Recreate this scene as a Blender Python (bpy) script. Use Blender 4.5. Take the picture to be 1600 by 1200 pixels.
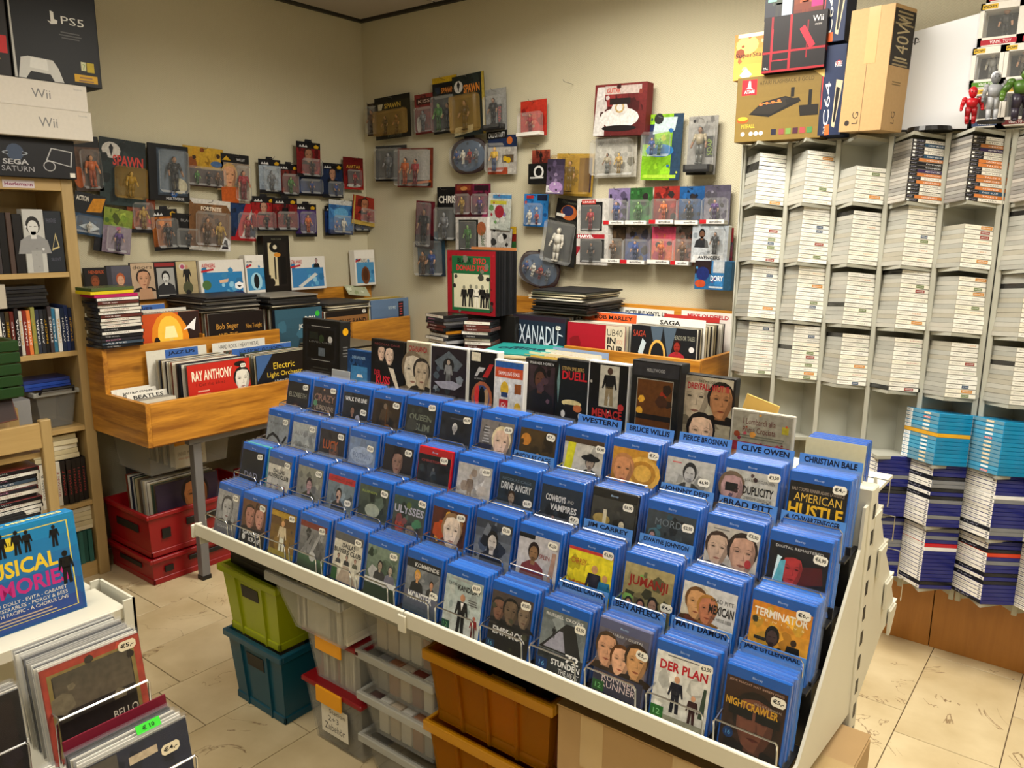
import bpy, math, random
from mathutils import Vector, Matrix
S = bpy.context.scene
COL = S.collection
for _o in list(bpy.data.objects):
    bpy.data.objects.remove(_o)
rnd = random.Random(11)

# ------------------------------------------------------------------ camera
CAM = Vector((0.0, 0.0, 1.62))
FPX = 1229.73
_yaw, _pit, _rol = 0.6602137, 0.196055, 0.0070283
_f = Vector((-math.sin(_yaw) * math.cos(_pit), math.cos(_yaw) * math.cos(_pit), -math.sin(_pit)))
_r = Vector((math.cos(_yaw), math.sin(_yaw), 0))
_u = _r.cross(_f)
_r, _u = _r * math.cos(_rol) + _u * math.sin(_rol), _u * math.cos(_rol) - _r * math.sin(_rol)
cd = bpy.data.cameras.new('camera')
cd.sensor_width = 36
cd.lens = FPX * 36 / 1600
cd.clip_start = 0.02
cam = bpy.data.objects.new('camera', cd)
COL.objects.link(cam)
cam.matrix_world = Matrix(((_r.x, _u.x, -_f.x, CAM.x), (_r.y, _u.y, -_f.y, CAM.y), (_r.z, _u.z, -_f.z, CAM.z), (0, 0, 0, 1)))
S.camera = cam

# ------------------------------------------------------------------ light and exposure
S.view_settings.view_transform = 'Standard'
S.view_settings.look = 'None'
S.view_settings.gamma = 1
S.view_settings.use_curve_mapping = False
S.view_settings.exposure = 0.3
W = bpy.data.worlds.new('world')
S.world = W
W.use_nodes = True
W.node_tree.nodes['Background'].inputs[0].default_value = (0.9, 0.95, 1, 1)
W.node_tree.nodes['Background'].inputs[1].default_value = 0.02
YB, XL, XR, YF, ZC = 3.52, -3.93, 1.7, -2.0, 2.86      # back wall, left wall, right wall, front wall, ceiling
LAMPS = [(-1.6, 2.35, 50), (0.3, 1.7, 36), (-2.1, 0.2, 11), (0.3, -0.8, 17)]
for x, y, p in LAMPS:
    ld = bpy.data.lights.new('panel_light', 'AREA')
    ld.shape = 'RECTANGLE'
    ld.size, ld.size_y = 1.15, 0.55
    ld.energy = p
    ld.color = (1.0, 0.94, 0.84)
    ld.spread = math.radians(165)
    lo = bpy.data.objects.new('panel_light', ld)
    lo.location = (x, y, ZC - 0.03)
    COL.objects.link(lo)

# ------------------------------------------------------------------ pixel -> place on a known plane
def ray(x, y):
    return _f + _r * ((x - 800) / FPX) - _u * ((y - 600) / FPX)
def hit(x, y, ax, val):
    d = ray(x, y)
    return CAM + d * ((val - CAM[ax]) / d[ax])
def pxbox(x0, y0, x1, y1, ax, val):
    """thing seen in this pixel box and touching plane axis=val: centre, width, height"""
    cx, cy = (x0 + x1) / 2, (y0 + y1) / 2
    w = (hit(x1, cy, ax, val) - hit(x0, cy, ax, val)).length
    t, b = hit(cx, y0, ax, val), hit(cx, y1, ax, val)
    return (t + b) / 2, w, t.z - b.z

# ------------------------------------------------------------------ colours, mesh builder
def lin(v):
    return v / 12.92 if v <= 0.04045 else ((v + 0.055) / 1.055) ** 2.4
def hx(s):
    if not isinstance(s, str):
        return s
    if len(s) == 3:
        return tuple(lin(int(c, 16) / 15) for c in s)
    return tuple(lin(int(s[i:i + 2], 16) / 255) for i in (0, 2, 4))

class MB:
    def __init__(s):
        s.v = []; s.f = []; s.c = []
    def add(s, vs, fs, c):
        n = len(s.v); c = hx(c)
        s.v += [tuple(p) for p in vs]
        for q in fs:
            s.f.append(tuple(n + i for i in q)); s.c.append(c)
        return s
    def quad(s, a, b, c_, d, c):
        return s.add([a, b, c_, d], [(0, 1, 2, 3)], c)
    def box(s, x0, y0, z0, x1, y1, z1, c='fff', ch=0.0, fc=None):
        """axis box; ch = chamfer; fc = colour of the front (-y) face"""
        c = hx(c)
        if ch <= 0:
            vs = [(x, y, z) for x in (x0, x1) for y in (y0, y1) for z in (z0, z1)]
            s.add(vs, [(0, 1, 3, 2), (4, 6, 7, 5), (1, 5, 7, 3), (0, 2, 6, 4), (2, 3, 7, 6)], c)
            s.add([vs[0], vs[4], vs[5], vs[1]], [(0, 1, 2, 3)], fc or c)
            return s
        ch = min(ch, abs(x1 - x0) * .49, abs(y1 - y0) * .49, abs(z1 - z0) * .49)
        lo, hi = (x0, y0, z0), (x1, y1, z1)
        vs = []; idx = {}
        for i in (0, 1):
            for j in (0, 1):
                for k in (0, 1):
                    for a in range(3):
                        p = []
                        for ax, b in enumerate((i, j, k)):
                            e = hi[ax] if b else lo[ax]
                            p.append(e if ax == a else e + (-ch if b else ch))
                        idx[(i, j, k, a)] = len(vs); vs.append(tuple(p))
        fs = []
        for a in range(3):
            for b in (0, 1):
                o1, o2 = (a + 1) % 3, (a + 2) % 3
                q = []
                for p1, p2 in ((0, 0), (1, 0), (1, 1), (0, 1)):
                    key = [0, 0, 0]; key[a] = b; key[o1] = p1; key[o2] = p2
                    q.append(idx[tuple(key) + (a,)])
                fs.append(tuple(q if b else q[::-1]))
        for a in range(3):
            o1, o2 = (a + 1) % 3, (a + 2) % 3
            for p1 in (0, 1):
                for p2 in (0, 1):
                    k0 = [0, 0, 0]; k1 = [0, 0, 0]
                    k0[o1] = k1[o1] = p1; k0[o2] = k1[o2] = p2; k1[a] = 1
                    k0, k1 = tuple(k0), tuple(k1)
                    q = [idx[k0 + (o1,)], idx[k1 + (o1,)], idx[k1 + (o2,)], idx[k0 + (o2,)]]
                    fs.append(tuple(q if p1 != p2 else q[::-1]))
        for i in (0, 1):
            for j in (0, 1):
                for k in (0, 1):
                    q = [idx[(i, j, k, a)] for a in range(3)]
                    fs.append(tuple(q if (i + j + k) % 2 else q[::-1]))
        s.add(vs, fs, c)
        return s
    def cyl(s, p0, p1, r0, r1=None, n=10, c='fff', caps=True):
        p0, p1 = Vector(p0), Vector(p1); r1 = r0 if r1 is None else r1
        d = (p1 - p0).normalized()
        a = d.orthogonal().normalized(); b = d.cross(a)
        vs = []
        for p, r in ((p0, r0), (p1, r1)):
            vs += [p + (a * math.cos(t) + b * math.sin(t)) * r for t in (2 * math.pi * i / n for i in range(n))]
        fs = [(i, (i + 1) % n, n + (i + 1) % n, n + i) for i in range(n)]
        if caps:
            fs += [tuple(range(n))[::-1], tuple(range(n, 2 * n))]
        return s.add(vs, fs, c)
    def tube(s, pts, r, n=6, c='fff', closed=False):
        pts = [Vector(p) for p in pts]; m = len(pts); rings = []
        for i, p in enumerate(pts):
            if closed:
                t = pts[(i + 1) % m] - pts[i - 1]
            else:
                t = pts[min(i + 1, m - 1)] - pts[max(i - 1, 0)]
            t.normalize()
            ref = Vector((0.31, 0.17, 0.93)) if abs(t.z) < .9 else Vector((0.9, 0.3, 0.1))
            a = t.cross(ref).normalized(); b = t.cross(a)
            rings.append([p + (a * math.cos(q) + b * math.sin(q)) * r for q in (2 * math.pi * k / n for k in range(n))])
        vs = [q for g in rings for q in g]; fs = []
        for i in range(m if closed else m - 1):
            j = (i + 1) % m
            fs += [(i * n + k, i * n + (k + 1) % n, j * n + (k + 1) % n, j * n + k) for k in range(n)]
        if not closed:
            fs += [tuple(range(n))[::-1], tuple(range((m - 1) * n, m * n))]
        return s.add(vs, fs, c)
    def prism(s, poly, a0, a1, axis, c, cc=None):
        """extrude a 2D polygon along axis (0 x, 1 y, 2 z)"""
        def P(p, a):
            return (a, p[0], p[1]) if axis == 0 else (p[0], a, p[1]) if axis == 1 else (p[0], p[1], a)
        n = len(poly)
        vs = [P(p, a0) for p in poly] + [P(p, a1) for p in poly]
        s.add(vs, [(i, (i + 1) % n, n + (i + 1) % n, n + i) for i in range(n)], c)
        return s.add(vs, [tuple(range(n))[::-1], tuple(range(n, 2 * n))], cc or c)
    def ball(s, p, r, c='fff', nu=10, nv=6):
        """ellipsoid"""
        if not hasattr(r, '__len__'):
            r = (r, r, r)
        vs = [(p[0], p[1], p[2] + r[2])]
        for j in range(1, nv):
            t = math.pi * j / nv
            vs += [(p[0] + r[0] * math.sin(t) * math.cos(q), p[1] + r[1] * math.sin(t) * math.sin(q), p[2] + r[2] * math.cos(t)) for q in (2 * math.pi * i / nu for i in range(nu))]
        vs.append((p[0], p[1], p[2] - r[2])); L = len(vs) - 1
        fs = [(0, 1 + i, 1 + (i + 1) % nu) for i in range(nu)]
        for j in range(nv - 2):
            a = 1 + j * nu
            fs += [(a + i, a + nu + i, a + nu + (i + 1) % nu, a + (i + 1) % nu) for i in range(nu)]
        a = 1 + (nv - 2) * nu
        fs += [(L, a + (i + 1) % nu, a + i) for i in range(nu)]
        return s.add(vs, fs, c)
    def mesh(s, name, mat, smooth=False):
        me = bpy.data.meshes.new(name)
        me.from_pydata(s.v, [], s.f)
        at = me.color_attributes.new('Col', 'FLOAT_COLOR', 'CORNER')
        buf = []
        for q, c in zip(s.f, s.c):
            buf += (c[0], c[1], c[2], 1.0) * len(q)
        at.data.foreach_set('color', buf)
        if smooth:
            me.polygons.foreach_set('use_smooth', [True] * len(me.polygons))
        me.materials.append(mat)
        me.update()
        return me
    def build(s, name, mat, parent=None, loc=None, rot=None, smooth=False):
        return put(name, s.mesh(name, mat, smooth), parent, loc, rot)

def put(name, data, parent=None, loc=None, rot=None, col=None):
    o = bpy.data.objects.new(name, data)
    COL.objects.link(o)
    if parent is not None:
        o.parent = parent
    if loc is not None:
        o.location = loc
    if rot is not None:
        o.rotation_euler = rot
    if col is not None:
        o.color = tuple(hx(col)) + (1,)
    return o
def tag(o, label, cat, group=None):
    o['label'] = label; o['category'] = cat
    if group:
        o['group'] = group
    return o
def struct(o):
    o['kind'] = 'structure'
    return o
def thing(name, label, cat, loc=(0, 0, 0), rot=None, group=None):
    return tag(put(name, None, None, loc, rot), label, cat, group)

# ------------------------------------------------------------------ materials
MAT = {}
def mk(name, base='attr', rough=0.5, metal=0.0, spec=0.5, coat=0.0, noise=0.0, nscale=40.0, alpha=None, fres=.55, bump=0.0, bscale=60.0, trans=0.0):
    m = bpy.data.materials.new(name); m.use_nodes = True
    nt = m.node_tree; N = nt.nodes; b = N['Principled BSDF']; out = N['Material Output']
    b.inputs['Roughness'].default_value = rough
    b.inputs['Metallic'].default_value = metal
    b.inputs['Specular IOR Level'].default_value = spec
    b.inputs['Coat Weight'].default_value = coat
    b.inputs['Coat Roughness'].default_value = 0.12
    src = None
    if base == 'attr':
        a = N.new('ShaderNodeVertexColor'); a.layer_name = 'Col'; src = a.outputs['Color']
    elif base == 'obj':
        a = N.new('ShaderNodeObjectInfo'); src = a.outputs['Color']
    else:
        a = N.new('ShaderNodeRGB'); a.outputs[0].default_value = tuple(hx(base)) + (1,); src = a.outputs[0]
    tc = N.new('ShaderNodeTexCoord')
    if noise > 0:
        n = N.new('ShaderNodeTexNoise'); n.inputs['Scale'].default_value = nscale; n.inputs['Detail'].default_value = 4
        nt.links.new(tc.outputs['Object'], n.inputs['Vector'])
        mr = N.new('ShaderNodeMapRange'); mr.inputs[3].default_value = 1 - noise; mr.inputs[4].default_value = 1 + noise
        nt.links.new(n.outputs['Fac'], mr.inputs[0])
        mx = N.new('ShaderNodeMixRGB'); mx.blend_type = 'MULTIPLY'; mx.inputs[0].default_value = 1
        nt.links.new(src, mx.inputs[1]); nt.links.new(mr.outputs[0], mx.inputs[2]); src = mx.outputs[0]
    nt.links.new(src, b.inputs['Base Color'])
    if bump > 0:
        n2 = N.new('ShaderNodeTexNoise'); n2.inputs['Scale'].default_value = bscale
        nt.links.new(tc.outputs['Object'], n2.inputs['Vector'])
        bp = N.new('ShaderNodeBump'); bp.inputs['Strength'].default_value = bump; bp.inputs['Distance'].default_value = 0.003
        nt.links.new(n2.outputs['Fac'], bp.inputs['Height']); nt.links.new(bp.outputs[0], b.inputs['Normal'])
        if coat:
            nt.links.new(bp.outputs[0], b.inputs['Coat Normal'])
    if alpha is not None:
        t = N.new('ShaderNodeBsdfTransparent'); mixs = N.new('ShaderNodeMixShader')
        if base != 'attr' and base != 'obj':
            t.inputs[0].default_value = tuple(1 - (1 - v) * trans for v in hx(base)) + (1,)
        lw = N.new('ShaderNodeLayerWeight'); lw.inputs[0].default_value = 0.25
        mr2 = N.new('ShaderNodeMapRange'); mr2.inputs[3].default_value = alpha; mr2.inputs[4].default_value = min(1, alpha + fres)
        nt.links.new(lw.outputs['Fresnel'], mr2.inputs[0]); nt.links.new(mr2.outputs[0], mixs.inputs[0])
        nt.links.new(t.outputs[0], mixs.inputs[1]); nt.links.new(b.outputs[0], mixs.inputs[2])
        nt.links.new(mixs.outputs[0], out.inputs[0])
    MAT[name] = m
    return m
mk('print', rough=.45, noise=.07, nscale=75, spec=.3)
mk('photo', rough=.45, noise=.5, nscale=75, spec=.3)
mk('printm', rough=.6, noise=.10, nscale=90, spec=.3)
mk('plastic', rough=.35, spec=.35)
mk('objcase', 'obj', rough=.25, coat=.2, noise=.08, nscale=30)
mk('objpaper', 'obj', rough=.55, noise=.15, nscale=25)
mk('chrome', 'ccc', rough=.16, metal=1.0)
mk('wire_dark', '888', rough=.3, metal=1.0)
mk('metal_white', 'c9c5b4', rough=.42, noise=.05, nscale=8)
mk('metal_rack', 'a8a89c', rough=.45, noise=.05, nscale=10)
mk('metal_grey', '77777a', rough=.45, metal=.3)
mk('black', '0a0a0b', rough=.5)
mk('clear', 'e8eae8', rough=.08, alpha=.05, fres=.3, coat=1)
mk('film', 'd8dce0', rough=.08, alpha=.006, fres=.025, coat=.3, bump=.5, bscale=18)
mk('sleeve', 'dfe6f2', rough=.15, alpha=.05, fres=.12, bump=.6, bscale=25)
mk('milky', 'c4c4bc', rough=.35, fres=.25, alpha=.13, noise=.08, nscale=6)
mk('smoke', 'a8a8a2', rough=.3, fres=.25, alpha=.15, noise=.08, nscale=6)
mk('amber', 'd69a08', rough=.3, alpha=.16, fres=.25, trans=.8, noise=.1, nscale=5)
mk('tealbox', '0d4a5e', rough=.35, alpha=.85, noise=.1, nscale=5)
mk('rim_milky', 'b0b0a8', rough=.35, alpha=.6, fres=.2)
mk('rim_amber', 'c88c0a', rough=.3, alpha=.65, fres=.2)
mk('cardboard', 'a98a5e', rough=.75, noise=.10, nscale=12)
mk('tape', 'b59a6c', rough=.2, coat=.5, noise=.1, nscale=14)

def woodmat(name, dark, light, axis, scale=9.0, rough=.42, knots=True, contrast=1.0):
    m = bpy.data.materials.new(name); m.use_nodes = True; nt = m.node_tree; N = nt.nodes; b = N['Principled BSDF']
    b.inputs['Roughness'].default_value = rough; b.inputs['Coat Weight'].default_value = .15
    tc = N.new('ShaderNodeTexCoord'); mp = N.new('ShaderNodeMapping')
    sc = [scale] * 3; sc[axis] = scale * .09
    mp.inputs['Scale'].default_value = sc
    nt.links.new(tc.outputs['Object'], mp.inputs['Vector'])
    n1 = N.new('ShaderNodeTexNoise'); n1.inputs['Scale'].default_value = 3; n1.inputs['Detail'].default_value = 5; n1.inputs['Distortion'].default_value = .6
    nt.links.new(mp.outputs[0], n1.inputs['Vector'])
    n2 = N.new('ShaderNodeTexNoise'); n2.inputs['Scale'].default_value = 22; n2.inputs['Detail'].default_value = 3
    nt.links.new(mp.outputs[0], n2.inputs['Vector'])
    mx = N.new('ShaderNodeMath'); mx.operation = 'MULTIPLY_ADD'; mx.inputs[1].default_value = .3
    nt.links.new(n2.outputs['Fac'], mx.inputs[0]); nt.links.new(n1.outputs['Fac'], mx.inputs[2])
    cr = N.new('ShaderNodeValToRGB')
    cr.color_ramp.elements[0].position = .66 - .22 * contrast; cr.color_ramp.elements[0].color = tuple(hx(dark)) + (1,)
    cr.color_ramp.elements[1].position = .66 + .16 * contrast; cr.color_ramp.elements[1].color = tuple(hx(light)) + (1,)
    nt.links.new(mx.outputs[0], cr.inputs[0])
    src = cr.outputs[0]
    if knots:
        mp2 = N.new('ShaderNodeMapping'); s2 = [5.5] * 3; s2[axis] = 3.2; mp2.inputs['Scale'].default_value = s2
        nt.links.new(tc.outputs['Object'], mp2.inputs['Vector'])
        vo = N.new('ShaderNodeTexVoronoi'); vo.inputs['Scale'].default_value = 1.0; vo.inputs['Randomness'].default_value = 1
        nt.links.new(mp2.outputs[0], vo.inputs['Vector'])
        mr = N.new('ShaderNodeMapRange'); mr.inputs[1].default_value = .04; mr.inputs[2].default_value = .13
        nt.links.new(vo.outputs['Distance'], mr.inputs[0])
        mc = N.new('ShaderNodeMixRGB'); mc.inputs[1].default_value = tuple(hx('4a2408')) + (1,)
        nt.links.new(mr.outputs[0], mc.inputs[0]); nt.links.new(src, mc.inputs[2]); src = mc.outputs[0]
    nt.links.new(src, b.inputs['Base Color'])
    MAT[name] = m
    return m
woodmat('pine_x', '8a5413', 'c98a2c', 0)
woodmat('pine_y', '8a5413', 'c98a2c', 1)
woodmat('pine_z', '8a5413', 'c98a2c', 2)
woodmat('birch_z', '9a8050', 'ab9160', 2, knots=False, contrast=1.6)
woodmat('birch_y', 'a0834f', 'b89a64', 1, knots=False, contrast=1.6)
woodmat('beech_z', '96601f', 'a8702c', 2, knots=False, contrast=1.5)

# wallpaper with a fine herringbone relief
def wallmat(name, ax):
    m = bpy.data.materials.new(name); m.use_nodes = True; nt = m.node_tree; N = nt.nodes; b = N['Principled BSDF']
    b.inputs['Roughness'].default_value = .7
    tc = N.new('ShaderNodeTexCoord'); sp = N.new('ShaderNodeSeparateXYZ'); nt.links.new(tc.outputs['Object'], sp.inputs[0])
    def math_(op, a, bb=None):
        n = N.new('ShaderNodeMath'); n.operation = op
        for i, q in enumerate((a, bb)):
            if q is None: continue
            if isinstance(q, (int, float)): n.inputs[i].default_value = q
            else: nt.links.new(q, n.inputs[i])
        return n.outputs[0]
    tri = math_('PINGPONG', math_('ADD', sp.outputs[ax], 50.0), .012)
    st = math_('PINGPONG', math_('ADD', math_('ADD', sp.outputs[2], tri), 50.0), .0055)
    hgt = math_('MULTIPLY', st, 180.0)
    bp = N.new('ShaderNodeBump'); bp.inputs['Strength'].default_value = .55; bp.inputs['Distance'].default_value = .0016
    nt.links.new(hgt, bp.inputs['Height']); nt.links.new(bp.outputs[0], b.inputs['Normal'])
    nz = N.new('ShaderNodeTexNoise'); nz.inputs['Scale'].default_value = 1.5; nt.links.new(tc.outputs['Object'], nz.inputs['Vector'])
    cr = N.new('ShaderNodeMixRGB'); cr.inputs[1].default_value = tuple(hx('b9b196')) + (1,); cr.inputs[2].default_value = tuple(hx('c6bfa4')) + (1,)
    nt.links.new(nz.outputs['Fac'], cr.inputs[0]); nt.links.new(cr.outputs[0], b.inputs['Base Color'])
    MAT[name] = m
wallmat('wall_x', 0); wallmat('wall_y', 1)

def marble(name):
    m = bpy.data.materials.new(name); m.use_nodes = True; nt = m.node_tree; N = nt.nodes; b = N['Principled BSDF']
    b.inputs['Roughness'].default_value = .38
    tc = N.new('ShaderNodeTexCoord'); oi = N.new('ShaderNodeObjectInfo')
    ad = N.new('ShaderNodeVectorMath'); ad.operation = 'ADD'
    ml = N.new('ShaderNodeVectorMath'); ml.operation = 'SCALE'; ml.inputs[3].default_value = 3.0
    nt.links.new(oi.outputs['Location'], ml.inputs[0])
    nt.links.new(tc.outputs['Object'], ad.inputs[0]); nt.links.new(ml.outputs[0], ad.inputs[1])
    n1 = N.new('ShaderNodeTexNoise'); n1.inputs['Scale'].default_value = 5; n1.inputs['Detail'].default_value = 6
    nt.links.new(ad.outputs[0], n1.inputs['Vector'])
    cr = N.new('ShaderNodeValToRGB')
    cr.color_ramp.elements[0].position = .3; cr.color_ramp.elements[0].color = tuple(hx('b8a47c')) + (1,)
    cr.color_ramp.elements[1].position = .7; cr.color_ramp.elements[1].color = tuple(hx('d2c19b')) + (1,)
    nt.links.new(n1.outputs['Fac'], cr.inputs[0])
    n2 = N.new('ShaderNodeTexNoise'); n2.inputs['Scale'].default_value = 3.2; n2.inputs['Detail'].default_value = 8; n2.inputs['Distortion'].default_value = 1.6
    nt.links.new(ad.outputs[0], n2.inputs['Vector'])
    sb = N.new('ShaderNodeMath'); sb.operation = 'SUBTRACT'; sb.inputs[1].default_value = .5; nt.links.new(n2.outputs['Fac'], sb.inputs[0])
    ab = N.new('ShaderNodeMath'); ab.operation = 'ABSOLUTE'; nt.links.new(sb.outputs[0], ab.inputs[0])
    n3 = N.new('ShaderNodeTexNoise'); n3.inputs['Scale'].default_value = 4; nt.links.new(ad.outputs[0], n3.inputs['Vector'])
    mr = N.new('ShaderNodeMapRange'); mr.inputs[1].default_value = 0; mr.inputs[2].default_value = .006
    nt.links.new(ab.outputs[0], mr.inputs[0])
    gt = N.new('ShaderNodeMath'); gt.operation = 'LESS_THAN'; gt.inputs[1].default_value = .53; nt.links.new(n3.outputs['Fac'], gt.inputs[0])
    mxx = N.new('ShaderNodeMath'); mxx.operation = 'MAXIMUM'; nt.links.new(mr.outputs[0], mxx.inputs[0]); nt.links.new(gt.outputs[0], mxx.inputs[1])
    mc = N.new('ShaderNodeMixRGB'); mc.inputs[1].default_value = tuple(hx('75593a')) + (1,)
    nt.links.new(mxx.outputs[0], mc.inputs[0]); nt.links.new(cr.outputs[0], mc.inputs[2]); nt.links.new(mc.outputs[0], b.inputs['Base Color'])
    MAT[name] = m
marble('marble')
mk('grout', '5e4a33', rough=.8)
mk('ceiling_tile', 'b5aca0', rough=.8, noise=.06, nscale=90)
mk('grid_dark', '2c2822', rough=.6)
m_ = mk('lamp_glow', 'fff', rough=.5)
m_.node_tree.nodes['Principled BSDF'].inputs['Emission Color'].default_value = (1, .93, .8, 1)
m_.node_tree.nodes['Principled BSDF'].inputs['Emission Strength'].default_value = 6

# ------------------------------------------------------------------ room shell
fl = struct(MB().box(XL, YF, -.08, XR, YB, -.004, 'fff').build('floor', MAT['grout']))
TW, TL = .2997, .6
known = {0: .216, -1: .357, -8: .107}
tile_me = {}
for k in range(-12, 8):
    x0 = -.426 + k * TW; x1 = x0 + TW
    if x1 < XL + .02 or x0 > XR - .02: continue
    off = known.get(k, (.216 + (k % 2) * .27 + (k % 3) * .07) % .6)
    y = off - .6 * 4
    while y < YB:
        a, b_ = max(y, YF), min(y + TL, YB)
        xa, xb = max(x0, XL), min(x1, XR)
        if b_ - a > .03 and xb - xa > .02:
            key = (round(xb - xa, 3), round(b_ - a, 3))
            if key not in tile_me:
                tile_me[key] = MB().box(.0016, .0016, -.004, key[0] - .0016, key[1] - .0016, 0, 'fff', .0008).mesh('floor_tile', MAT['marble'])
            put('floor_tile', tile_me[key], fl, (xa, a, 0))
        y += TL
struct(MB().box(XL - .1, YB, 0, XR + .1, YB + .1, ZC, 'fff').build('wall_back', MAT['wall_x']))
struct(MB().box(XL - .1, YF, 0, XL, YB, ZC, 'fff').build('wall_left', MAT['wall_y']))
struct(MB().box(XR, YF, 0, XR + .1, YB, ZC, 'fff').build('wall_right', MAT['wall_y']))
struct(MB().box(XL - .1, YF - .1, 0, XR + .1, YF, ZC, 'fff').build('wall_front', MAT['wall_x']))
ce = struct(MB().box(XL, YF, ZC + .012, XR, YB, ZC + .08, 'fff').build('ceiling', MAT['grid_dark']))
CT = .625
ct_me = {}
for i in range(10):
    for j in range(9):
        x0, y1 = XL + .03 + i * CT, YB - .03 - j * CT
        x1, y0 = min(x0 + CT, XR), max(y1 - CT, YF)
        if x1 - x0 < .05 or y1 - y0 < .05: continue
        key = (round(x1 - x0, 3), round(y1 - y0, 3))
        if key not in ct_me:
            ct_me[key] = MB().box(.009, .009, 0, key[0] - .009, key[1] - .009, .012, 'fff').mesh('ceiling_tile', MAT['ceiling_tile'])
        put('ceiling_tile', ct_me[key], ce, (x0, y0, ZC))
t1 = MB().box(XL, YB - .028, ZC - .012, XR, YB, ZC + .012, 'fff').build('trim_1', MAT['grid_dark']); struct(t1)
t2 = MB().box(XL, YF, ZC - .012, XL + .028, YB - .028, ZC + .012, 'fff').build('trim_2', MAT['grid_dark']); struct(t2)
for i, (x, y, p) in enumerate(LAMPS):
    t = thing('ceiling_light', 'flat square-cornered ceiling light panel number seen above %s' % ['the records by the back wall', 'the gondola end near the game rack', 'the aisle by the bookcase', 'the front of the shop'][i], 'ceiling light', (x, y, ZC))
    t['label'] = 'flat rectangular ceiling light panel above ' + ['the records by the back wall', 'the floor beside the game rack', 'the aisle by the bookcase', 'the front of the shop'][i]
    MB().box(-.62, -.31, -.012, .62, -.29, 0).box(-.62, .29, -.012, .62, .31, 0).box(-.62, -.29, -.012, -.6, .29, 0).box(.6, -.29, -.012, .62, .29, 0).build('frame', MAT['metal_white'], t)
    MB().box(-.6, -.29, -.008, .6, .29, -.001).build('diffuser', MAT['lamp_glow'], t)

# ------------------------------------------------------------------ flat print (covers, labels, lettering)
_txt = {}
def textmesh(s, bold=False):
    key = (s, bold)
    if key not in _txt:
        cu = bpy.data.curves.new('t', 'FONT'); cu.body = s; cu.size = 1; cu.resolution_u = 2
        if bold: cu.offset = .028
        ob = bpy.data.objects.new('t', cu)
        me = bpy.data.meshes.new_from_object(ob)
        vs = [(v.co.x, v.co.y) for v in me.vertices]; fs = [tuple(p.vertices) for p in me.polygons]
        if not vs: vs, fs = [(0, 0), (1, 0), (1, 1)], []
        x0 = min(v[0] for v in vs); x1 = max(v[0] for v in vs); y0 = min(v[1] for v in vs); y1 = max(v[1] for v in vs)
        vs = [((v[0] - x0) / max(x1 - x0, 1e-6), (v[1] - y0) / max(y1 - y0, 1e-6)) for v in vs]
        _txt[key] = (vs, fs)
        bpy.data.objects.remove(ob); bpy.data.meshes.remove(me); bpy.data.curves.remove(cu)
    return _txt[key]

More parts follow.
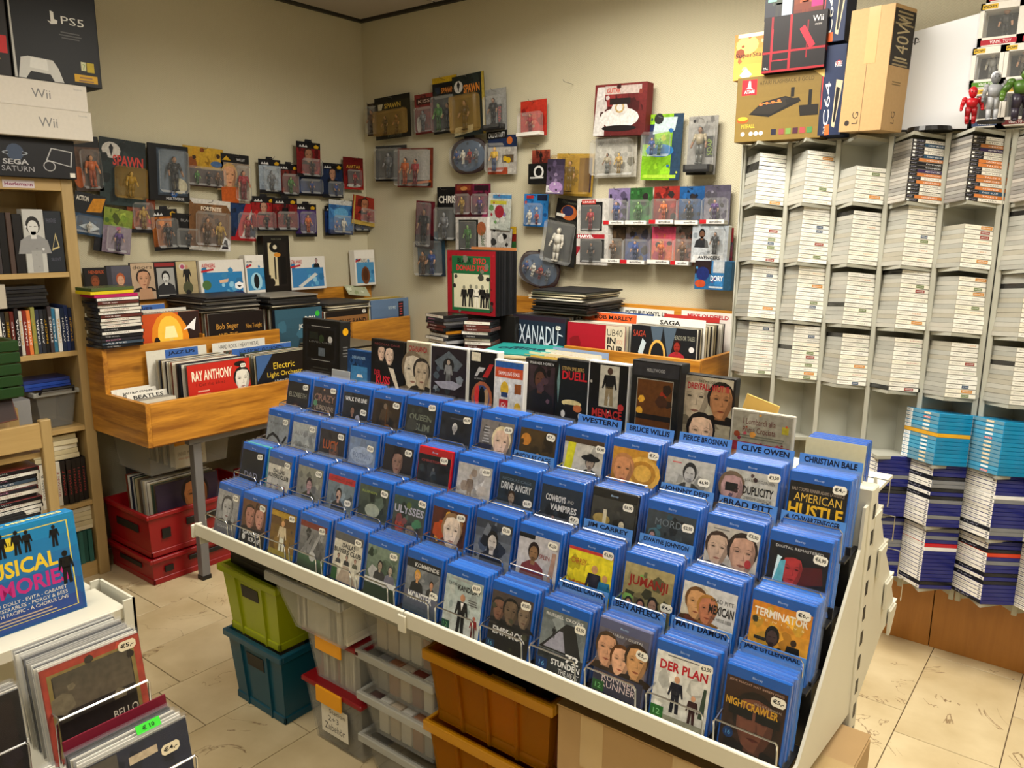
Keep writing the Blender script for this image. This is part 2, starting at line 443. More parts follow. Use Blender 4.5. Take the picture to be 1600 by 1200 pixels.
class Art:
    """print drawn as thin layers of polygons; u,v run 0..1 over a w x h face looking along +y"""
    def __init__(s, mb, w, h, y=0.0, x=None, z=0.0, step=.00003, M=None):
        s.mt = None
        s.mb, s.w, s.h, s.y, s.step, s.n = mb, w, h, y, step, 0
        s.x = -w / 2 if x is None else x; s.z = z; s.M = M
    def P(s, u, v):
        p = (s.x + u * s.w, s.y - s.step * (s.n + 1), s.z + v * s.h)
        return tuple(s.M @ Vector(p)) if s.M else p
    def poly(s, pts, c):
        s.mb.add([s.P(*p) for p in pts], [tuple(range(len(pts)))], c)
    def rect(s, a, b, c, d, col, col2=None):
        if col2 is None:
            s.poly([(a, b), (c, b), (c, d), (a, d)], col); return
        A, B = hx(col), hx(col2); n = 6
        for i in range(n):
            t = (i + .5) / n; cc = tuple(A[k] * (1 - t) + B[k] * t for k in range(3))
            s.poly([(a, b + (d - b) * i / n), (c, b + (d - b) * i / n), (c, b + (d - b) * (i + 1) / n), (a, b + (d - b) * (i + 1) / n)], cc)
    def ell(s, u, v, ru, rv, col, n=14):
        s.poly([(u + ru * math.cos(t), v + rv * math.sin(t)) for t in (2 * math.pi * i / n for i in range(n))], col)
    def text(s, u, v, w, h, col, t, bold=False, vert=False):
        vs, fs = textmesh(t, bold)
        pts = [s.P(u + (a * w if not vert else (1 - b) * w), v + (b * h if not vert else a * h)) for a, b in vs]
        (s.mt or s.mb).add(pts, fs, col)
    def run(s, spec, busy=0):
        A = s.h / s.w
        for op in spec.split('|'):
            if not op: continue
            k, q = op[0], op[1:].split(',')
            g = lambda i: float(q[i])
            if k == 'R':
                s.rect(g(0), g(1), g(2), g(3), q[4], q[5] if len(q) > 5 else None)
            elif k == 'E':
                s.ell(g(0), g(1), g(2), g(3), q[4])
            elif k == 'O':
                s.ell(g(0), g(1), g(2), g(2) / A, q[3])
            elif k == 'Y':
                s.poly([(float(q[i]), float(q[i + 1])) for i in range(1, len(q) - 1, 2)], q[0])
            elif k in 'TUV':
                s.text(g(0), g(1), g(2), g(3), q[4], ','.join(q[5:]), k == 'U', k == 'V')
            elif k == 'H':      # head and shoulders: u, v, height, clothing, skin, hair
                u, v, h = g(0), g(1), g(2); r = h * .19
                s.poly([(u - h * A * .42, v), (u + h * A * .42, v), (u + h * A * .34, v + h * .36), (u + h * A * .12, v + h * .5), (u - h * A * .12, v + h * .5), (u - h * A * .34, v + h * .36)], q[3]); s.n += 1
                s.ell(u, v + h * .76, r * A * .95, h * .25, q[5]); s.n += 1
                s.rect(u - r * A * .35, v + h * .4, u + r * A * .35, v + h * .6, q[4]); s.ell(u, v + h * .7, r * A * .72, h * .2, q[4]); s.n += 1
                d = tuple(c * .35 for c in hx(q[4]))
                s.rect(u - r * A * .48, v + h * .72, u - r * A * .14, v + h * .745, d); s.rect(u + r * A * .14, v + h * .72, u + r * A * .48, v + h * .745, d)
                s.rect(u - r * A * .25, v + h * .585, u + r * A * .25, v + h * .605, d)
            elif k == 'F':      # large face: u, v(bottom), height, skin, hair
                u, v, h = g(0), g(1), g(2); a = h * A * .33
                b = hx(q[3]); d = tuple(c * .55 for c in b); d2 = tuple(c * .78 for c in b); e = tuple(c * .1 for c in b); hc = hx(q[4])
                s.poly([(u - a * 1.9, v - h * .12), (u + a * 1.9, v - h * .12), (u + a * 1.3, v + h * .06), (u + a * .5, v + h * .12), (u - a * .5, v + h * .12), (u - a * 1.3, v + h * .06)], tuple(c * .6 for c in hc)); s.n += 1
                s.ell(u - a * .05, v + h * .6, a * 1.16, h * .42, hc); s.rect(u - a * .42, v, u + a * .42, v + h * .25, d); s.n += 1
                s.poly([(u - a * .95, v + h * .6), (u - a * .9, v + h * .35), (u - a * .55, v + h * .1), (u - a * .15, v + h * .03), (u + a * .2, v + h * .03), (u + a * .6, v + h * .12), (u + a * .9, v + h * .36), (u + a * .93, v + h * .62), (u + a * .7, v + h * .85), (u, v + h * .9), (u - a * .72, v + h * .84)], b); s.n += 1
                s.poly([(u + a * .15, v + h * .03), (u + a * .6, v + h * .12), (u + a * .9, v + h * .36), (u + a * .93, v + h * .62), (u + a * .6, v + h * .8), (u + a * .62, v + h * .5), (u + a * .4, v + h * .28)], d)
                s.poly([(u - a * .95, v + h * .58), (u - a * .9, v + h * .35), (u - a * .55, v + h * .1), (u - a * .7, v + h * .4)], d2); s.n += 1
                for sg in (-1, 1):
                    s.ell(u + sg * a * .42, v + h * .56, a * .3, h * .055, d2); s.n += 1
                    s.ell(u + sg * a * .42, v + h * .55, a * .17, h * .02, e, 8); s.poly([(u + sg * a * .15, v + h * .61), (u + sg * a * .42, v + h * .64), (u + sg * a * .75, v + h * .615), (u + sg * a * .42, v + h * .655)], tuple(c * .7 for c in hc))
                s.poly([(u + a * .05, v + h * .55), (u + a * .2, v + h * .36), (u - a * .16, v + h * .35), (u + a * .1, v + h * .38)], d)
                s.poly([(u - a * .34, v + h * .23), (u - a * .1, v + h * .255), (u + a * .1, v + h * .255), (u + a * .36, v + h * .23), (u, v + h * .19)], (b[0] * .55, b[1] * .3, b[2] * .3)); s.n += 1
                s.rect(u - a * .3, v + h * .226, u + a * .32, v + h * .232, e)
            elif k == 'B':      # standing figure: u, v, height, top, legs, skin
                u, v, h = g(0), g(1), g(2); a = h * A * .13
                s.poly([(u - a, v), (u - a * .25, v), (u, v + h * .42), (u + a * .25, v), (u + a, v), (u + a * .8, v + h * .5), (u - a * .8, v + h * .5)], q[4])
                s.poly([(u - a * .85, v + h * .45), (u + a * .85, v + h * .45), (u + a * 1.2, v + h * .8), (u - a * 1.2, v + h * .8)], q[3])
                s.poly([(u - a * 1.2, v + h * .8), (u - a * 1.7, v + h * .45), (u - a * 1.35, v + h * .43), (u - a * .7, v + h * .7)], q[3]); s.poly([(u + a * 1.2, v + h * .8), (u + a * 1.7, v + h * .45), (u + a * 1.35, v + h * .43), (u + a * .7, v + h * .7)], q[3]); s.n += 1
                s.ell(u, v + h * .9, a * .62, h * .095, q[5])
            elif k == 'K':      # blotches: seed, n, size, colours...
                rr = random.Random(int(q[0]))
                for i in range(int(q[1])):
                    z = g(2) * rr.uniform(.4, 1.2); u, v = rr.uniform(z, 1 - z), rr.uniform(z, 1 - z); t0 = rr.uniform(0, 6); n = rr.choice((5, 6, 7))
                    s.poly([(u + z * rr.uniform(.6, 1) * math.cos(t0 + 6.283 * j / n), v + z / A * rr.uniform(.6, 1) * math.sin(t0 + 6.283 * j / n)) for j in range(n)], q[3 + i % (len(q) - 3)]); s.n += 1
            elif k == 'L':      # lines of small print: u, v(top), width, n, pitch, colour
                rr = random.Random(len(spec))
                for i in range(int(g(3))):
                    y = g(1) - i * g(4); w = g(2) * rr.uniform(.6, 1); x = g(0) + (g(2) - w) / 2
                    s.rect(x, y - g(4) * .45, x + w, y, q[5])
            s.n += 1
            if busy and k == 'R' and q[:4] == ['0', '0', '1', '1']:
                rr = random.Random(spec); c0 = hx(q[4]); c1 = hx(q[-1])
                for i in range(busy):
                    t = rr.random(); f = rr.choice((.35, .55, .75, 1.3, 1.6) if sum(c0) + sum(c1) < 1.1 else (.66, .78, .88, 1.1, 1.2)); z = rr.uniform(.04, .17); u, v = rr.uniform(z, 1 - z), rr.uniform(z / A, 1 - z / A); n = rr.choice((4, 5, 6)); t0 = rr.uniform(0, 6)
                    s.poly([(min(1, max(0, u + z * rr.uniform(.5, 1.2) * math.cos(t0 + 6.283 * j / n))), min(1, max(0, v + z / A * rr.uniform(.6, 1.6) * math.sin(t0 + 6.283 * j / n)))) for j in range(n)], tuple(min(1, (c0[m] * (1 - t) + c1[m] * t) * f) for m in range(3))); s.n += 1
                busy = 0

def printed(name, mat, parent, w, h, spec, y=-.0003, x=None, z=0.0, M=None, busy=0, dim=1.0):
    """print as a part of its thing, its lettering as a sub-part"""
    mb = MB(); mt = MB(); a = Art(mb, w, h, y, x, z, M=M); a.mt = mt; a.run(spec, busy)
    if dim != 1: mb.c = [tuple(v * dim for v in c) for c in mb.c]
    o = mb.build(name, MAT[mat], parent)
    if mt.f: mt.build('lettering', MAT['print'], o)
    return o
# ------------------------------------------------------------------ disc cases on the long display
BW, BH, BD = .1265, .162, .0115
def disc_case_mesh(name, body):
    return MB().box(-BW / 2, 0, 0, BW / 2, BD, BH, body, .0022).mesh(name, MAT['objcase'])
case_me = MB().box(-BW / 2, 0, 0, BW / 2, BD, BH, 'fff', .0025).mesh('disc_case', MAT['objcase'])
film_me = MB().box(-BW / 2 - .0035, BD + .0002, .003, BW / 2 + .0035, BD + .0006, BH + .006, 'fff').mesh('sleeve_film', MAT['sleeve'])
front_film_me = MB().box(-BW / 2 - .003, -.0032, .0, BW / 2 + .003, -.0029, BH + .004, 'fff').mesh('sleeve_film', MAT['film'])
def sticker_mesh(t, w=.028, h=.018, cream=False):
    mb = MB()
    c = .25
    a = Art(mb, w, h, 0, step=.0002)
    a.poly([(c * .6, 0), (1 - c * .6, 0), (1, c), (1, 1 - c), (1 - c * .6, 1), (c * .6, 1), (0, 1 - c), (0, c)], 'ece9dc' if not cream else 'd8cdb0'); a.n += 1
    mt = MB(); a.mt = mt; a.text(.12, .24, .76, .52, '111', t, True)
    return mb.mesh('price_sticker', MAT['printm']), mt.mesh('price_lettering', MAT['printm'])
def stick_on(st, parent, loc, rot=None):
    o = put('price_sticker', st[0], parent, loc, rot); put('price_lettering', st[1], o)
    return o
STK = [sticker_mesh(t) for t in ('€2,50', '€4,-', '€6,90', '€3,50', '€5,-', '€7,-', '€6,-')]

# one entry per pocket: tier, column (13 to a tier) : look used in the label | case colour | price index | cover print
Z = 'R0,0,1,1,'
COV = {}
def cov(tier, col, look, spec, n=6, body='0a52a8', pr=0, pos=(.83, .86)):
    COV[(tier, col)] = (look, spec, n, body, pr, pos)
# front tier
cov(0, 0, 'pale grey close-up portrait cover', Z + '777,999|F.5,.28,.62,aaa,444|R0,0,1,.25,556,777|T.15,.12,.6,.05,bbb,SCHULD', 6)
cov(0, 1, 'brown two-faces cover over a black band with white title', Z + '4a3322,6b4a30|F.35,.35,.55,a76,321|F.75,.4,.5,b87,532|R0,0,1,.36,111|U.1,.2,.75,.1,ddd,GANZER|U.35,.06,.5,.1,ddd,KRAF|E.15,.13,.07,.07,ddd', 6)
cov(0, 2, 'golden brown cover with a woman in a pale dress', Z + '8a6a20,4a3018|R0,.86,1,.98,a82|B.5,.08,.72,cb9,ddc,c96|R.0,.0,1,.12,983', 6)
cov(0, 3, 'grey streaked cover with a brown top band', Z + '222,888|R0,.88,1,1,732|Y777,.1,.3,.2,.3,.6,.85,.5,.85|Y999,.4,.3,.5,.3,.85,.85,.75,.85|R0,0,1,.28,121,464|O.55,.3,.12,bbb|T.1,.74,.75,.06,666,GAMBIT', 8)
cov(0, 4, 'white western-poster cover with three small portraits', Z + 'c9c4b4|R0,.84,1,1,555|U.3,.7,.45,.1,111,DALLAS|U.02,.58,.96,.1,111,BUYERS CLUB|H.2,.36,.2,444,a87,321|H.5,.36,.22,222,a87,111|H.8,.36,.2,554,b98,632|R0,0,.2,.3,252|Ya98,.2,0,.9,0,.6,.34,.4,.34', 7)
cov(0, 5, 'green-grey cover with a car scene', Z + '343,787|K5,9,.2,565,898,454,aaa|H.45,.35,.4,333,987,222|H.78,.35,.36,667,a98,444|R0,.26,1,.36,ccc|R0,0,1,.24,232', 6)
cov(0, 6, 'slate cover with two portraits and one-word block title', Z + '555a60,8a8d90|R0,.84,1,1,222|U.25,.87,.7,.08,ccc,KOMMENDE|H.35,.4,.42,222,c96,c93|H.78,.4,.3,333,b86,321|R0,0,1,.4,345,667|U.12,.24,.72,.16,ddd,MONSTER', 6, pr=1, pos=(.86, .42))
cov(0, 7, 'white cover with a man in a black suit', Z + 'c9cfcc,9aa|L.1,.97,.7,1,.06,999|U.35,.77,.6,.1,111,KANDIDAT|T.08,.83,.25,.05,111,DER|B.5,.0,.72,111,111,b86|Yeee,.46,.56,.54,.56,.5,.42|B.85,0,.4,822,511,a65|R0,0,.22,.16,143|T.05,.04,.12,.08,6a6,12|L.62,.66,.3,3,.04,555', 6, pr=3)
cov(0, 8, 'dark brown war cover with white block title', Z + '2b2422,4a403c|F.2,.5,.4,754,222|F.5,.48,.46,654,111|F.82,.5,.4,765,222|R0,0,1,.42,1a1816|U.12,.26,.8,.14,ccc,EMPEROR|R0,0,.2,.14,135|T.05,.04,.1,.07,59b,16|K3,6,.1,332,443', 6, pr=3)
cov(0, 9, 'grey road scene cover with white number title', Z + '8a9294,5a6264|T.08,.9,.84,.05,eee,RUSSELL CROWE|Y222,.0,.35,.95,.35,.75,.85,.55,.85|Y99a,.1,.38,.6,.38,.5,.7,.42,.7|B.3,.55,.2,222,222,333|R0,0,1,.34,2a2e30|U.62,.24,.3,.14,eee,72|U.32,.13,.64,.1,eee,STUNDEN|T.5,.02,.46,.08,eee,THE NEXT|R0,0,.24,.18,136|T.06,.05,.12,.08,6ad,16', 5, pr=3, pos=(.85, .8))
cov(0, 10, 'three-faces cover in a grey-violet case', Z + '887064,556|T.2,.92,.7,.04,ccc,BLU-RAY + DIGITAL|F.2,.4,.55,c97,432|F.5,.32,.5,da8,531|F.82,.36,.56,c96,321|R0,0,1,.34,334|T.18,.2,.7,.1,dcc,RUNNER|T.18,.09,.7,.1,dcc,RUNNER|R0,0,.24,.16,252|T.06,.04,.12,.08,7b7,12', 4, body='55597a', pr=4, pos=(.88, .74))
cov(0, 11, 'white cover with bold red title and a running couple', Z + 'c8c8c2,dddcd6|L.2,.97,.6,1,.03,444|U.08,.74,.86,.14,b01222,DER PLAN|B.42,.14,.56,112,112,c97|B.74,.06,.44,311,311,c97|R0,0,1,.08,887|R0,.0,.24,.18,262|T.06,.05,.12,.08,8c8,12|Y343,.85,.2,.95,.2,.95,.65,.9,.65', 7, pr=3, pos=(.88, .9))
cov(0, 12, 'dark cover with large sunglasses face and gold title', Z + '2a1a12,3a2418|T.05,.93,.9,.04,b98,JEDE NACHT HAT IHREN PREIS|F.55,.02,.85,6b4030,1a1210|R.1,.48,.5,.62,111|R.55,.48,.95,.62,111|T.5,.7,.45,.04,a98,JAKE GYLLENHAAL|U.04,.6,.86,.11,c99a2a,NIGHTCRAWLER|O.14,.2,.09,136|T.1,.17,.08,.06,59c,16', 8, pr=4, pos=(.85, .82))
# second tier
cov(1, 0, 'black one-word cover beside a turquoise case', Z + '15171c,0c0d10|U.2,.35,.6,.14,778,DAD|H.5,.05,.25,222,765,111', 5)
cov(1, 1, 'white western-poster cover of the second tier', Z + 'c6c2b4|R0,.85,1,1,666|U.25,.66,.5,.1,222,DALLAS|U.04,.54,.9,.1,222,BUYERS CLUB|H.2,.2,.2,444,a87,321|H.5,.2,.22,222,a87,111|H.8,.2,.2,554,b98,632|R0,0,1,.18,776', 6)
cov(1, 2, 'grey cover with a seated dark-haired person', Z + '666,887|H.5,.15,.62,332,a88,211|R0,0,1,.14,444', 7)
cov(1, 3, 'blue-grey cover with a red band and a screaming face', Z + '58646a,6f7d84|R0,.86,1,1,a22|T.1,.9,.8,.05,411,DRAG ME|H.45,.2,.55,222,b98,111|E.42,.54,.04,.04,200|R0,0,1,.15,223', 6, pr=2, pos=(.82, .45))
cov(1, 4, 'murky green underwater cover', Z + '1a2420,4a5548|K8,8,.2,343d33,566456,232d28|E.5,.5,.25,.14,99a08e|T.1,.84,.5,.05,9a5,RUINEN', 6)
cov(1, 5, 'misty green-red cover with pale roman title', Z + '4a3a34,3a5048|U.04,.66,.92,.16,aab,ULYSSES|F.25,.2,.4,a43,322|F.6,.1,.4,876,333|K2,6,.12,563,475,744', 6, pos=(.87, .9))
cov(1, 6, 'red-yellow cover with a large pale face', Z + '3a1a10,52281a|K4,6,.22,c93,a41,851|F.62,.25,.7,dccab8,8a6a48|R0,0,1,.2,211|T.3,.13,.45,.09,ccc,WER IST|T.6,.02,.3,.09,bbb,HANNA?', 6, pr=2)
cov(1, 7, 'black and blue-white cover with a hooded figure', Z + '8f98a6,22262e|K6,7,.22,222a38,445066,111722|H.5,.08,.75,1c2230,c7bfb6,111', 6)
cov(1, 8, 'white cover with a man holding a long blade', Z + 'd0cdcc,b5b2b6|R0,.92,.4,1,111|H.4,.2,.68,733,864,211|Ya87,.75,.0,.9,0,.95,.78,.86,.78|T.55,.62,.25,.08,822,SPLIN|R0,0,1,.16,534|T.1,.05,.8,.08,978,SILENT', 7)
cov(1, 9, 'bright yellow cover with two standing men', Z + 'd6c414,e2d428|R0,.95,1,1,b33|T.08,.72,.34,.1,a32,CARREY|U.06,.34,.4,.09,b32,THE JOKER|U.1,.24,.36,.08,b32,BROTHERS|B.62,.02,.76,223,223,c96|B.86,.02,.64,27a,25a,c96|E.68,.1,.1,.1,ddd', 8, pr=2, pos=(.86, .96))
cov(1, 10, 'jungle cover with a dark red cartoon title and four heads', Z + '44482c,a89a6a|K9,8,.13,332,655c38,7a5|U.1,.62,.8,.2,8c2014,JUMANJI|H.15,.05,.4,543,b86,222|H.4,.05,.42,332,a76,211|H.64,.05,.5,876,976,111|H.88,.05,.38,565,c97,641|R0,0,1,.1,333', 7, pr=1, pos=(.9, .42))
cov(1, 11, 'white cover with a kissing couple and black block title', Z + 'c4b080,d0d0cc|R.5,0,1,1,ccc|F.28,.45,.5,c96,642|F.5,.42,.46,b75,a73|U.52,.62,.46,.14,111,MEXICAN|T.54,.8,.42,.06,222,BRAD PITT|T.56,.53,.4,.05,333,EINE HEISSE LIEBE|Y632,.0,.0,.5,.0,.5,.4,.1,.5', 6, pr=3, pos=(.8, .35))
cov(1, 12, 'orange cover with white spaced title and armed silhouettes', Z + 'e9b53c,c8781c|R0,0,1,.12,a50|U.05,.8,.9,.12,efe6d6,TERMINATOR|T.1,.74,.8,.03,eda,G  E  N  I  S  Y  S|H.4,.1,.6,151515,433,111|B.76,.05,.55,111,111,321|R.1,.45,.3,.5,222|K3,3,.1,221,332', 7, pr=6, pos=(.84, .93))
# third tier
cov(2, 0, 'pale grey cover with a thick black arc', Z + '9aa0a4,7e8488|T.15,.8,.7,.05,555,ENEMY|Y111,.0,.35,.1,.5,.3,.6,.55,.52,.8,.3,.76,.25,.5,.46,.3,.52,.15,.45,.05,.3|Y111,.5,.05,.58,.05,.95,.55,.88,.58', 6)
cov(2, 1, 'fogged white-grey cover with faint figures', Z + '8a9090,a4a8a6|T.1,.7,.8,.09,777,ALVARES|T.2,.4,.6,.09,555,ABBEY|B.4,.05,.3,566,566,788|B.6,.05,.3,566,566,788', 4)
cov(2, 2, 'black cover with a dark orange four-letter title', Z + '1c1a1c,2c2624|F.6,.25,.5,6a4a38,211|U.15,.55,.6,.22,a5501c,LUCY|K3,4,.1,222,333', 6)
cov(2, 3, 'icy blue cover with a cloud of title letters', Z + '8a9ab2,6c80a0|E.5,.62,.45,.2,99a8c0|T.18,.55,.64,.12,5c6c88,POSTMAN|T.3,.46,.4,.06,667894,SQUARE|B.5,.04,.3,445,445,556', 6, pos=(.8, .78))
cov(2, 4, 'near-black cover with a pale woman in shadow', Z + '181618,2a2424|F.5,.4,.5,8a6a5c,1a1214|Y9a9490,.2,.05,.8,.05,.6,.2,.4,.22|L.2,.1,.6,1,.04,555', 6, pr=2)
cov(2, 5, 'bright red case with a dark lone-figure cover', Z + '1c2026,101216|T.1,.85,.8,.05,a44,CHRISTOPHER|B.5,.4,.35,444c54,333,666|K3,6,.16,1c2830,27333a,151b22', 5, body='a8101c', pr=0, pos=(.8, .9))
cov(2, 6, 'white washed-out cover with a falling figure', Z + 'c8c6c4,aaa6a2|K2,6,.14,8a7c70,b8b0a8,97887a|B.4,.3,.5,7a6a5c,8c7e72,a98|R0,0,1,.18,889', 6, pr=3)
cov(2, 7, 'dark teal cover with grungy white title', Z + '141c24,24323c|U.08,.7,.84,.14,c0c4c6,DRIVE ANGRY|T.1,.88,.8,.05,678,NICOLAS CAGE|H.4,.2,.5,111,876,321|R0,0,1,.2,112', 7, pr=2, pos=(.85, .5))
cov(2, 8, 'night-blue cover with white serif title', Z + '1a222c,222c38|U.12,.72,.5,.12,ccc,COWBOYS|T.66,.74,.16,.06,aaa,AND|U.25,.56,.66,.12,ccc,VAMPIRES|H.35,.15,.34,1c1a1c,865,111|H.72,.1,.34,222,765,311', 7, pr=5, pos=(.86, .45))
cov(2, 9, 'black case with grey cover, pale shapes and red lettering', Z + '30302c,3c3c36|E.25,.62,.2,.1,a08c50|R.28,.4,.36,.8,ccc4a8|H.72,.3,.4,b8b098,c8c0a8,222|E.46,.35,.07,.09,c4bc9c|T.2,.22,.65,.08,8c1c14,BRUCE WILLIS|T.25,.1,.5,.08,741,SIN CITY', 6, body='141516', pr=2, pos=(.82, .88))
cov(2, 10, 'grey-blue cover with a row of small figures and faint title', Z + '1c2228,3a4248|T.18,.76,.55,.12,667078,MORD|K4,5,.16,2c4a58,3a6070,284048|H.15,.3,.36,222,a88,333|H.4,.2,.3,333,a98,222|H.62,.2,.3,222,b98,432|H.84,.2,.32,223,987,222', 6, pr=0, pos=(.84, .78))
cov(2, 11, 'pale cover with two close-up male faces and red jacket', Z + 'cfc9bf,b8b2a8|L.08,.95,.4,1,.04,777|F.25,.35,.55,c6a890,3a2a20|F.72,.3,.66,c29880,2c2018|E.84,.5,.06,.07,a33|Y881118,.6,.0,1,0,1,.34,.85,.3,.65,.1|Y222,.1,0,.5,0,.4,.32,.2,.32|U.42,.12,.4,.12,999,FIGHT', 6, pr=3, pos=(.85, .9))
cov(2, 12, 'black cover with a red and blue lit face', Z + '0c0f14,18161c|T.1,.92,.8,.04,ccc,DIGITAL REMASTERED|Ycfe8ee,.1,.35,.25,.3,.34,.75,.15,.8|F.42,.36,.5,a83030,101010|Y4a1014,.55,.4,.95,.5,.9,.75,.6,.7|Y58a8b8,.12,.4,.28,.38,.3,.75,.2,.72|U.12,.22,.76,.1,9fb6c4,TERMINATOR|T.2,.15,.6,.04,456,JUDGMENT DAY|R.84,.1,.96,.14,b12', 6, pr=2, pos=(.84, .82))
# top tier
cov(3, 0, 'black cover with a thin pale royal title', Z + '14100e,1c1614|T.1,.62,.8,.12,998,ELIZABETH|F.45,.05,.42,987,421', 6)
cov(3, 1, 'collage cover with cream block title', Z + '2a2222,3a3030|U.06,.66,.9,.18,8a6a5c,CRAZY|T.1,.45,.82,.12,b8a894,STUPID LOVE|K4,9,.1,745,586,334,a86|H.4,.1,.3,345,b98,321', 6, pos=(.85, .92))
cov(3, 2, 'dark cover with a white two-line title', Z + '202226,2a2c30|U.08,.8,.84,.1,ddd,WALK THE LINE|H.4,.25,.45,112,865,111|E.62,.38,.1,.12,99a|R0,0,1,.2,234', 6, pos=(.82, .55))
cov(3, 3, 'brown night cover with a guitar player', Z + '1c1610,3a2c1c|B.45,.2,.72,4a3a28,2c2018,765|E.6,.35,.13,.1,7a4a1c|R.5,.4,.54,.85,5a3818', 6)
cov(3, 4, 'grey-black cover with large outlined title', Z + '22241f,2e2f2a|U.12,.66,.76,.16,6a7060,QUEEN|U.1,.46,.2,.14,6a7060,&|U.34,.46,.5,.16,6a7060,SLIM|K4,4,.2,34362f,3c3d36', 6, pos=(.86, .96))
cov(3, 5, 'midnight cover with white-haired figure', Z + '15181f,1c2028|H.48,.4,.4,111722,9a9a9c,c4c4c0|T.15,.12,.7,.1,456,NOCTURNA|T.3,.88,.4,.03,667,ZUR NACHT', 6, pr=2, pos=(.84, .86))
cov(3, 6, 'grey cover with a blond face and short white title', Z + '44464a,7a7470|F.68,.25,.66,d8b8a0,d8c8a0|R0,0,.4,.5,223|L.1,.86,.22,6,.06,aaa|U.1,.06,.4,.18,ddd,JOY', 6, pos=(.84, .82))
cov(3, 7, 'brown-gold night street cover', Z + '1c1408,4a3818|O.18,.78,.14,b87828|K3,8,.1,6a4c14,3a2a10,8a6420|H.55,.1,.5,181410,b08868,221', 6, pr=5)
cov(3, 8, 'yellow and white cover with a man in a dark hat', Z + 'c8c4b8,b8b4a8|Yd0cc20,.0,.0,.2,.0,.3,.9,.1,.9|R0,.9,1,1,432|H.7,.15,.6,1c2c28,987,151515|E.7,.66,.24,.06,151515|R0,0,1,.18,224', 8, pr=2, pos=(.9, .82))
cov(3, 9, 'golden cover with a bald man and ringed light', Z + '6a4214,c08a2c|E.72,.6,.4,.3,d8a848|E.72,.6,.3,.22,b07c28|E.72,.6,.2,.15,d8a848|F.28,.3,.6,c98a5c,b07848|Y1c140c,.1,.0,.95,0,.8,.4,.4,.42|R0,0,1,.2,16100a|U.05,.08,.9,.12,c8b088,SURROGATES|T.3,.22,.6,.05,ccc,BRUCE WILLIS', 7, pr=5, pos=(.9, .9))
cov(3, 10, 'silver cover with a greyscale man aiming', Z + 'a2a2a0,b4b4b0|H.5,.25,.7,333,aaa,222|E.3,.3,.25,.2,222|L.06,.93,.3,1,.05,b66|L.7,.5,.25,2,.05,866|R0,0,1,.14,223', 6, pr=2, pos=(.8, .62))
cov(3, 11, 'white and grey cover with sunglasses face and black title', Z + 'c4c4be,b5b5b0|F.15,.35,.6,a88,654|R.02,.62,.26,.76,111|U.36,.62,.58,.14,111,DUPLICITY|T.38,.82,.56,.06,222,JULIA ROBERTS CLIVE OWEN|T.38,.54,.54,.05,333,GEMEINSAME GEHEIMSACHE|K6,10,.07,433,545,322|R0,0,1,.16,433', 7, pr=3, pos=(.9, .92))
cov(3, 12, 'black cover with tall yellow two-line title', Z + '14110e,181410|T.05,.86,.9,.05,a98,BALE COOPER RENNER ADAMS LAWRENCE|T.1,.70,.82,.13,d8b040,AMERICAN|U.02,.46,.94,.21,e0b020,HUSTLE|H.15,.1,.3,422,b86,321|H.4,.1,.32,333,c97,821|H.65,.1,.32,432,c97,532|H.88,.1,.3,223,b86,222|R0,0,1,.1,211', 6, pr=1, pos=(.84, .93))

TIERS = [(1.324, .641), (1.427, .755), (1.524, .852), (1.619, .956)]     # y, z of the case feet in each tier
GX0, GX1, NC = -2.275, -.385, 13
LEAN = math.radians(11)
pitch = (GX1 - GX0) / NC
TN = ['front', 'second', 'third', 'top']
INF = .012      # print margin: the blue case shows around the paper
DIV = {(3, 8): 'WESTERN', (3, 9): 'BRUCE WILLIS', (3, 10): 'PIERCE BROSNAN', (3, 11): 'CLIVE OWEN', (3, 12): 'CHRISTIAN BALE', (2, 7): 'NICOLAS CAGE', (2, 10): 'JOHNNY DEPP', (2, 11): 'BRAD PITT', (2, 12): 'A. SCHWARZENEGGER', (1, 9): 'JIM CARREY', (1, 10): 'DWAYNE JOHNSON', (0, 9): 'RUSSELL CROWE', (0, 10): 'BEN AFFLECK', (0, 11): 'MATT DAMON', (0, 12): 'JAKE GYLLENHAAL'}
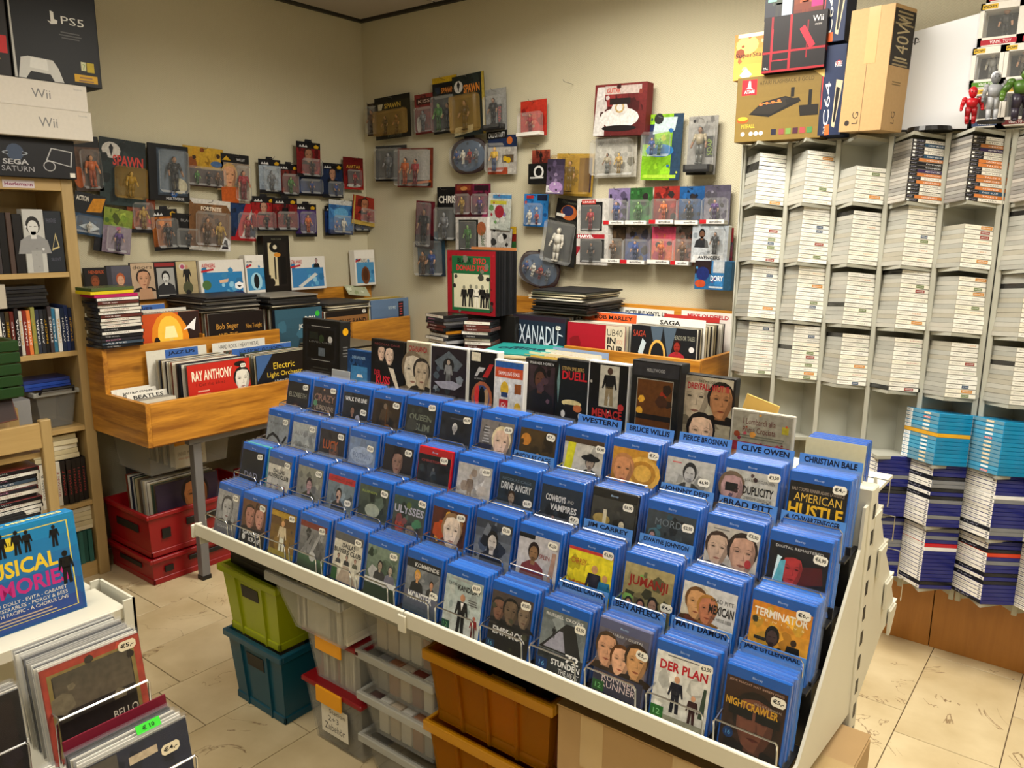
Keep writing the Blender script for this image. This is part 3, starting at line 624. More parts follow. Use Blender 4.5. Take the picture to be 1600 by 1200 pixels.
for (t, c), (look, spec, n, body, pr, pos) in COV.items():
    y0, z0 = TIERS[t]
    xc = GX0 + (c + .5) * pitch + rnd.uniform(-.002, .002)
    fwd = rnd.uniform(-.004, .006)
    lean = LEAN + rnd.uniform(-.02, .03)
    rz = rnd.uniform(-.025, .025)
    n = min(n, 5 if (t, c) in DIV else 6)
    for i in range(n):
        dx = rnd.uniform(-.003, .003) if i else 0
        o = put('disc_case', case_me, None, (xc + dx, y0 + fwd + i * .0122, z0), (-lean, 0, rz if i == 0 else rz * .5), body if i == 0 else rnd.choice(['0a52a8', '084a98', '0c58b0', '07408a', '0e60ba']) if (t, c) != (1, 0) or i > 1 else '2a9aa0')
        if i == 0:
            tag(o, 'disc case, ' + look, 'disc case')
            printed('cover', 'photo', o, BW - .008, BH - .026, spec, -.0004, None, .004, None, 16)
            mb = MB(); a = Art(mb, .02, .006, -.0005, None, BH - .017); a.text(0, 0, 1, 1, '9fc0ea', 'Blu-ray'); mb.build('format_lettering', MAT['print'], o)
            stick_on(STK[pr], o, (BW * (pos[0] - .5), -.0034, (BH - .02) * pos[1] - .004), (0, rnd.uniform(-.12, .12), 0))
            put('sleeve_film', front_film_me, o)
        else:
            tag(o, 'blue disc case behind the ' + look, 'disc case', 'cases behind pocket %s %d' % (TN[t], c + 1))
        put('sleeve_film', film_me, o)
    if (t, c) in DIV:
        s = DIV[(t, c)]
        h = BH + .020
        d = MB().box(-.066, 0, .002, .066, .0012, h, '4f86cc').build('divider_card', MAT['printm'], None, (xc, y0 + fwd + n * .0122 + .0015, z0 + .002), (-lean, 0, rz * .5))
        tag(d, 'blue lettered card behind the ' + look, 'divider card')
        mb = MB(); a = Art(mb, .132, .024, -.0002, None, h - .023)
        a.text(.08, .22, .84, .56, '070c20', s, True)
        mb.build('lettering', MAT['printm'], d)

# ------------------------------------------------------------------ the gondola itself
G = thing('display_gondola', 'long cream metal gondola with four stepped tiers of disc cases', 'display stand', (0, 0, 0))
mw = MAT['metal_white']
for x0, x1 in ((GX0 - .01, -1.331), (-1.327, GX1 + .005)):
    MB().box(x0, 1.272, .634, x1, 1.283, .676, 'fff', .002).box(x0, 1.283, .634, x1, 1.31, .639, 'fff').build('front_rail', mw, G)
MB().box(-1.343, 1.266, .622, -1.315, 1.272, .668, 'fff', .002).build('rail_joint', mw, G)
MB().box(GX0 - .016, 1.262, .628, GX0 - .006, 1.30, .672, 'fff', .002).build('rail_end_cap', mw, G)
for t, (y0, z0) in enumerate(TIERS):
    MB().box(GX0, y0 - .014, z0 - .006, GX1, y0 + .092, z0 - .001, 'fff').build('shelf', MAT['black'], G)
    MB().box(GX0, y0 + .122, z0 - .02, GX1, y0 + .126, z0 + .12, 'fff').build('tier_back', MAT['black'], G)
# wire pockets
wp = MB(); hw = .061
def wire_pocket(mb, hw, hgt, d0, r=.0016):
    mb.tube([(-hw, 0, 0), (-hw, -.002, hgt - .006), (-hw + .004, -.003, hgt), (hw - .004, -.003, hgt), (hw, -.002, hgt - .006), (hw, 0, 0)], r, 6)
    mb.tube([(-hw, 0, 0), (-hw, d0, -.001)], r, 5).tube([(hw, 0, 0), (hw, d0, -.001)], r, 5)
    mb.tube([(-hw + .004, -.003, hgt), (-hw, d0 * .9, hgt + .008)], r, 5)
    return mb
wme = wire_pocket(wp, hw, .066, .10, .0021).mesh('wire_pocket', MAT['chrome'])
for t, (y0, z0) in enumerate(TIERS):
    for c in range(NC):
        put('wire_pocket', wme, G, (GX0 + (c + .5) * pitch + rnd.uniform(-.002, .002), y0 - (.012 if t else .020), z0))
# centre structure and end panels
MB().box(GX0, 1.74, .0, GX1, 1.76, 1.0, 'fff').build('centre_panel', mw, G)
MB().box(GX0, 1.70, .0, GX1, 1.738, .06, 'fff').build('base', MAT['black'], G)
for xe in (GX0 - .012, GX1 + .006):
    MB().prism([(1.288, .60), (1.288, .64), (1.36, .64), (1.68, .96), (1.69, 1.05), (1.72, 1.05), (1.72, .56), (1.70, .56)], xe, xe + .006, 0, 'fff').build('end_panel', mw, G)
    po = MB().box(xe - .03, 1.715, 0, xe + .012, 1.765, 1.085, 'fff', .003).build('upright', mw, G)
    for k in range(16):
        MB().box(xe + .012, 1.728, .13 + k * .059, xe + .0125, 1.748, .162 + k * .059, '050505').build('slot', MAT['black'], po)
rp = [(1352, 766), (1366, 752), (1374, 790), (1380, 820), (1383, 850), (1389, 880), (1393, 905), (1397, 935), (1394, 962), (1378, 990), (1342, 1090), (1326, 1096)]
pl = [(max(1.766, hit(x, y, 0, -.372).y), hit(x, y, 0, -.372).z) for x, y in rp]
MB().prism(pl, -.380, -.374, 0, 'fff').build('rear_end_panel', mw, G)
for k, (x, y) in enumerate([(1378, 802), (1386, 856), (1395, 908), (1400, 950)]):
    p = hit(x, y, 0, -.36)
    MB().prism([(p.y - .03, p.z), (p.y + .03, p.z), (p.y + .032, p.z - .012), (p.y - .015, p.z - .065), (p.y - .03, p.z - .065)], -.371, -.365, 0, 'fff').build('shelf_bracket', mw, G)
    MB().tube([(-.36, p.y + .05, p.z), (-.36, p.y + .052, p.z + .06), (-.45, p.y + .052, p.z + .06), (-.45, p.y + .05, p.z)], .0016, 5).build('wire_pocket', MAT['chrome'], G)
    MB().box(GX0, p.y - .02, p.z - .006, -.37, p.y + .06, p.z, 'fff').build('rear_shelf', mw, G)
MB().box(GX0, 1.722, 1.04, GX1 - .0, 1.98, 1.048, 'fff').build('top_shelf', mw, G)

# ------------------------------------------------------------------ zigzag game rack against the back wall
RP = .184
RX = [-1.20 + RP * i for i in range(8)]
RYN, RYF, RYA = 3.095, 3.205, 3.297        # nose of a shelf, front of a divider, deepest fold
TILT = math.radians(7.4)
RZ = [1.722, 1.499, 1.273, 1.042, .805, .575, .335]     # shelf height at the nose
def rackA(c): return c <= 4
racks = [thing('game_rack', 'grey metal zigzag game rack beside the toy wall, with five columns', 'rack'),
         thing('game_rack', 'grey metal zigzag game rack continuing past the dark gap', 'rack')]
mr_ = MAT['metal_rack']
def shelf_mesh(nose):
    mb = MB(); s_ = math.tan(TILT)
    P = [(-RP / 2, RYF), (0, nose), (RP / 2, RYF), (0, RYA)]
    z = lambda y: -s_ * (y - nose)
    top = [(x, y, z(y)) for x, y in P]; bot = [(x, y, z(y) - .003) for x, y in P]
    mb.add(top + bot, [(0, 1, 2, 3), (7, 6, 5, 4), (2, 3, 7, 6), (3, 0, 4, 7)], 'fff')
    for a, b in ((0, 1), (1, 2)):
        A, B = top[a], top[b]
        mb.add([A, B, (B[0], B[1], B[2] - .012), (A[0], A[1], A[2] - .012)], [(3, 2, 1, 0)], 'fff')
        mb.add([(A[0], A[1] + .002, A[2] - .003), (B[0], B[1] + .002, B[2] - .003), (B[0], B[1] + .002, B[2] - .012), (A[0], A[1] + .002, A[2] - .012)], [(0, 1, 2, 3)], 'fff')
    return mb.mesh('shelf', mr_)
sh1, sh2 = shelf_mesh(RYN - .006), shelf_mesh(3.03)
bpz0, bpz1 = .26, 1.955
back_me = MB().add([(-RP / 2, RYF, bpz0), (0, RYA, bpz0), (0, RYA, bpz1), (-RP / 2, RYF, bpz1), (RP / 2, RYF, bpz0), (RP / 2, RYF, bpz1)], [(0, 1, 2, 3), (1, 4, 5, 2)], 'fff').mesh('back_panel', mr_)
div_me = MB().box(-.009, RYF - .022, bpz0, .009, RYF - .002, bpz1, 'fff', .002).mesh('divider', mr_)
for c in range(8):
    R_ = racks[0] if rackA(c) else racks[1]
    dx = 0 if rackA(c) else .012
    put('back_panel', back_me, R_, (RX[c] + dx, 0, 0))
    put('divider', div_me, R_, (RX[c] + dx - RP / 2 + (.004 if c == 5 else 0), 0, 0))
    if c in (4, 7): put('divider', div_me, R_, (RX[c] + dx + RP / 2 - .006, 0, 0))
    for k, z in enumerate(RZ):
        if k == 6 and c < 3: continue
        if k >= 5 and c < 3: continue
        put('shelf', sh2 if (k >= 4 and c > 2) else sh1, R_, (RX[c] + dx, 0, z))
    put('top_plate', sh1, R_, (RX[c] + dx, 0, 1.958))
MB().box(RX[0] - RP / 2 - .004, RYF - .03, .0, RX[0] - RP / 2, YB - .02, 1.95, 'fff').build('side_panel', mr_, racks[0])
for R_, x0, x1 in ((racks[0], RX[0] - RP / 2, -.448), (racks[1], -.4445, RX[7] + RP / 2)):
    MB().box(x0, 3.285, 0, x1, 3.305, .335, 'fff', .001).build('base_panel', MAT['beech_z'], R_)
    MB().box(x0, 3.31, .9, x1, 3.34, 1.94, 'fff').build('rear_frame', mr_, R_)

MT = Matrix.Rotation(-TILT, 4, 'X')
def stack_case(name, me, xc, yn, z, i, th, jit, body, label, cat, group, spine, yaw=0.0):
    up = MT @ Vector((0, 0, 1))
    o = put(name, me, None, None, None, body)
    o.matrix_world = Matrix.Translation(Vector((xc, yn, z)) + up * (th * i + .0006)) @ MT @ Matrix.Rotation(math.radians(45) + yaw + rnd.uniform(-jit, jit), 4, 'Z')
    tag(o, label, cat, group)
    put('spine_label', spine, o)
    return o
DSL, DSD, DST = .133, .122, .0163
ds_me = MB().prism([(0, 0), (DSL - .012, 0), (DSL - .002, .005), (DSL, .009), (DSL, DST - .0006), (0, DST - .0006)], 0, DSD, 1, 'fff').mesh('game_case', MAT['objcase'])
def ds_spine(k):
    rr = random.Random(k); mb = MB(); a = Art(mb, DSL - .016, DST - .003, -.0002, .001, .001)
    a.rect(0, 0, 1, 1, rr.choice(['e8e6dd', 'efeee8', 'e4e2da', 'ece8da'])); a.n += 1
    a.text(.08, .38, .3, .26, '6a6a6a', 'NINTENDO DS')
    w = rr.uniform(.2, .42); col = rr.choice(['888', '777', '999', 'b55', 'c84', '876', '667', 'a33', '8a8', '555'])
    if k % 6 == 0:
        a.rect(.52, .1, .52 + w, .9, ['c8852c', '8c3226', '6a7a4a', '39506c'][k // 6]); a.n += 1
        a.text(.55, .35, w - .06, .3, 'eee', rr.choice(['ABENTEUER', 'SPIELE', 'RACING']))
    else:
        a.text(.5, .32, w, .34, col, rr.choice(['MEIN PFERD', 'PUZZLE 2', 'KREUZWORT', 'PARTY', 'WORLD TOUR', 'ACADEMY', 'TIERE', 'SUDOKU']))
    return mb.mesh('spine_label', MAT['print'])
DSS = [ds_spine(k) for k in range(20)]
ORD = ['first', 'second', 'third', 'fourth', 'fifth', 'sixth', 'seventh', 'eighth']
CNT = [[12, 12, 8, 0, 0, 0, 0], [11, 13, 12, 13, 9, 13, 13], [13, 13, 12, 13, 12, 13, 13], [13, 13, 12, 12, 12, 12, 12]]
for r, row in enumerate(CNT):
    for c, n in enumerate(row):
        if c == 6: continue
        yw = rnd.uniform(-.02, .02)
        for i in range(n):
            blk = rnd.random() < .05
            stack_case('game_case', ds_me, RX[c] + (0 if rackA(c) else .012), RYN, RZ[r], i, DST, .012, '1c1c1c' if blk else rnd.choice(['9c9c94', '94948c', 'a4a298', '9a9688']),
                       'white-spined game case in the %s shelf row, %s column of the grey rack' % (ORD[r], ORD[c]), 'game case', 'white game cases, row %d column %d' % (r + 1, c + 1), DSS[rnd.randrange(20)], yw)
PSL, PSD, PST = .168, .103, .0127
psp_me = MB().box(0, 0, 0, PSL, PSD, PST - .0005, 'fff', .001).mesh('slim_game_case', MAT['objcase'])
def psp_spine(k):
    rr = random.Random(k + 40); mb = MB(); a = Art(mb, PSL - .004, PST - .002, -.0002, .002, .0007)
    col = ['c8783c', 'e4e0d4', '3a2a52', 'b8283a', 'c8783c', 'e8e4da', '15151a', '2a4a64', 'c07a44', 'dcd8cc'][k]
    a.rect(0, 0, 1, 1, col); a.n += 1
    a.rect(0, 0, .3 if k % 2 else .2, 1, '17171c'); a.n += 1
    if k % 2: a.rect(.03, .2, .09, .8, 'e8e8e8')
    a.text(.11 if k % 2 else .04, .3, .16 if k % 2 else .12, .4, '99a', 'PSP')
    a.text(.38, .28, .35, .42, '333' if k in (1, 5, 9) else 'eee', ['LEGENDS', 'PORTABLE', 'ADVENTURE', 'RALLY', 'TALES 2', 'STORIES', 'COMMAND', 'DEEP BLUE', 'HEROES', 'COLLECTION'][k])
    return mb.mesh('spine_label', MAT['print'])
PSS = [psp_spine(k) for k in range(10)]
for c in (3, 4, 5):
    for i in range(17):
        stack_case('slim_game_case', psp_me, RX[c] + (0 if rackA(c) else .012) - .008, RYN - .012, RZ[0], i, PST, .008, rnd.choice(['8e8c86', '9a968e', '7c7a76', 'a8a49c']),
                   'slim game case with colourful spine, top shelf row, %s column of the grey rack' % ORD[c], 'game case', 'slim game cases, column %d' % (c + 1), PSS[rnd.choice([0, 1, 5, 9, 4, 1, 8, 2, 6, 3, 5, 7, 9, 0])])
WL, WD, WT = .188, .130, .0143
wide_me = MB().box(0, 0, 0, WD, WL, WT - .0005, 'fff', .0014).mesh('large_game_case', MAT['objcase'])
ML = Matrix.Translation((0, WL, 0)) @ Matrix(((0, 1, 0, 0), (-1, 0, 0, 0), (0, 0, 1, 0), (0, 0, 0, 1)))
def wide_spine(kind, k):
    rr = random.Random(k + 90); mb = MB(); a = Art(mb, WL - .004, WT - .0026, -.0002, .002, .0008, M=ML)
    if kind == 'teal':
        a.rect(0, 0, 1, 1, rr.choice(['4a8aa8', '5f8a9e', '2f86b0', '4592b4'])); a.n += 1
        a.rect(0, 0, .2, 1, 'dfe3e2'); a.n += 1
        a.text(.04, .25, .12, .5, '335', 'Wii U'); a.rect(.55, .2, .75, .8, rr.choice(['c8b080', 'b84a40', 'd8d8d8', '3a5a9a'])); a.n += 1; a.text(.57, .3, .16, .4, 'fff', 'WORLD')
    elif kind == 'white':
        a.rect(0, 0, 1, 1, rr.choice(['d8d4c8', 'e2dfd6', 'd4cfc2', 'dcd8ce'])); a.n += 1
        a.rect(0, 0, .16, 1, '101114'); a.n += 1
        a.text(.22, .3, rr.uniform(.3, .5), .4, '33322e', rr.choice(['PRO EVOLUTION', 'FINAL STORY', 'TOURNAMENT', 'THE GETAWAY', 'RACE DRIVER', 'SINGING HITS', 'MEDAL HEROES'])); a.rect(.9, .25, .96, .75, '777')
    else:
        a.rect(0, 0, 1, 1, '14151a'); a.n += 1; a.text(.3, .3, .4, .4, '99a', 'PLAY')
    return mb.mesh('spine_label', MAT['print'])
WTE = [wide_spine('teal', k) for k in range(5)]; WWH = [wide_spine('white', k) for k in range(8)]; WBK = wide_spine('black', 1)
YEL = MB(); _a = Art(YEL, WL - .004, WT - .0026, -.0002, .002, .0008, M=ML); _a.rect(0, 0, 1, 1, 'c8962c'); YEL = YEL.mesh('spine_label', MAT['print'])
for c in (4, 5, 6):
    for i in range(13):
        y_ = (c == 4 and i == 7)
        stack_case('large_game_case', wide_me, RX[c] + (0 if rackA(c) else .012), 3.032, RZ[4], i, WT, .006, 'd8a010' if y_ else rnd.choice(['0c7aa8', '0a76a2', '0f80ae']),
                   'yellow game case in the stack of turquoise game cases' if y_ else 'turquoise game case in the stack of the %s rack column' % ORD[c], 'game case', None if y_ else 'turquoise game cases, column %d' % (c + 1), YEL if y_ else WTE[rnd.randrange(5)])
SPEC = {(4, 5, 11): ('b8101c', 'bright red game case in the dark blue stack'), (4, 5, 10): ('dddddd', 'white game case right under the bright red game case'), (5, 5, 12): ('c83a14', 'orange-red game case in the dark blue stack'), (5, 6, 10): ('dedede', 'white game case high in the dark blue stack beyond the dark gap')}
for c in (3, 4, 5, 6):
    for k in (5, 6):
        for i in range(16):
            b = rnd.random(); sp = SPEC.get((c, 11 - k, i))
            body = '181f6a' if b < .72 else '0c0d14' if b < .88 else '74767a'
            stack_case('large_game_case', wide_me, RX[c] + (0 if rackA(c) else .012), 3.032, RZ[k], i, WT - .0001, .006, sp[0] if sp else body,
                       sp[1] if sp else {'181f6a': 'dark blue', '0c0d14': 'black', '74767a': 'grey'}[body] + ' game case with printed spine, %s low stack of the %s rack column' % ('upper' if k == 5 else 'bottom', ORD[c]), 'game case',
                       None if sp else '%s cases, %s stack of column %d' % ({'181f6a': 'dark blue', '0c0d14': 'black', '74767a': 'grey'}[body], 'upper' if k == 5 else 'bottom', c + 1), WBK if (body == '0c0d14' and not sp) or rnd.random() < .06 else WWH[rnd.randrange(8)])

# ------------------------------------------------------------------ video cassettes and boxes on top of the gondola
FY = 0.0            # rotation for things facing the aisle in front of the back wall
FX = math.pi / 2    # rotation for things facing away from the left wall
def boxed(name, pos, w, h, d, body, spec, label, cat, face=FY, lean=0.0, tilt=0.0, margin=.004, ch=.0015, mat='plastic', pmat='print', side=None, group=None, part='cover'):
    """box-shaped thing standing at pos (bottom centre of its front), front printed; side = print of its right-hand side"""
    o = MB().box(-w / 2, 0, 0, w / 2, d, h, body, ch).build(name, MAT[mat], None, pos, None)
    o.matrix_world = Matrix.Translation(Vector(pos)) @ Matrix.Rotation(face, 4, 'Z') @ Matrix.Rotation(-lean, 4, 'X') @ Matrix.Rotation(tilt, 4, 'Y')
    tag(o, label, cat, group)
    if spec:
        printed(part, pmat, o, w - 2 * margin, h - 2 * margin, spec, -.0003, None, margin, None, 10 if pmat == 'photo' else 0)
    if side:
        mb = MB(); M_ = Matrix.Translation((w / 2, d / 2, 0)) @ Matrix(((0, -1, 0, 0), (1, 0, 0, 0), (0, 0, 1, 0), (0, 0, 0, 1)))
        Art(mb, d - .004, h - 2 * margin, -.0003, None, margin, M=M_).run(side); mb.build('side_print', MAT[pmat], o)
    return o
VZ = 1.05
def vhs(x0, x1, ytop, y, d, body, spec, label, cat='video case', lean=.06, name='video_case', side=None, margin=.005):
    a, b = hit(x0, ytop, 1, y), hit(x1, ytop, 1, y); t = hit((x0 + x1) / 2, ytop, 1, y)
    boxed(name, ((a.x + b.x) / 2, y, VZ), b.x - a.x - .001, t.z - VZ, d, body, spec, label, cat, FY, lean, 0, margin, .002, side=side, pmat='photo')
vhs(468, 527, 500, 1.86, .05, '0b0b0d', 'R.02,.02,.98,.98,101114|R.08,.30,.92,.92,17181d|R.13,.36,.87,.86,090a0c|R.18,.68,.42,.8,1c2420|O.52,.7,.07,2a3a24|O.76,.7,.06,bbb|R.44,.4,.62,.54,5a6470|T.18,.62,.62,.03,777,LEVEL ONE|L.2,.2,.6,3,.05,333|L.13,.91,.74,1,.02,aaa|L.13,.33,.74,1,.02,aaa', 'black boxed set with a white dotted frame on the gondola top', 'boxed set', side='R0,0,1,1,0c0c0e|O.5,.85,.3,b80|L.2,.6,.6,4,.05,555')
vhs(540, 577, 548, 1.84, .03, '143a66', 'R0,0,1,1,1c4a7c,12305a|R.15,.2,.9,.6,3a7ab0|Yddd,.4,.3,.7,.3,.65,.38,.45,.38|T.2,.8,.6,.08,9bd,DREAMLINER', 'small dark blue case with a white ship print')
vhs(576, 628, 532, 1.83, .026, '0d0b0c', Z + '0c0a0b|T.1,.92,.8,.04,844,NICOLAS CAGE|F.32,.62,.3,d8b8a0,222|F.58,.56,.36,dcc0a8,111|Yd8ccb8,.55,.52,.72,.5,.95,.05,.88,.02|U.1,.34,.2,.1,b23,DER|U.16,.18,.45,.16,c23,KUSS|U.12,.1,.36,.08,b23,VOR DEM|U.3,.01,.36,.08,b23,TODE', 'black video case with a kissing couple and red title')
vhs(631, 669, 535, 1.83, .026, 'b8ae98', Z + 'b0a488,8c8068|U.08,.85,.84,.1,9a2a2a,CASABLANCA|F.28,.15,.7,ccbfa8,7a6a54|F.7,.2,.55,b8a68c,332c24', 'cream video case with two faded faces')
vhs(669, 728, 542, 1.82, .03, 'd8d8d4', Z + '241c22|Y5a6268,.1,.75,.5,.95,.9,.75,.75,.62,.25,.62|O.5,.7,.16,222|B.5,.35,.45,888,666,a98|K7,7,.12,465058,7a828a,2a2e36|Y99a,.1,.4,.3,.3,.7,.3,.9,.4,.6,.45|L.1,.14,.8,2,.05,734|R0,0,1,.1,0c0a0d', 'white-edged video case with a grey dragon-like warrior', )
vhs(729, 775, 548, 1.81, .03, 'd8d8d4', Z + '0d0d10|R.06,.84,.4,.98,d8d0b8|Ybbb,.2,.6,.35,.75,.6,.75,.5,.68,.4,.68,.3,.6|Ya22,.5,.6,.75,.82,.9,.82,.7,.6|T.2,.55,.4,.03,999,FORMEL 1|E.5,.25,.4,.28,a05a3c|E.5,.25,.3,.22,3a4a7a|E.32,.3,.1,.16,c33|E.66,.28,.1,.14,a86|E.5,.25,.12,.2,0c0c10', 'white-edged racing video case with a big oval', )
vhs(769, 817, 564, 1.77, .018, 'e0ddd6', Z + 'd8d8d6|R0,.9,1,1,2a5aa0|R0,.74,1,.9,c8502c|T.12,.78,.76,.06,fff,SAMMLUNG SPASS|E.36,.55,.15,.13,d8b030|R.24,.42,.48,.5,2c3e66|R.18,.2,.5,.38,b8202c|T.26,.25,.16,.08,fff,ICH|R.72,.5,.96,.66,8a4a1c|E.85,.24,.13,.12,d8b030|R.74,.08,.96,.16,2c3e66', 'white children\'s disc case with yellow and red print', )
vhs(817, 867, 562, 1.79, .026, '0b0b0c', Z + '151014,3c2a30|R0,.93,1,1,111|T.12,.945,.84,.04,ddd,WARNER HOME V|H.5,.25,.66,141418,5a3828,141010|K5,3,.16,4a343c,5c4450|R0,0,1,.22,0c0c0e|T.3,.16,.6,.04,bbb,Wesley Snipes|U.34,.06,.6,.1,aaa,PASSAGIER', 'black video case with a dark portrait of a man')
vhs(866, 920, 563, 1.79, .026, '0b0c0d', Z + '0c0f10,10161a|T.15,.87,.7,.05,c8a860,STEVEN SPIELBERG|U.16,.74,.8,.12,c0202c,DUELL|Y6a8a86,.0,.7,.05,.95,.1,.7,.06,.4|E.5,.42,.32,.05,d8c890|R.28,.18,.74,.4,17181a|R.22,.14,.8,.22,2a2c2e|E.24,.26,.07,.05,ccc|E.8,.26,.07,.05,ccc|E.7,.36,.14,.05,b86a3c|R0,0,1,.12,3a5a5e', 'black video case with an old truck and a red title')
vhs(916, 982, 567, 1.785, .028, 'd8d8d6', Z + '0c0b0c|R.28,.44,.78,.98,b8b4a4|B.54,.46,.5,141414,8a7a5c,4a3428|K3,4,.06,c8c4b4,a8a498|O.86,.46,.08,b33|U.12,.3,.78,.11,b8302c,MENACE|U.36,.16,.28,.13,b8302c,II|T.3,.04,.6,.08,b8302c,SOCIETY', 'black video case with a standing youth and red scrawled title', side='R0,0,1,1,d8d8d4')
vhs(984, 1062, 566, 1.77, .05, '131315', Z + '151515|R.0,.85,1,1,2a2a2e|T.3,.9,.4,.04,aaa,HOLLYWOOD|R.1,.02,.9,.82,8a8578|R.115,.03,.885,.81,5a3412|K8,10,.13,c87a1c,8c2a14,2a1c12,d8a030,402414|R.115,.36,.885,.42,1a1410|R.115,.03,.885,.2,6a3414|T.3,.2,.4,.05,ccb,ROCKY|T.3,.1,.4,.05,b98,TRAINER', 'thick black video case with a boxing-ring picture', side='R0,0,1,1,141416|K3,6,.1,222,1c1c20')
vhs(1064, 1148, 588, 1.80, .03, '111113', Z + '8a8068,b8ae98|F.25,.45,.55,b8a890,968a74|F.78,.5,.46,a8744c,1c1410|F.42,.06,.5,e0bca0,1a1414|Y1c1816,.0,.0,1,.0,1,.22,.6,.2,.2,.04|Ye4dcc8,.05,.2,.3,.05,.7,.05,.5,.12,.3,.14|T.3,.93,.5,.03,332,EIN MELODRAM|U.08,.84,.84,.08,a82830,DREYFALL WUT III', 'black-edged video case with a reclining couple', side='R0,0,1,1,101012')
vhs(1141, 1242, 645, 1.76, .012, 'b5b0a2', Z + 'a09a88,8c8674|T.18,.8,.55,.1,5a2420,I Lombardi alla|T.18,.66,.56,.1,5a2420,Prima Crociata|R.84,.72,.95,.84,a89a2c|L.1,.62,.8,2,.04,665|R.02,.34,.98,.5,8c2c38|K6,6,.05,a84450,7c2430|R.02,.02,.98,.34,a8642c|K4,10,.06,c88a3c,8a3c20,b8502c', 'grey opera disc case with a red curtain print', 'disc case', name='opera_case')
# discs filed behind the last divider and the cream blank card there
for i in range(5):
    tag(put('disc_case', case_me, None, (GX1 - .085 + rnd.uniform(-.003, .003), 1.752 + i * .0145, VZ - .05), (-.1, 0, 0), '244f9c'), 'blue disc case filed behind the cream blank card', 'disc case', 'cases behind the cream card')
tag(MB().box(-.066, 0, 0, .062, .0012, .205, 'c9c3a4').build('blank_card', MAT['printm'], None, (GX1 - .075, 1.731, .962), (-.12, 0, 0)), 'cream blank card standing behind the last lettered divider', 'card')

# ------------------------------------------------------------------ pine record bins along the walls
px_, py_, pz_ = MAT['pine_x'], MAT['pine_y'], MAT['pine_z']
B1 = thing('record_bin', 'two-tier pine record bin on a steel table along the left wall', 'record bin')
Y0, Y1 = 1.584, 3.49
XF, XM, XW = -3.16, -3.52, -3.912
MB().box(XF - .02, Y0 + .02, .70, XF, 2.72, .886, 'fff', .002).build('front_board', py_, B1)
MB().prism([(XF, .70), (XF, .886), (-3.5, .886), (-3.5, 1.085), (-3.65, 1.085), (-3.65, .70)], Y0, Y0 + .02, 1, 'fff').build('side_board', MAT['pine_x'], B1)
MB().box(XM - .02, Y0 + .02, .80, XM, 2.52, 1.085, 'fff', .002).build('upper_board', py_, B1)
MB().box(XM - .02, 3.02, .80, XM, Y1, 1.075, 'fff', .002).build('upper_board', py_, B1)
MB().box(XW - .012, Y0 + .3, .9, XW + .02, Y1 + .02, 1.25, 'fff', .002).build('rear_board', py_, B1)
MB().box(XW, Y0 + .02, .69, XF - .02, 2.72, .70, 'fff').build('base_board', py_, B1)
MB().box(XW, Y0 + .02, .84, XM - .02, Y1, .85, 'fff').build('upper_floor', py_, B1)
MB().box(XM, 1.785, .70, XF - .02, 1.797, .86, 'fff', .001).build('bin_divider', px_, B1)
MB().box(XW + .02, 2.09, .85, XM - .02, 2.10, 1.10, 'fff', .001).build('bin_divider', px_, B1)
TB = thing('steel_table', 'grey steel table frame under the pine record bin', 'table')
for x, y in ((-3.24, 1.837), (-3.86, 1.837), (-3.24, 2.62), (-3.86, 3.3)):
    lg = MB().box(x - .02, y - .02, .01, x + .02, y + .02, .66, 'fff', .002).build('leg', MAT['metal_grey'], TB)
    MB().box(x - .022, y - .022, 0, x + .022, y + .022, .02, '111').build('foot_cap', MAT['black'], lg)
MB().box(-3.26, 1.80, .655, -3.22, 2.70, .69, 'fff').box(-3.88, 1.80, .655, -3.84, 3.40, .69, 'fff').build('rail', MAT['metal_grey'], TB)
B2 = thing('record_bin', 'two-tier pine record bin along the herringbone back wall', 'record bin')
X0, X1 = -2.80, -1.372
MB().box(-2.06, 3.05, .82, X1, 3.07, 1.078, 'fff', .002).build('upper_board', px_, B2)
MB().box(X1 - .02, 3.07, .70, X1, 3.50, 1.078, 'fff', .002).build('side_board', py_, B2)
MB().box(X0, 3.495, .9, X1, 3.515, 1.248, 'fff', .002).build('rear_board', px_, B2)
MB().box(X0, 3.07, .84, X1 - .02, 3.49, .85, 'fff').build('upper_floor', px_, B2)
MB().box(X0, 2.70, .69, X1, 3.05, .70, 'fff').box(X0, 2.68, .69, X1, 2.70, .886, 'fff', .002).build('front_board', px_, B2)
MB().box(X0, 2.70, .70, X0 + .02, 3.05, .886, 'fff').box(X1 - .02, 2.70, .70, X1, 3.05, .886, 'fff').build('side_board', py_, B2)
for x in (X0 + .1, X1 - .1):
    MB().box(x - .02, 2.72, 0, x + .02, 2.76, .69, 'fff').box(x - .02, 3.44, 0, x + .02, 3.48, .84, 'fff').build('leg', MAT['metal_grey'], B2)

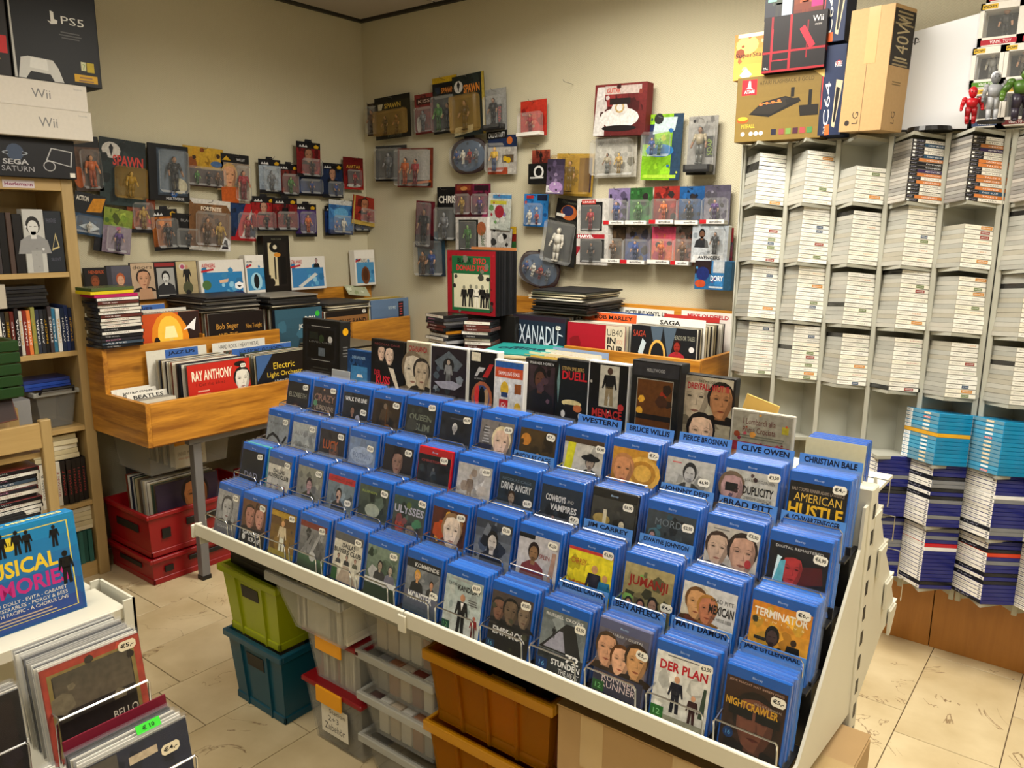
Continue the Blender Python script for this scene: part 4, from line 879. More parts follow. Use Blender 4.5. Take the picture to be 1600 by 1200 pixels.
LPW = .313
lp_me = MB().box(-LPW / 2, 0, 0, LPW / 2, .0034, LPW, 'fff').mesh('record_sleeve', MAT['objpaper'])
PAPER = ['c8bda0', '8c8a80', '2a2624', 'd8d4c8', '5a4a38', '141416', '7a3a24', 'a89a74', '3a4a3c', 'b8b4a8', '1c2030', 'e0dccc', '6a6458']
def place(o, pos, face, lean=0.0, tilt=0.0):
    o.matrix_world = Matrix.Translation(Vector(pos)) @ Matrix.Rotation(face, 4, 'Z') @ Matrix.Rotation(-lean, 4, 'X') @ Matrix.Rotation(tilt, 4, 'Y')
    return o
def back(face):        # direction from the front of a row to its back
    return Vector((0, 1, 0)) if face == FY else Vector((-1, 0, 0))
def lp_row(pos, face, n, gap, spec, look, where, lean=.03, first='222', cols=PAPER, stick=None, size=1.0):
    pos = Vector(pos)
    for i in range(n):
        o = put('record_sleeve', lp_me, None, None, None, first if i == 0 else rnd.choice(cols))
        p = pos + back(face) * (gap * i) + Vector((rnd.uniform(-.004, .004) if face == FY and i else 0, rnd.uniform(-.004, .004) if face == FX and i else 0, 0))
        place(o, p, face, lean + (rnd.uniform(-.012, .012) if i else 0))
        if size != 1: o.scale = (size, 1, size)
        if i == 0:
            tag(o, 'record with %s %s' % (look, where), 'record')
            printed('cover', 'print', o, LPW - .002, LPW - .002, spec, -.0003, None, .001)
            if stick: stick_on(stick[0], o, (LPW * (stick[1] - .5), -.0045, LPW * stick[2]))
        else:
            tag(o, 'record sleeve filed behind the %s' % look, 'record', 'records behind the ' + look)
def card(pos, face, w, h, col, text, tcol, label, bold=True, lean=.03, band=None):
    o = MB().box(-w / 2, 0, 0, w / 2, .0012, h, col).build('divider_card', MAT['printm'], None)
    place(o, pos, face, lean); tag(o, label, 'divider card')
    mb = MB(); a = Art(mb, w, .05, -.0003, None, h - .05)
    if band: a.rect(.3 if band == 'part' else 0, .15, .85 if band == 'part' else 1, .95, '3a62a8' if band in ('part', 'blue') else band); a.n += 1
    tw = min(.76, .06 * len(text) + .06); a.text(.35 if band == 'part' else .5 - tw / 2, .35, .45 if band == 'part' else tw, .4, tcol, text, bold)
    mb.build('lettering', MAT['printm'], o)
S_ = STK[3]
# lower tier of the left bin
lp_row((-3.205, 1.965, .702), FX, 24, .0112, Z + 'b8281c|R0,0,1,.05,a02018|U.06,.76,.64,.15,e8dcc4,RAY ANTHONY|T.12,.68,.46,.05,5a1410,I Get the Blues|L.08,.62,.3,2,.05,d8a088|F.87,.5,.38,d8d4c8,1a1a1a|E.84,.93,.1,.04,1a1412|R.5,.36,.72,.46,1c1410', 'red jazz band cover', 'in the pine bin', .02, 'a02018', stick=(S_, .88, .87))
card((-3.482, 1.925, .702), FX, .30, .352, 'd4d0c2', 'JAZZ LPS', '0c1426', 'white card with a blue band behind the jazz records', band='part')
lp_row((-3.205, 2.318, .702), FX, 10, .014, Z + '14161c|Y3a5a8a,.0,1,.3,1,.0,.6|Y1a1410,.3,1,1,1,1,.3,.2,.8|T.3,.76,.4,.1,d8b838,Electric|T.18,.62,.7,.1,d8b838,Light Orchestra|T.3,.55,.5,.04,ccc,A Perfect World Of Music|O.24,.35,.03,cdf', 'black cover with yellow title and star', 'in the pine bin', .04, '16161a')
card((-3.36, 2.305, .702), FX, .34, .335, 'dcdad0', 'E.L.O. ELECTRIC LIGHT ORCHESTRA', '0c1426', 'white card with a blue band behind the starry black record', band='blue')
card((-3.482, 2.256, .702), FX, .30, .352, 'd8d6cc', 'HARD ROCK / HEAVY METAL', '444', 'plain white card at the back beside the blue-banded jazz card', False)
for k in range(8):
    o = put('record_sleeve', lp_me, None, None, None, rnd.choice(PAPER)); place(o, (-3.385 - k * .012, 2.31 + rnd.uniform(-.006, .006), .70), FX, .03); tag(o, 'record sleeve between the two lettered white cards of the lower bin', 'record', 'records between the two white cards')
# seven-inch singles in the corner compartment
for k in range(12):
    big = k in (3, 7, 9)
    o = MB().box(-.09, 0, 0, .09, .002, .20 if big else .178, 'd8d4c8' if big else rnd.choice(['bdb6a4', '8a8478', 'cfcabd', '6a6460'])).build('divider_card' if big else 'single_sleeve', MAT['printm'], None)
    place(o, (-3.215 - k * .023, 1.69, .712), FX, .32)
    if big:
        t = {3: 'BEATLES', 7: 'ROLLING STONES', 9: 'FLIPPERS'}[k]
        tag(o, 'white lettered card among the small records, %s lettering' % {3: 'wide spaced', 7: 'long two-word', 9: 'slanted partly hidden'}[k], 'divider card')
        mb = MB(); Art(mb, .18, .03, -.0003, None, .166).text(.15, .2, .75, .6, '22201c', t, True); mb.build('lettering', MAT['printm'], o)
    else:
        tag(o, 'small record sleeve in the corner compartment of the pine bin', 'record', 'small records in the corner compartment')
# upper tier of the left bin
lp_row((-3.556, 1.945, .90), FX, 6, .012, Z + 'c03a14,c8501c|R.66,0,1,1,2a1612|E.5,.62,.3,.4,e08a1c|E.5,.66,.2,.3,f0c040|Yf4e8a8,.4,.62,.62,.62,.58,.8,.44,.8|R.48,.5,.54,.62,e8c860|E.28,.55,.05,.1,1c0c0a|Yeee,.72,.72,.95,.9,.9,.7,.82,.74', 'glowing orange lamp cover', 'in the upper bin tier', .10, '8a3018')
card((-3.645, 1.935, .90), FX, .31, .325, 'd4d0c4', 'TERROR / HORROR ROCK', 'a05038', 'white card with rust-red lettering behind the orange lamp record', lean=.10)
card((-3.70, 1.87, .90), FX, .28, .345, 'cfccc0', 'A. DENVER', '12204a', 'white card with a blue band in the upper bin tier', lean=.10, band='blue')
lp_row((-3.556, 2.298, .876), FX, 16, .0105, Z + '1a1210|T.12,.72,.4,.12,c8923c,Bob Seger|T.14,.6,.36,.08,c8923c,AND THE|T.1,.48,.5,.1,c8923c,SILVER BULLET BAND|T.66,.7,.3,.1,c8923c,Nine Tonight', 'dark brown cover with slanted gold lettering', 'in the upper bin tier', .03, '1a1210', stick=(S_, .88, .6))
lp_row((-3.556, 2.68, .868), FX, 12, .012, Z + '2a4450,34586a|K3,5,.18,22343c,3a6478|U.62,.76,.22,.09,dcdcd4,DON|U.48,.62,.5,.1,dcdcd4,JOHNSON|O.9,.88,.05,3ab83a', 'blue-grey cover with white name and green dot', 'in the upper bin tier', .02, '20303a')
lp_row((-3.556, 3.02, .83), FX, 14, .011, Z + '8a6038|R0,.9,1,1,1c1614|U.04,.74,.92,.1,17100c,THE BLUE BAND|R.04,.1,.96,.68,d8cca8|H.2,.3,.36,222,c8a888,222|H.4,.3,.36,333,b89878,222|H.6,.3,.36,222,c8a888,321|H.82,.3,.36,333,c0a080,111', 'brown cover with four drawn heads', 'in the upper bin tier', .02, '5a4028', stick=(S_, .9, .93))
lp_row((-3.548, 3.352, .874), FX, 16, .011, Z + '4a6080,5f7898|E.42,.2,.25,.3,8a9ab0|E.4,.14,.16,.22,c8ccc8|R.72,.62,.86,.94,1c1a24|L.74,.9,.1,5,.05,a44|T.45,.8,.2,.06,cdd,OUT OF MIND', 'hazy blue sky cover', 'in the upper bin tier', .02, '445a78', cols=['c8b040', '8a8478', 'b8983c', '2a2624', 'd8d4c8'])
def flat_stack(c, n, sx, sy, th, cols, label, cat, group, name='record_sleeve', jit=.012, rz=0.0, mat='objpaper', top=None):
    me = MB().box(-sx / 2, -sy / 2, 0, sx / 2, sy / 2, th * .93, 'fff', .0006).mesh(name, MAT[mat])
    z = c[2]; last = None
    for i in range(n):
        last = put(name, me, None, (c[0] + rnd.uniform(-jit, jit), c[1] + rnd.uniform(-jit, jit), z + i * th + .0003), (0, 0, rz + rnd.uniform(-.06, .06)), rnd.choice(cols))
        tag(last, label, cat, group)
    return last
DK = ['141416', '1c1a18', '2a2826', '3a3836', 'c8c0a8', '242022', '8a8478']
flat_stack((-3.72, 2.27, 1.197), 12, .32, .315, .0062, DK, 'record lying flat on the dark brown records of the upper bin', 'record', 'flat pile over the brown records')
flat_stack((-3.72, 2.66, 1.19), 10, .32, .315, .0062, DK, 'record lying flat on the blue-grey record row of the upper bin', 'record', 'flat pile over the blue-grey records')
flat_stack((-3.72, 3.03, 1.152), 6, .32, .315, .006, ['8a8068', 'c8c0a8', '6a6250', '2a2826'], 'record lying flat beside the ledge above the drawn-heads record', 'record', 'flat pile over the drawn heads record')
flat_stack((-3.40, 2.83, .70), 44, .315, .315, .0066, ['5a5446', '8a8270', '3a362e', 'a89c80', '2a2622', '6a6250'], 'record in the tall flat pile beside the lower pine bin', 'record', 'tall flat pile beside the lower bin', jit=.008)
PB = thing('pile_stand', 'low dark stand carrying the tall flat pile of records', 'stand', (-3.40, 2.83, 0))
MB().box(-.17, -.10, 0, .17, .16, .66, '1a1816').box(-.18, -.11, .66, .18, .17, .698, '1a1816', .002).build('body', MAT['plastic'], PB)
# spare leaning sleeve with foliage print near the corner
boxed('record_sleeve', (-3.80, 3.33, 1.196), .16, .09, .004, '9aa084', Z + 'a8ac90|K4,9,.12,6a7a54,c8ccb4,8a946c', 'pale leafy-print sleeve lying askew near the wall corner', 'record', FX, .9, .2, 0)

# back-wall bin: upper tier
lp_row((-2.24, 3.085, .885), FY, 13, .012, Z + '141c2a,1c2838|R0,.93,1,1,2a1c28|T.12,.56,.76,.3,c8d0dc,XANADU|Yc8d0dc,.04,.74,.12,.76,.12,.78,.04,.76|Yc8d0dc,.88,.74,.96,.72,.96,.74,.88,.76', 'dark blue cover with outlined light lettering', 'in the back-wall bin', .03, '1a2030', stick=(S_, .88, .82))
lp_row((-1.915, 3.085, .873), FY, 11, .0115, Z + '8a1420,a01828|K3,4,.2,a82030,7a101a|R.68,0,1,1,c8c0a8|T.7,.85,.26,.1,1a1a1a,UB40|U.71,.73,.14,.1,1a1a1a,IN|T.87,.74,.1,.06,b87050,ROCK|U.71,.6,.26,.11,1a1a1a,DUB', 'dark red and cream cover', 'in the back-wall bin', .03, '8a1420', cols=['d8d4c8', 'c8bda0', 'b8b4a8', '8c8a80', 'e0dccc'])
card((-1.905, 3.225, .895), FY, .315, .332, 'd8d4c8', 'BOB MARLEY', '1c1410', 'white card with an orange band behind the dark red record', band='d85a28')
lp_row((-1.57, 3.085, .888), FY, 22, .0135, Z + '16181c|T.03,.84,.2,.09,a83c28,SAGA|T.66,.84,.32,.06,998,HEADS OR TALES|Y4a5a6a,.3,1,.5,1,.42,.5|Y4a5a6a,.5,1,.7,1,.6,.5|E.42,.6,.13,.22,d8a850|E.42,.58,.105,.2,17191d|Yb8c8d0,.12,.62,.18,.82,.24,.76,.2,.62,.22,.5,.16,.5|H.72,.5,.34,a02430,8a2a20,2a1010|O.94,.72,.04,ccc', 'black cover with a glowing arch', 'in the back-wall bin', .03, '17181c', cols=['d8d4c8', 'c8bda0', 'b8b4a8', '8c8a80', 'e0dccc', '2a2624', 'a89a74'])
card((-1.575, 3.155, .89), FY, .335, .345, 'e0ded6', 'SAGA', '111', 'white card with a short black name behind the glowing arch record')
card((-1.85, 3.44, .86), FY, .30, .375, 'dcdacf', 'PICTURE VINYL LP', '1c1c1c', 'white card with black lettering right at the rear board')
card((-1.92, 3.34, .86), FY, .33, .36, '33508a', 'MEAT LOAF JIM STEINMAN', '0c1426', 'dark blue card behind the orange-banded card')
card((-1.53, 3.45, .86), FY, .27, .38, 'e0ddd4', 'MIKE OLDFIELD', 'b02030', 'white card with red lettering at the rear board')
card((-1.59, 3.40, .86), FY, .28, .362, 'b8302c', 'STONES', 'b8302c', 'plain red-edged card in front of the red-lettered card')
flat_stack((-2.15, 3.29, 1.212), 17, .318, .318, .0066, ['141416', '2a2624', 'c8bda0', '6a1c1c', 'd8d4c8', '3a3c30', '8a8478', '1c1a18'], 'record in the flat pile on top of the dark blue outlined record', 'record', 'flat pile over the dark blue record', jit=.016)
# lower tier of the back-wall bin
for k in range(9):
    card((-1.93 + rnd.uniform(-.03, .03), 2.74 + k * .03, .705), FY, .30, .355 + .008 * (k % 3), ['d8d4c4', 'c8a84c', 'd8cca4', '8ca0c0', 'e0dccc'][k % 5], ['WITH A RED', 'SOUL', 'DISCO', 'PINK', 'QUEEN', 'R. STEWART', 'ABBA', 'TOTO', 'YES'][k], ['b05030', '333', 'a03030', '223', '444'][k % 5], 'lettered card in the lower back bin, ' + ['rust lettering on white', 'dark lettering on ochre', 'red lettering on cream', 'dark lettering on pale blue', 'grey lettering on ivory', 'rust lettering, taller white one', 'dark lettering, taller ochre one', 'red lettering, taller cream one', 'dark lettering, taller pale blue one'][k])
lp_row((-1.555, 2.80, .705), FY, 9, .02, Z + 'd8d0b4|R0,.8,1,1,15151a|U.3,.84,.6,.1,e8e4d8,HARVEST|K3,6,.1,a89060,c8b070', 'cream cover with a black title band', 'in the lower back bin', .03, 'd8d0b4')
lp_row((-2.57, 2.74, .705), FY, 16, .016, Z + '2a2624|K3,5,.2,3a342c,1c1a18', 'plain dark cover', 'in the lower back bin', .03, '222')
lp_row((-2.22, 2.74, .705), FY, 16, .016, Z + '3a3428|K2,5,.2,4a4434,2c281e', 'olive-brown cover', 'in the lower back bin', .03, '333')
t_ = flat_stack((-2.20, 2.90, 1.024), 6, .315, .315, .007, ['c8bda0', 'd8ccaa', 'b8a880', '141416'], 'record under the turquoise sleeve on the lower back bin', 'record', 'records under the turquoise sleeve', jit=.01, rz=.3)
t_.color = tuple(hx('15807a')) + (1,); tag(t_, 'turquoise sleeve with dark scribbled lettering lying flat on the lower back bin', 'record'); del t_['group']
mb = MB(); _a = Art(mb, .3, .3, -.0068, -.15, -.15, M=Matrix(((1, 0, 0, 0), (0, 0, 1, 0), (0, -1, 0, 0), (0, 0, 0, 1))))
_a.text(.1, .4, .8, .3, '0c2a3a', 'offline', True); mb.build('lettering', MAT['printm'], t_)
# standing block of records with the green and red cover
lp_row((-2.555, 2.955, 1.195), FY, 15, .0115, Z + '8a1420|K5,30,.04,2a0c10,6a1018,a01c2c|R.1,.05,.9,.92,1a5a34|U.22,.8,.3,.09,0c0c0c,BLACK|U.55,.8,.26,.09,c02430,BYRD|U.2,.69,.66,.09,c02430,DONALD BYRD|R.14,.1,.88,.64,c8c4a8|K8,12,.06,3a3a34,6a685c,222|B.5,.12,.36,222,222,776|B.62,.12,.36,d8d4c4,d8d4c4,887|B.74,.12,.36,1a1a1a,222,776|B.84,.12,.3,222,222,665|B.36,.12,.34,1c1c1c,222,776', 'red-bordered green cover with a street photograph', 'on the disc piles', .0, '3a0c10', cols=['141416', '1c1c20', '242428', '101012'])
boxed('record_sleeve', (-2.565, 3.14, 1.20), LPW - .02, .322, .004, 'b87a48', Z + 'b07040|K3,8,.1,d8a070,7a4a2c,c88a58', 'tan sleeve peeking over the black records of the block', 'record', FY, 0, 0, 0)
PS = thing('record_ledge', 'dark ledge box under the standing record block', 'ledge', (-2.55, 3.06, 0))
MB().box(-.19, -.0, .86, .19, .2, 1.19, '1c1a18', .002).build('body', MAT['plastic'], PS)
# piles of disc cases
dvd_me = {}
def dvd_pile(c, n, face, cols, label, group, L=.19, D=.135, th=.0148, rz=0.0, jit=.006, spines=True):
    key = (L, D, th)
    if key not in dvd_me:
        dvd_me[key] = MB().box(-L / 2, 0, 0, L / 2, D, th * .95, 'fff', .0012).mesh('film_case', MAT['objcase'])
        for k in range(6):
            mb = MB(); a = Art(mb, L - .01, th * .8, -.0002, None, th * .08); rr = random.Random(k)
            a.rect(0, 0, 1, 1, ['e0ddd4', '17171a', 'd8d4c8', '26262c', '5a2a24', '3a4a5a'][k]); a.n += 1
            a.text(.1, .3, rr.uniform(.3, .6), .45, ['333', 'bbb', '822', 'c8a', 'ddd', 'ddd'][k], ['LIVE CONCERT', 'THE WALL', 'GREATEST HITS', 'IN ROCK', 'TOUR 2004', 'ALIVE'][k])
            dvd_me[key + (k,)] = mb.mesh('spine_label', MAT['print'])
    for i in range(n):
        o = put('film_case', dvd_me[key], None, None, None, cols[i % len(cols)])
        o.matrix_world = Matrix.Translation((c[0] + rnd.uniform(-jit, jit), c[1] + rnd.uniform(-jit, jit), c[2] + i * th + .0003)) @ Matrix.Rotation(face + rz + rnd.uniform(-.05, .05), 4, 'Z')
        tag(o, label, 'film case', group)
        if spines: put('spine_label', dvd_me[key + (rnd.randrange(6),)], o)
    return o
o = dvd_pile((-3.49, 1.675, 1.087), 15, FX, ['0f0f11', '141416', '1c1c20', '0c0c0e'], 'dark film case in the pile on the bin corner beside the bookcase', 'film cases piled on the bin corner')
for i, (cl, lb) in enumerate((('b01c5a', 'pink-spined case near the top of the pile on the bin corner'), ('d8c01c', 'yellow-spined case on the pile on the bin corner'), ('4a5a30', 'olive case topping the pile on the bin corner'))):
    q = put('film_case', dvd_me[(.19, .135, .0148)], None, None, None, cl)
    q.matrix_world = Matrix.Translation((-3.49, 1.665 + .004 * i - (.02 if i else 0), 1.087 + .0148 * (15 + i) + .0003)) @ Matrix.Rotation(FX + .03 * i, 4, 'Z'); tag(q, lb, 'film case')
dvd_pile((-2.64, 2.80, 1.032), 11, FY, ['141416', '1c1c20', '8a8a8c', '2a2a2e', '0c0c0e', 'b8781c'], 'disc box in the broad pile in front of the record block', 'disc boxes piled in front of the record block', .16, .14, .0155, -.25, .012)
dvd_pile((-2.43, 2.86, 1.032), 9, FY, ['17171a', '3a3a3e', '5a3a34', '141416'], 'disc box in the narrow pile beside the turquoise sleeve', 'disc boxes piled beside the turquoise sleeve', .142, .125, .0165, .35, .012)

p = hit(1170, 640, 1, 1.94)
boxed('yellow_envelope', (p.x, 1.93, 1.05), .09, .15, .003, 'd8b060', None, 'blank yellow envelope standing behind the black-edged video case', 'envelope', FY, .05, .25)
boxed('blank_plate', (-2.10, 1.735, 1.05), .095, .085, .002, 'a8a8a0', None, 'pale grey blank plate behind the first top-tier cases', 'plate', FY, .1)

# ------------------------------------------------------------------ crates and boxes under the gondola and the table
def crate(name, x0, x1, y0, y1, z0, z1, mat, label, cat='crate', taper=.03, rim=.025, ribs=2, hole=True, foot=True, lid=None, th=.004, ridge=True):
    t = thing(name, label, cat, ((x0 + x1) / 2, (y0 + y1) / 2, z0))
    w, d, h = (x1 - x0) / 2, (y1 - y0) / 2, z1 - z0
    def ring(sx, sy, z): return [(-sx, -sy, z), (sx, -sy, z), (sx, sy, z), (-sx, sy, z)]
    mb = MB(); a, b = ring(w - taper, d - taper, .0), ring(w, d, h); ai, bi = ring(w - taper - th, d - taper - th, th), ring(w - th, d - th, h)
    mb.add(a + b, [(0, 1, 5, 4), (1, 2, 6, 5), (2, 3, 7, 6), (3, 0, 4, 7), (3, 2, 1, 0)], 'fff')
    mb.add(ai + bi, [(4, 5, 1, 0), (5, 6, 2, 1), (6, 7, 3, 2), (7, 4, 0, 3), (0, 1, 2, 3)], 'fff')
    mb.add(b + bi, [(0, 1, 5, 4), (1, 2, 6, 5), (2, 3, 7, 6), (3, 0, 4, 7)], 'fff')
    mb.build('body', mat, t)
    if rim:
        mb = MB(); e = .012
        for bx in ((-w - e, -d - e, w + e, -d + .002), (-w - e, d - .002, w + e, d + e), (-w - e, -d, -w + .002, d), (w - .002, -d, w + e, d)):
            mb.box(bx[0], bx[1], h - rim, bx[2], bx[3], h, 'fff', .003)
        mb.build('rim', {'milky': MAT['rim_milky'], 'smoke': MAT['rim_milky'], 'amber': MAT['rim_amber']}.get(mat.name, mat), t)
    def front(u, z, off=0.0):    # point on the sloping front face
        k = z / h; return (u * (w - taper * (1 - k)), -(d - taper * (1 - k)) - off, z)
    for i in range(ribs):
        u = -.5 + i / max(1, ribs - 1) if ribs > 1 else 0
        q = [front(u - .03, .0, .008), front(u + .03, 0, .008), front(u + .03, h - rim, .008), front(u - .03, h - rim, .008)]
        r_ = [front(u - .03, .0), front(u + .03, 0), front(u + .03, h - rim), front(u - .03, h - rim)]
        MB().add(q + r_, [(0, 1, 2, 3), (1, 5, 6, 2), (0, 3, 7, 4), (3, 2, 6, 7)], 'fff').build('rib', mat, t)
    if hole:
        q = [front(-.32, h * .62, .002), front(.32, h * .62, .002), front(.32, h * .80, .002), front(-.32, h * .80, .002)]
        r_ = [front(-.32, h * .62, -.002), front(.32, h * .62, -.002), front(.32, h * .80, -.002), front(-.32, h * .80, -.002)]
        MB().add(q + r_, [(0, 1, 2, 3), (0, 4, 5, 1), (1, 5, 6, 2), (2, 6, 7, 3), (3, 7, 4, 0)], '060606').build('handle_hole', MAT['black'], t)
    if foot:
        mb = MB(); f = w - taper + .006; g = d - taper + .006
        mb.box(-f, -g, .0, f, -g + .01, .028, 'fff', .003).box(-f, g - .01, 0, f, g, .028, 'fff', .003).box(-f, -g, 0, -f + .01, g, .028, 'fff', .003).box(f - .01, -g, 0, f, g, .028, 'fff', .003)
        mb.build('foot_ridge', mat, t)
    if lid:
        l = MB().box(-w - .012, -d - .012, h, w + .012, d + .012, h + .018, lid, .004).build('lid', MAT['plastic'], t)
        MB().box(-.06, -d - .02, h - .035, .06, -d - .012, h + .02, 'd8920c', .003).build('clip', MAT['plastic'], l)
    return t
mk('lime', '8a9408', rough=.35, noise=.06, nscale=5)
mk('redcrate', '8c0a12', rough=.35, noise=.08, nscale=6)
mk('dark_crate', '100c0a', rough=.4)
crate('storage_crate', -2.30, -2.00, 1.372, 1.69, .0, .262, MAT['tealbox'], 'dark teal plastic crate on the floor under the lime crate', taper=.02)
crate('storage_crate', -2.305, -2.005, 1.370, 1.69, .262, .50, MAT['lime'], 'lime green plastic crate stacked on the teal crate', taper=.02)
crate('storage_crate', -2.29, -2.02, 1.385, 1.68, .50, .60, MAT['dark_crate'], 'black plastic crate set into the lime green crate', taper=.012, ribs=0, hole=False)
crate('storage_box', -1.955, -1.63, 1.318, 1.66, .403, .592, MAT['milky'], 'open milky plastic box full of upright cases under the rail', 'storage box', taper=.05, ribs=0, hole=False, foot=False, rim=.03)
crate('storage_box', -1.895, -1.65, 1.40, 1.69, .222, .383, MAT['milky'], 'milky box with red lid and yellow clip, middle of its stack', 'storage box', taper=.02, ribs=0, hole=False, foot=False, rim=.0, lid='7a0c14')
lb_ = crate('storage_box', -1.91, -1.65, 1.40, 1.69, .0, .203, MAT['smoke'], 'grey box with red lid, yellow clip and a handwritten paper label', 'storage box', taper=.02, ribs=0, hole=False, foot=False, rim=.0, lid='7a0c14')
mb = MB(); a_ = Art(mb, .125, .10, 0, -.055, .06, M=Matrix.Translation((0, -.1475, 0)))
a_.rect(0, 0, 1, 1, 'cfcabb'); a_.n += 1; a_.text(.3, .74, .6, .14, '1a1a1a', 'Station'); a_.text(.25, .46, .4, .18, '1a1a1a', '2+3'); a_.text(.12, .14, .76, .24, '1a1a1a', 'Zubehör')
mb.build('paper_label', MAT['printm'], lb_)
for i, (z0, z1, nm) in enumerate(((.405, .56, 'topmost'), (.27, .405, 'second'), (.13, .27, 'third'), (.0, .13, 'lowest'))):
    crate('storage_box', -1.645, -1.355, 1.40, 1.69, z0, z1, MAT['smoke'] if i else MAT['smoke'], 'grey see-through plastic box, %s of the stack beside the amber crates' % nm, 'storage box', taper=.028, ribs=0, hole=False, foot=False, rim=.026)
for z0, z1, nm in ((.315, .525, 'upper'), (.08, .315, 'lower')):
    crate('storage_crate', -1.345, -.945, 1.375, 1.69, z0, z1, MAT['amber'], 'see-through amber plastic crate, the %s of two' % nm, taper=.022, ribs=3, hole=False, rim=.03)
crate('crate_riser', -1.33, -.96, 1.39, 1.68, .0, .08, MAT['dark_crate'], 'low black riser under the amber crates', 'riser', taper=.01, ribs=0, hole=False, rim=0, foot=False)
# what the see-through boxes hold
thin_me = MB().box(-.0036, -.065, 0, .0036, .065, .14, 'fff').mesh('filed_case', MAT['objpaper'])
for i in range(24):
    o = put('filed_case', thin_me, None, (-1.905 + i * .0098, 1.445, .408), None, rnd.choice(['d8d4c4', '8a8678', 'e0dccc', '5a564c', 'c8c4b4'])); tag(o, 'pale case filed upright in the open milky box', 'case', 'cases in the open milky box')
for i in range(16):
    o = put('filed_case', thin_me, None, (-1.86 + i * .0115, 1.492, .228), None, rnd.choice(['c8c4b4', '8a3a34', '5a5648', 'a8a494', '3a3a3a'])); tag(o, 'case filed in the red-lidded box under the milky box', 'case', 'cases in the red-lidded box')
for z0, hh, nm in ((.41, .12, 'topmost'), (.275, .10, 'second'), (.135, .10, 'third')):
    for i in range(5):
        c = rnd.choice(['c8b8a0', '9a6a4c', '8a8a88', 'd8d4c8', '7a3c30', '4a5a6a'])
        o = MB().box(-.02, 0, 0, .02, .22, hh, c, .002).build('packed_case', MAT['print'], None, (-1.59 + i * .047, 1.435, z0)); tag(o, 'printed case inside the %s grey see-through box' % nm, 'case', 'cases in the %s grey box' % nm)
for i in range(3):
    o = MB().box(-.055, 0, 0, .055, .02, .16, ['8a4a1c', 'd8b040', '5a2a14'][i], .002).build('packed_case', MAT['print'], None, (-1.25 + i * .13, 1.42, .325)); tag(o, '%s printed sleeve inside the upper amber crate' % ['brown', 'yellow', 'dark brown'][i], 'sleeve')
for i in range(14):
    o = put('record_sleeve', lp_me, None, None, None, rnd.choice(['17120e', '241c14', '100e0c'])); place(o, (-1.145, 1.455 + i * .013, .322), FY, .06); tag(o, 'dark record standing in the upper amber crate', 'record', 'records in the upper amber crate'); o.scale = (1, 1, .72)
# cardboard box at the gondola end
cb = thing('cardboard_box', 'brown cardboard box with shiny packing tape under the gondola end', 'cardboard box')
cx0, cx1, cy0, cy1, cz = -.925, -.318, 1.372, 1.695, .535
MB().box(cx0, cy0, 0, cx1, cy1, cz, 'fff', .004).build('body', MAT['cardboard'], cb)
MB().box(cx0 + .002, cy0 - .004, cz, cx1 - .002, (cy0 + cy1) / 2 - .003, cz + .004, 'fff').build('flap', MAT['cardboard'], cb)
MB().box(cx0 + .002, (cy0 + cy1) / 2 + .003, cz, cx1 - .002, cy1 + .004, cz + .004, 'fff').build('flap', MAT['cardboard'], cb)
MB().box(cx0 - .001, 1.505, cz + .004, cx1 + .001, 1.565, cz + .0046, 'fff').box(cx1, 1.505, cz - .1, cx1 + .0007, 1.565, cz + .0046, 'fff').build('packing_tape', MAT['tape'], cb)
for x in (-.86, -.63):
    MB().box(x, cy0 - .0008, cz - .13, x + .06, cy0, cz + .004, 'fff').build('packing_tape', MAT['tape'], cb)

# red crates and record box under the table
def euro(x0, x1, y0, y1, z0, z1, label, lip=.02):
    t = crate('red_crate', x0, x1, y0, y1, z0, z1, MAT['redcrate'], label, taper=.012, ribs=0, hole=False, rim=lip, foot=True)
    d, w, h = (y1 - y0) / 2, (x1 - x0) / 2, z1 - z0
    MB().box(w - .003, -.12, h * .55, w + .004, .12, h * .72, '050505', .002).build('handle_hole', MAT['black'], t)
    MB().box(w - .003, -d + .06, h * .4, w + .004, -d + .10, h * .62, '050505').build('handle_hole', MAT['black'], t)
    MB().box(-.10, -d - .002, h * .5, .10, -d + .004, h * .68, '100404', .002).build('handle_hole', MAT['black'], t)
    return t
euro(-3.735, -3.335, 1.64, 2.24, .0, .13, 'low red plastic crate on the floor under the table')
euro(-3.735, -3.335, 1.64, 2.24, .132, .34, 'deeper red plastic crate holding records under the table')
lp_row((-3.365, 1.865, .14), FX, 18, .016, Z + '3a2a3c,2a2030|F.62,.42,.6,9a6034,1c1214|R0,0,1,.25,3c2c40', 'purple-brown cover with a large lit face', 'in the red crate', .06, '241c28')
bx = crate('record_box', -3.70, -3.37, 1.68, 2.10, .50, .672, MAT['milky'], 'milky plastic box of records with a yellow clip under the table', 'storage box', taper=.02, ribs=0, hole=False, foot=False, rim=.02)
MB().box(.178, -.09, .125, .186, .03, .175, 'c88a1c', .003).build('clip', MAT['plastic'], bx)
lp_row((-3.395, 1.90, .505), FX, 14, .018, Z + 'cdc6b4|B.5,.5,.3,7a5a3c,6a4a34,a87|T.1,.36,.8,.12,2a2a2a,ENNIO MORRICONE|T.1,.22,.8,.1,b05040,once upon the screen', 'cream cover with a small brown figure', 'in the milky record box', .03, 'c8c2b0', cols=['c8c2b0', '8a8478', 'b8b2a4', '5a564c'], size=.5)
for k in range(12):
    o = put('record_sleeve', lp_me, None, None, None, rnd.choice(['3a3228', '5a4a38', '8a8470', '241c18', 'a89c80'])); place(o, (-3.47, 2.42 + k * .022, .34), FY, .1); tag(o, 'record standing at the far end of the space under the table', 'record', 'records under the far end of the table')
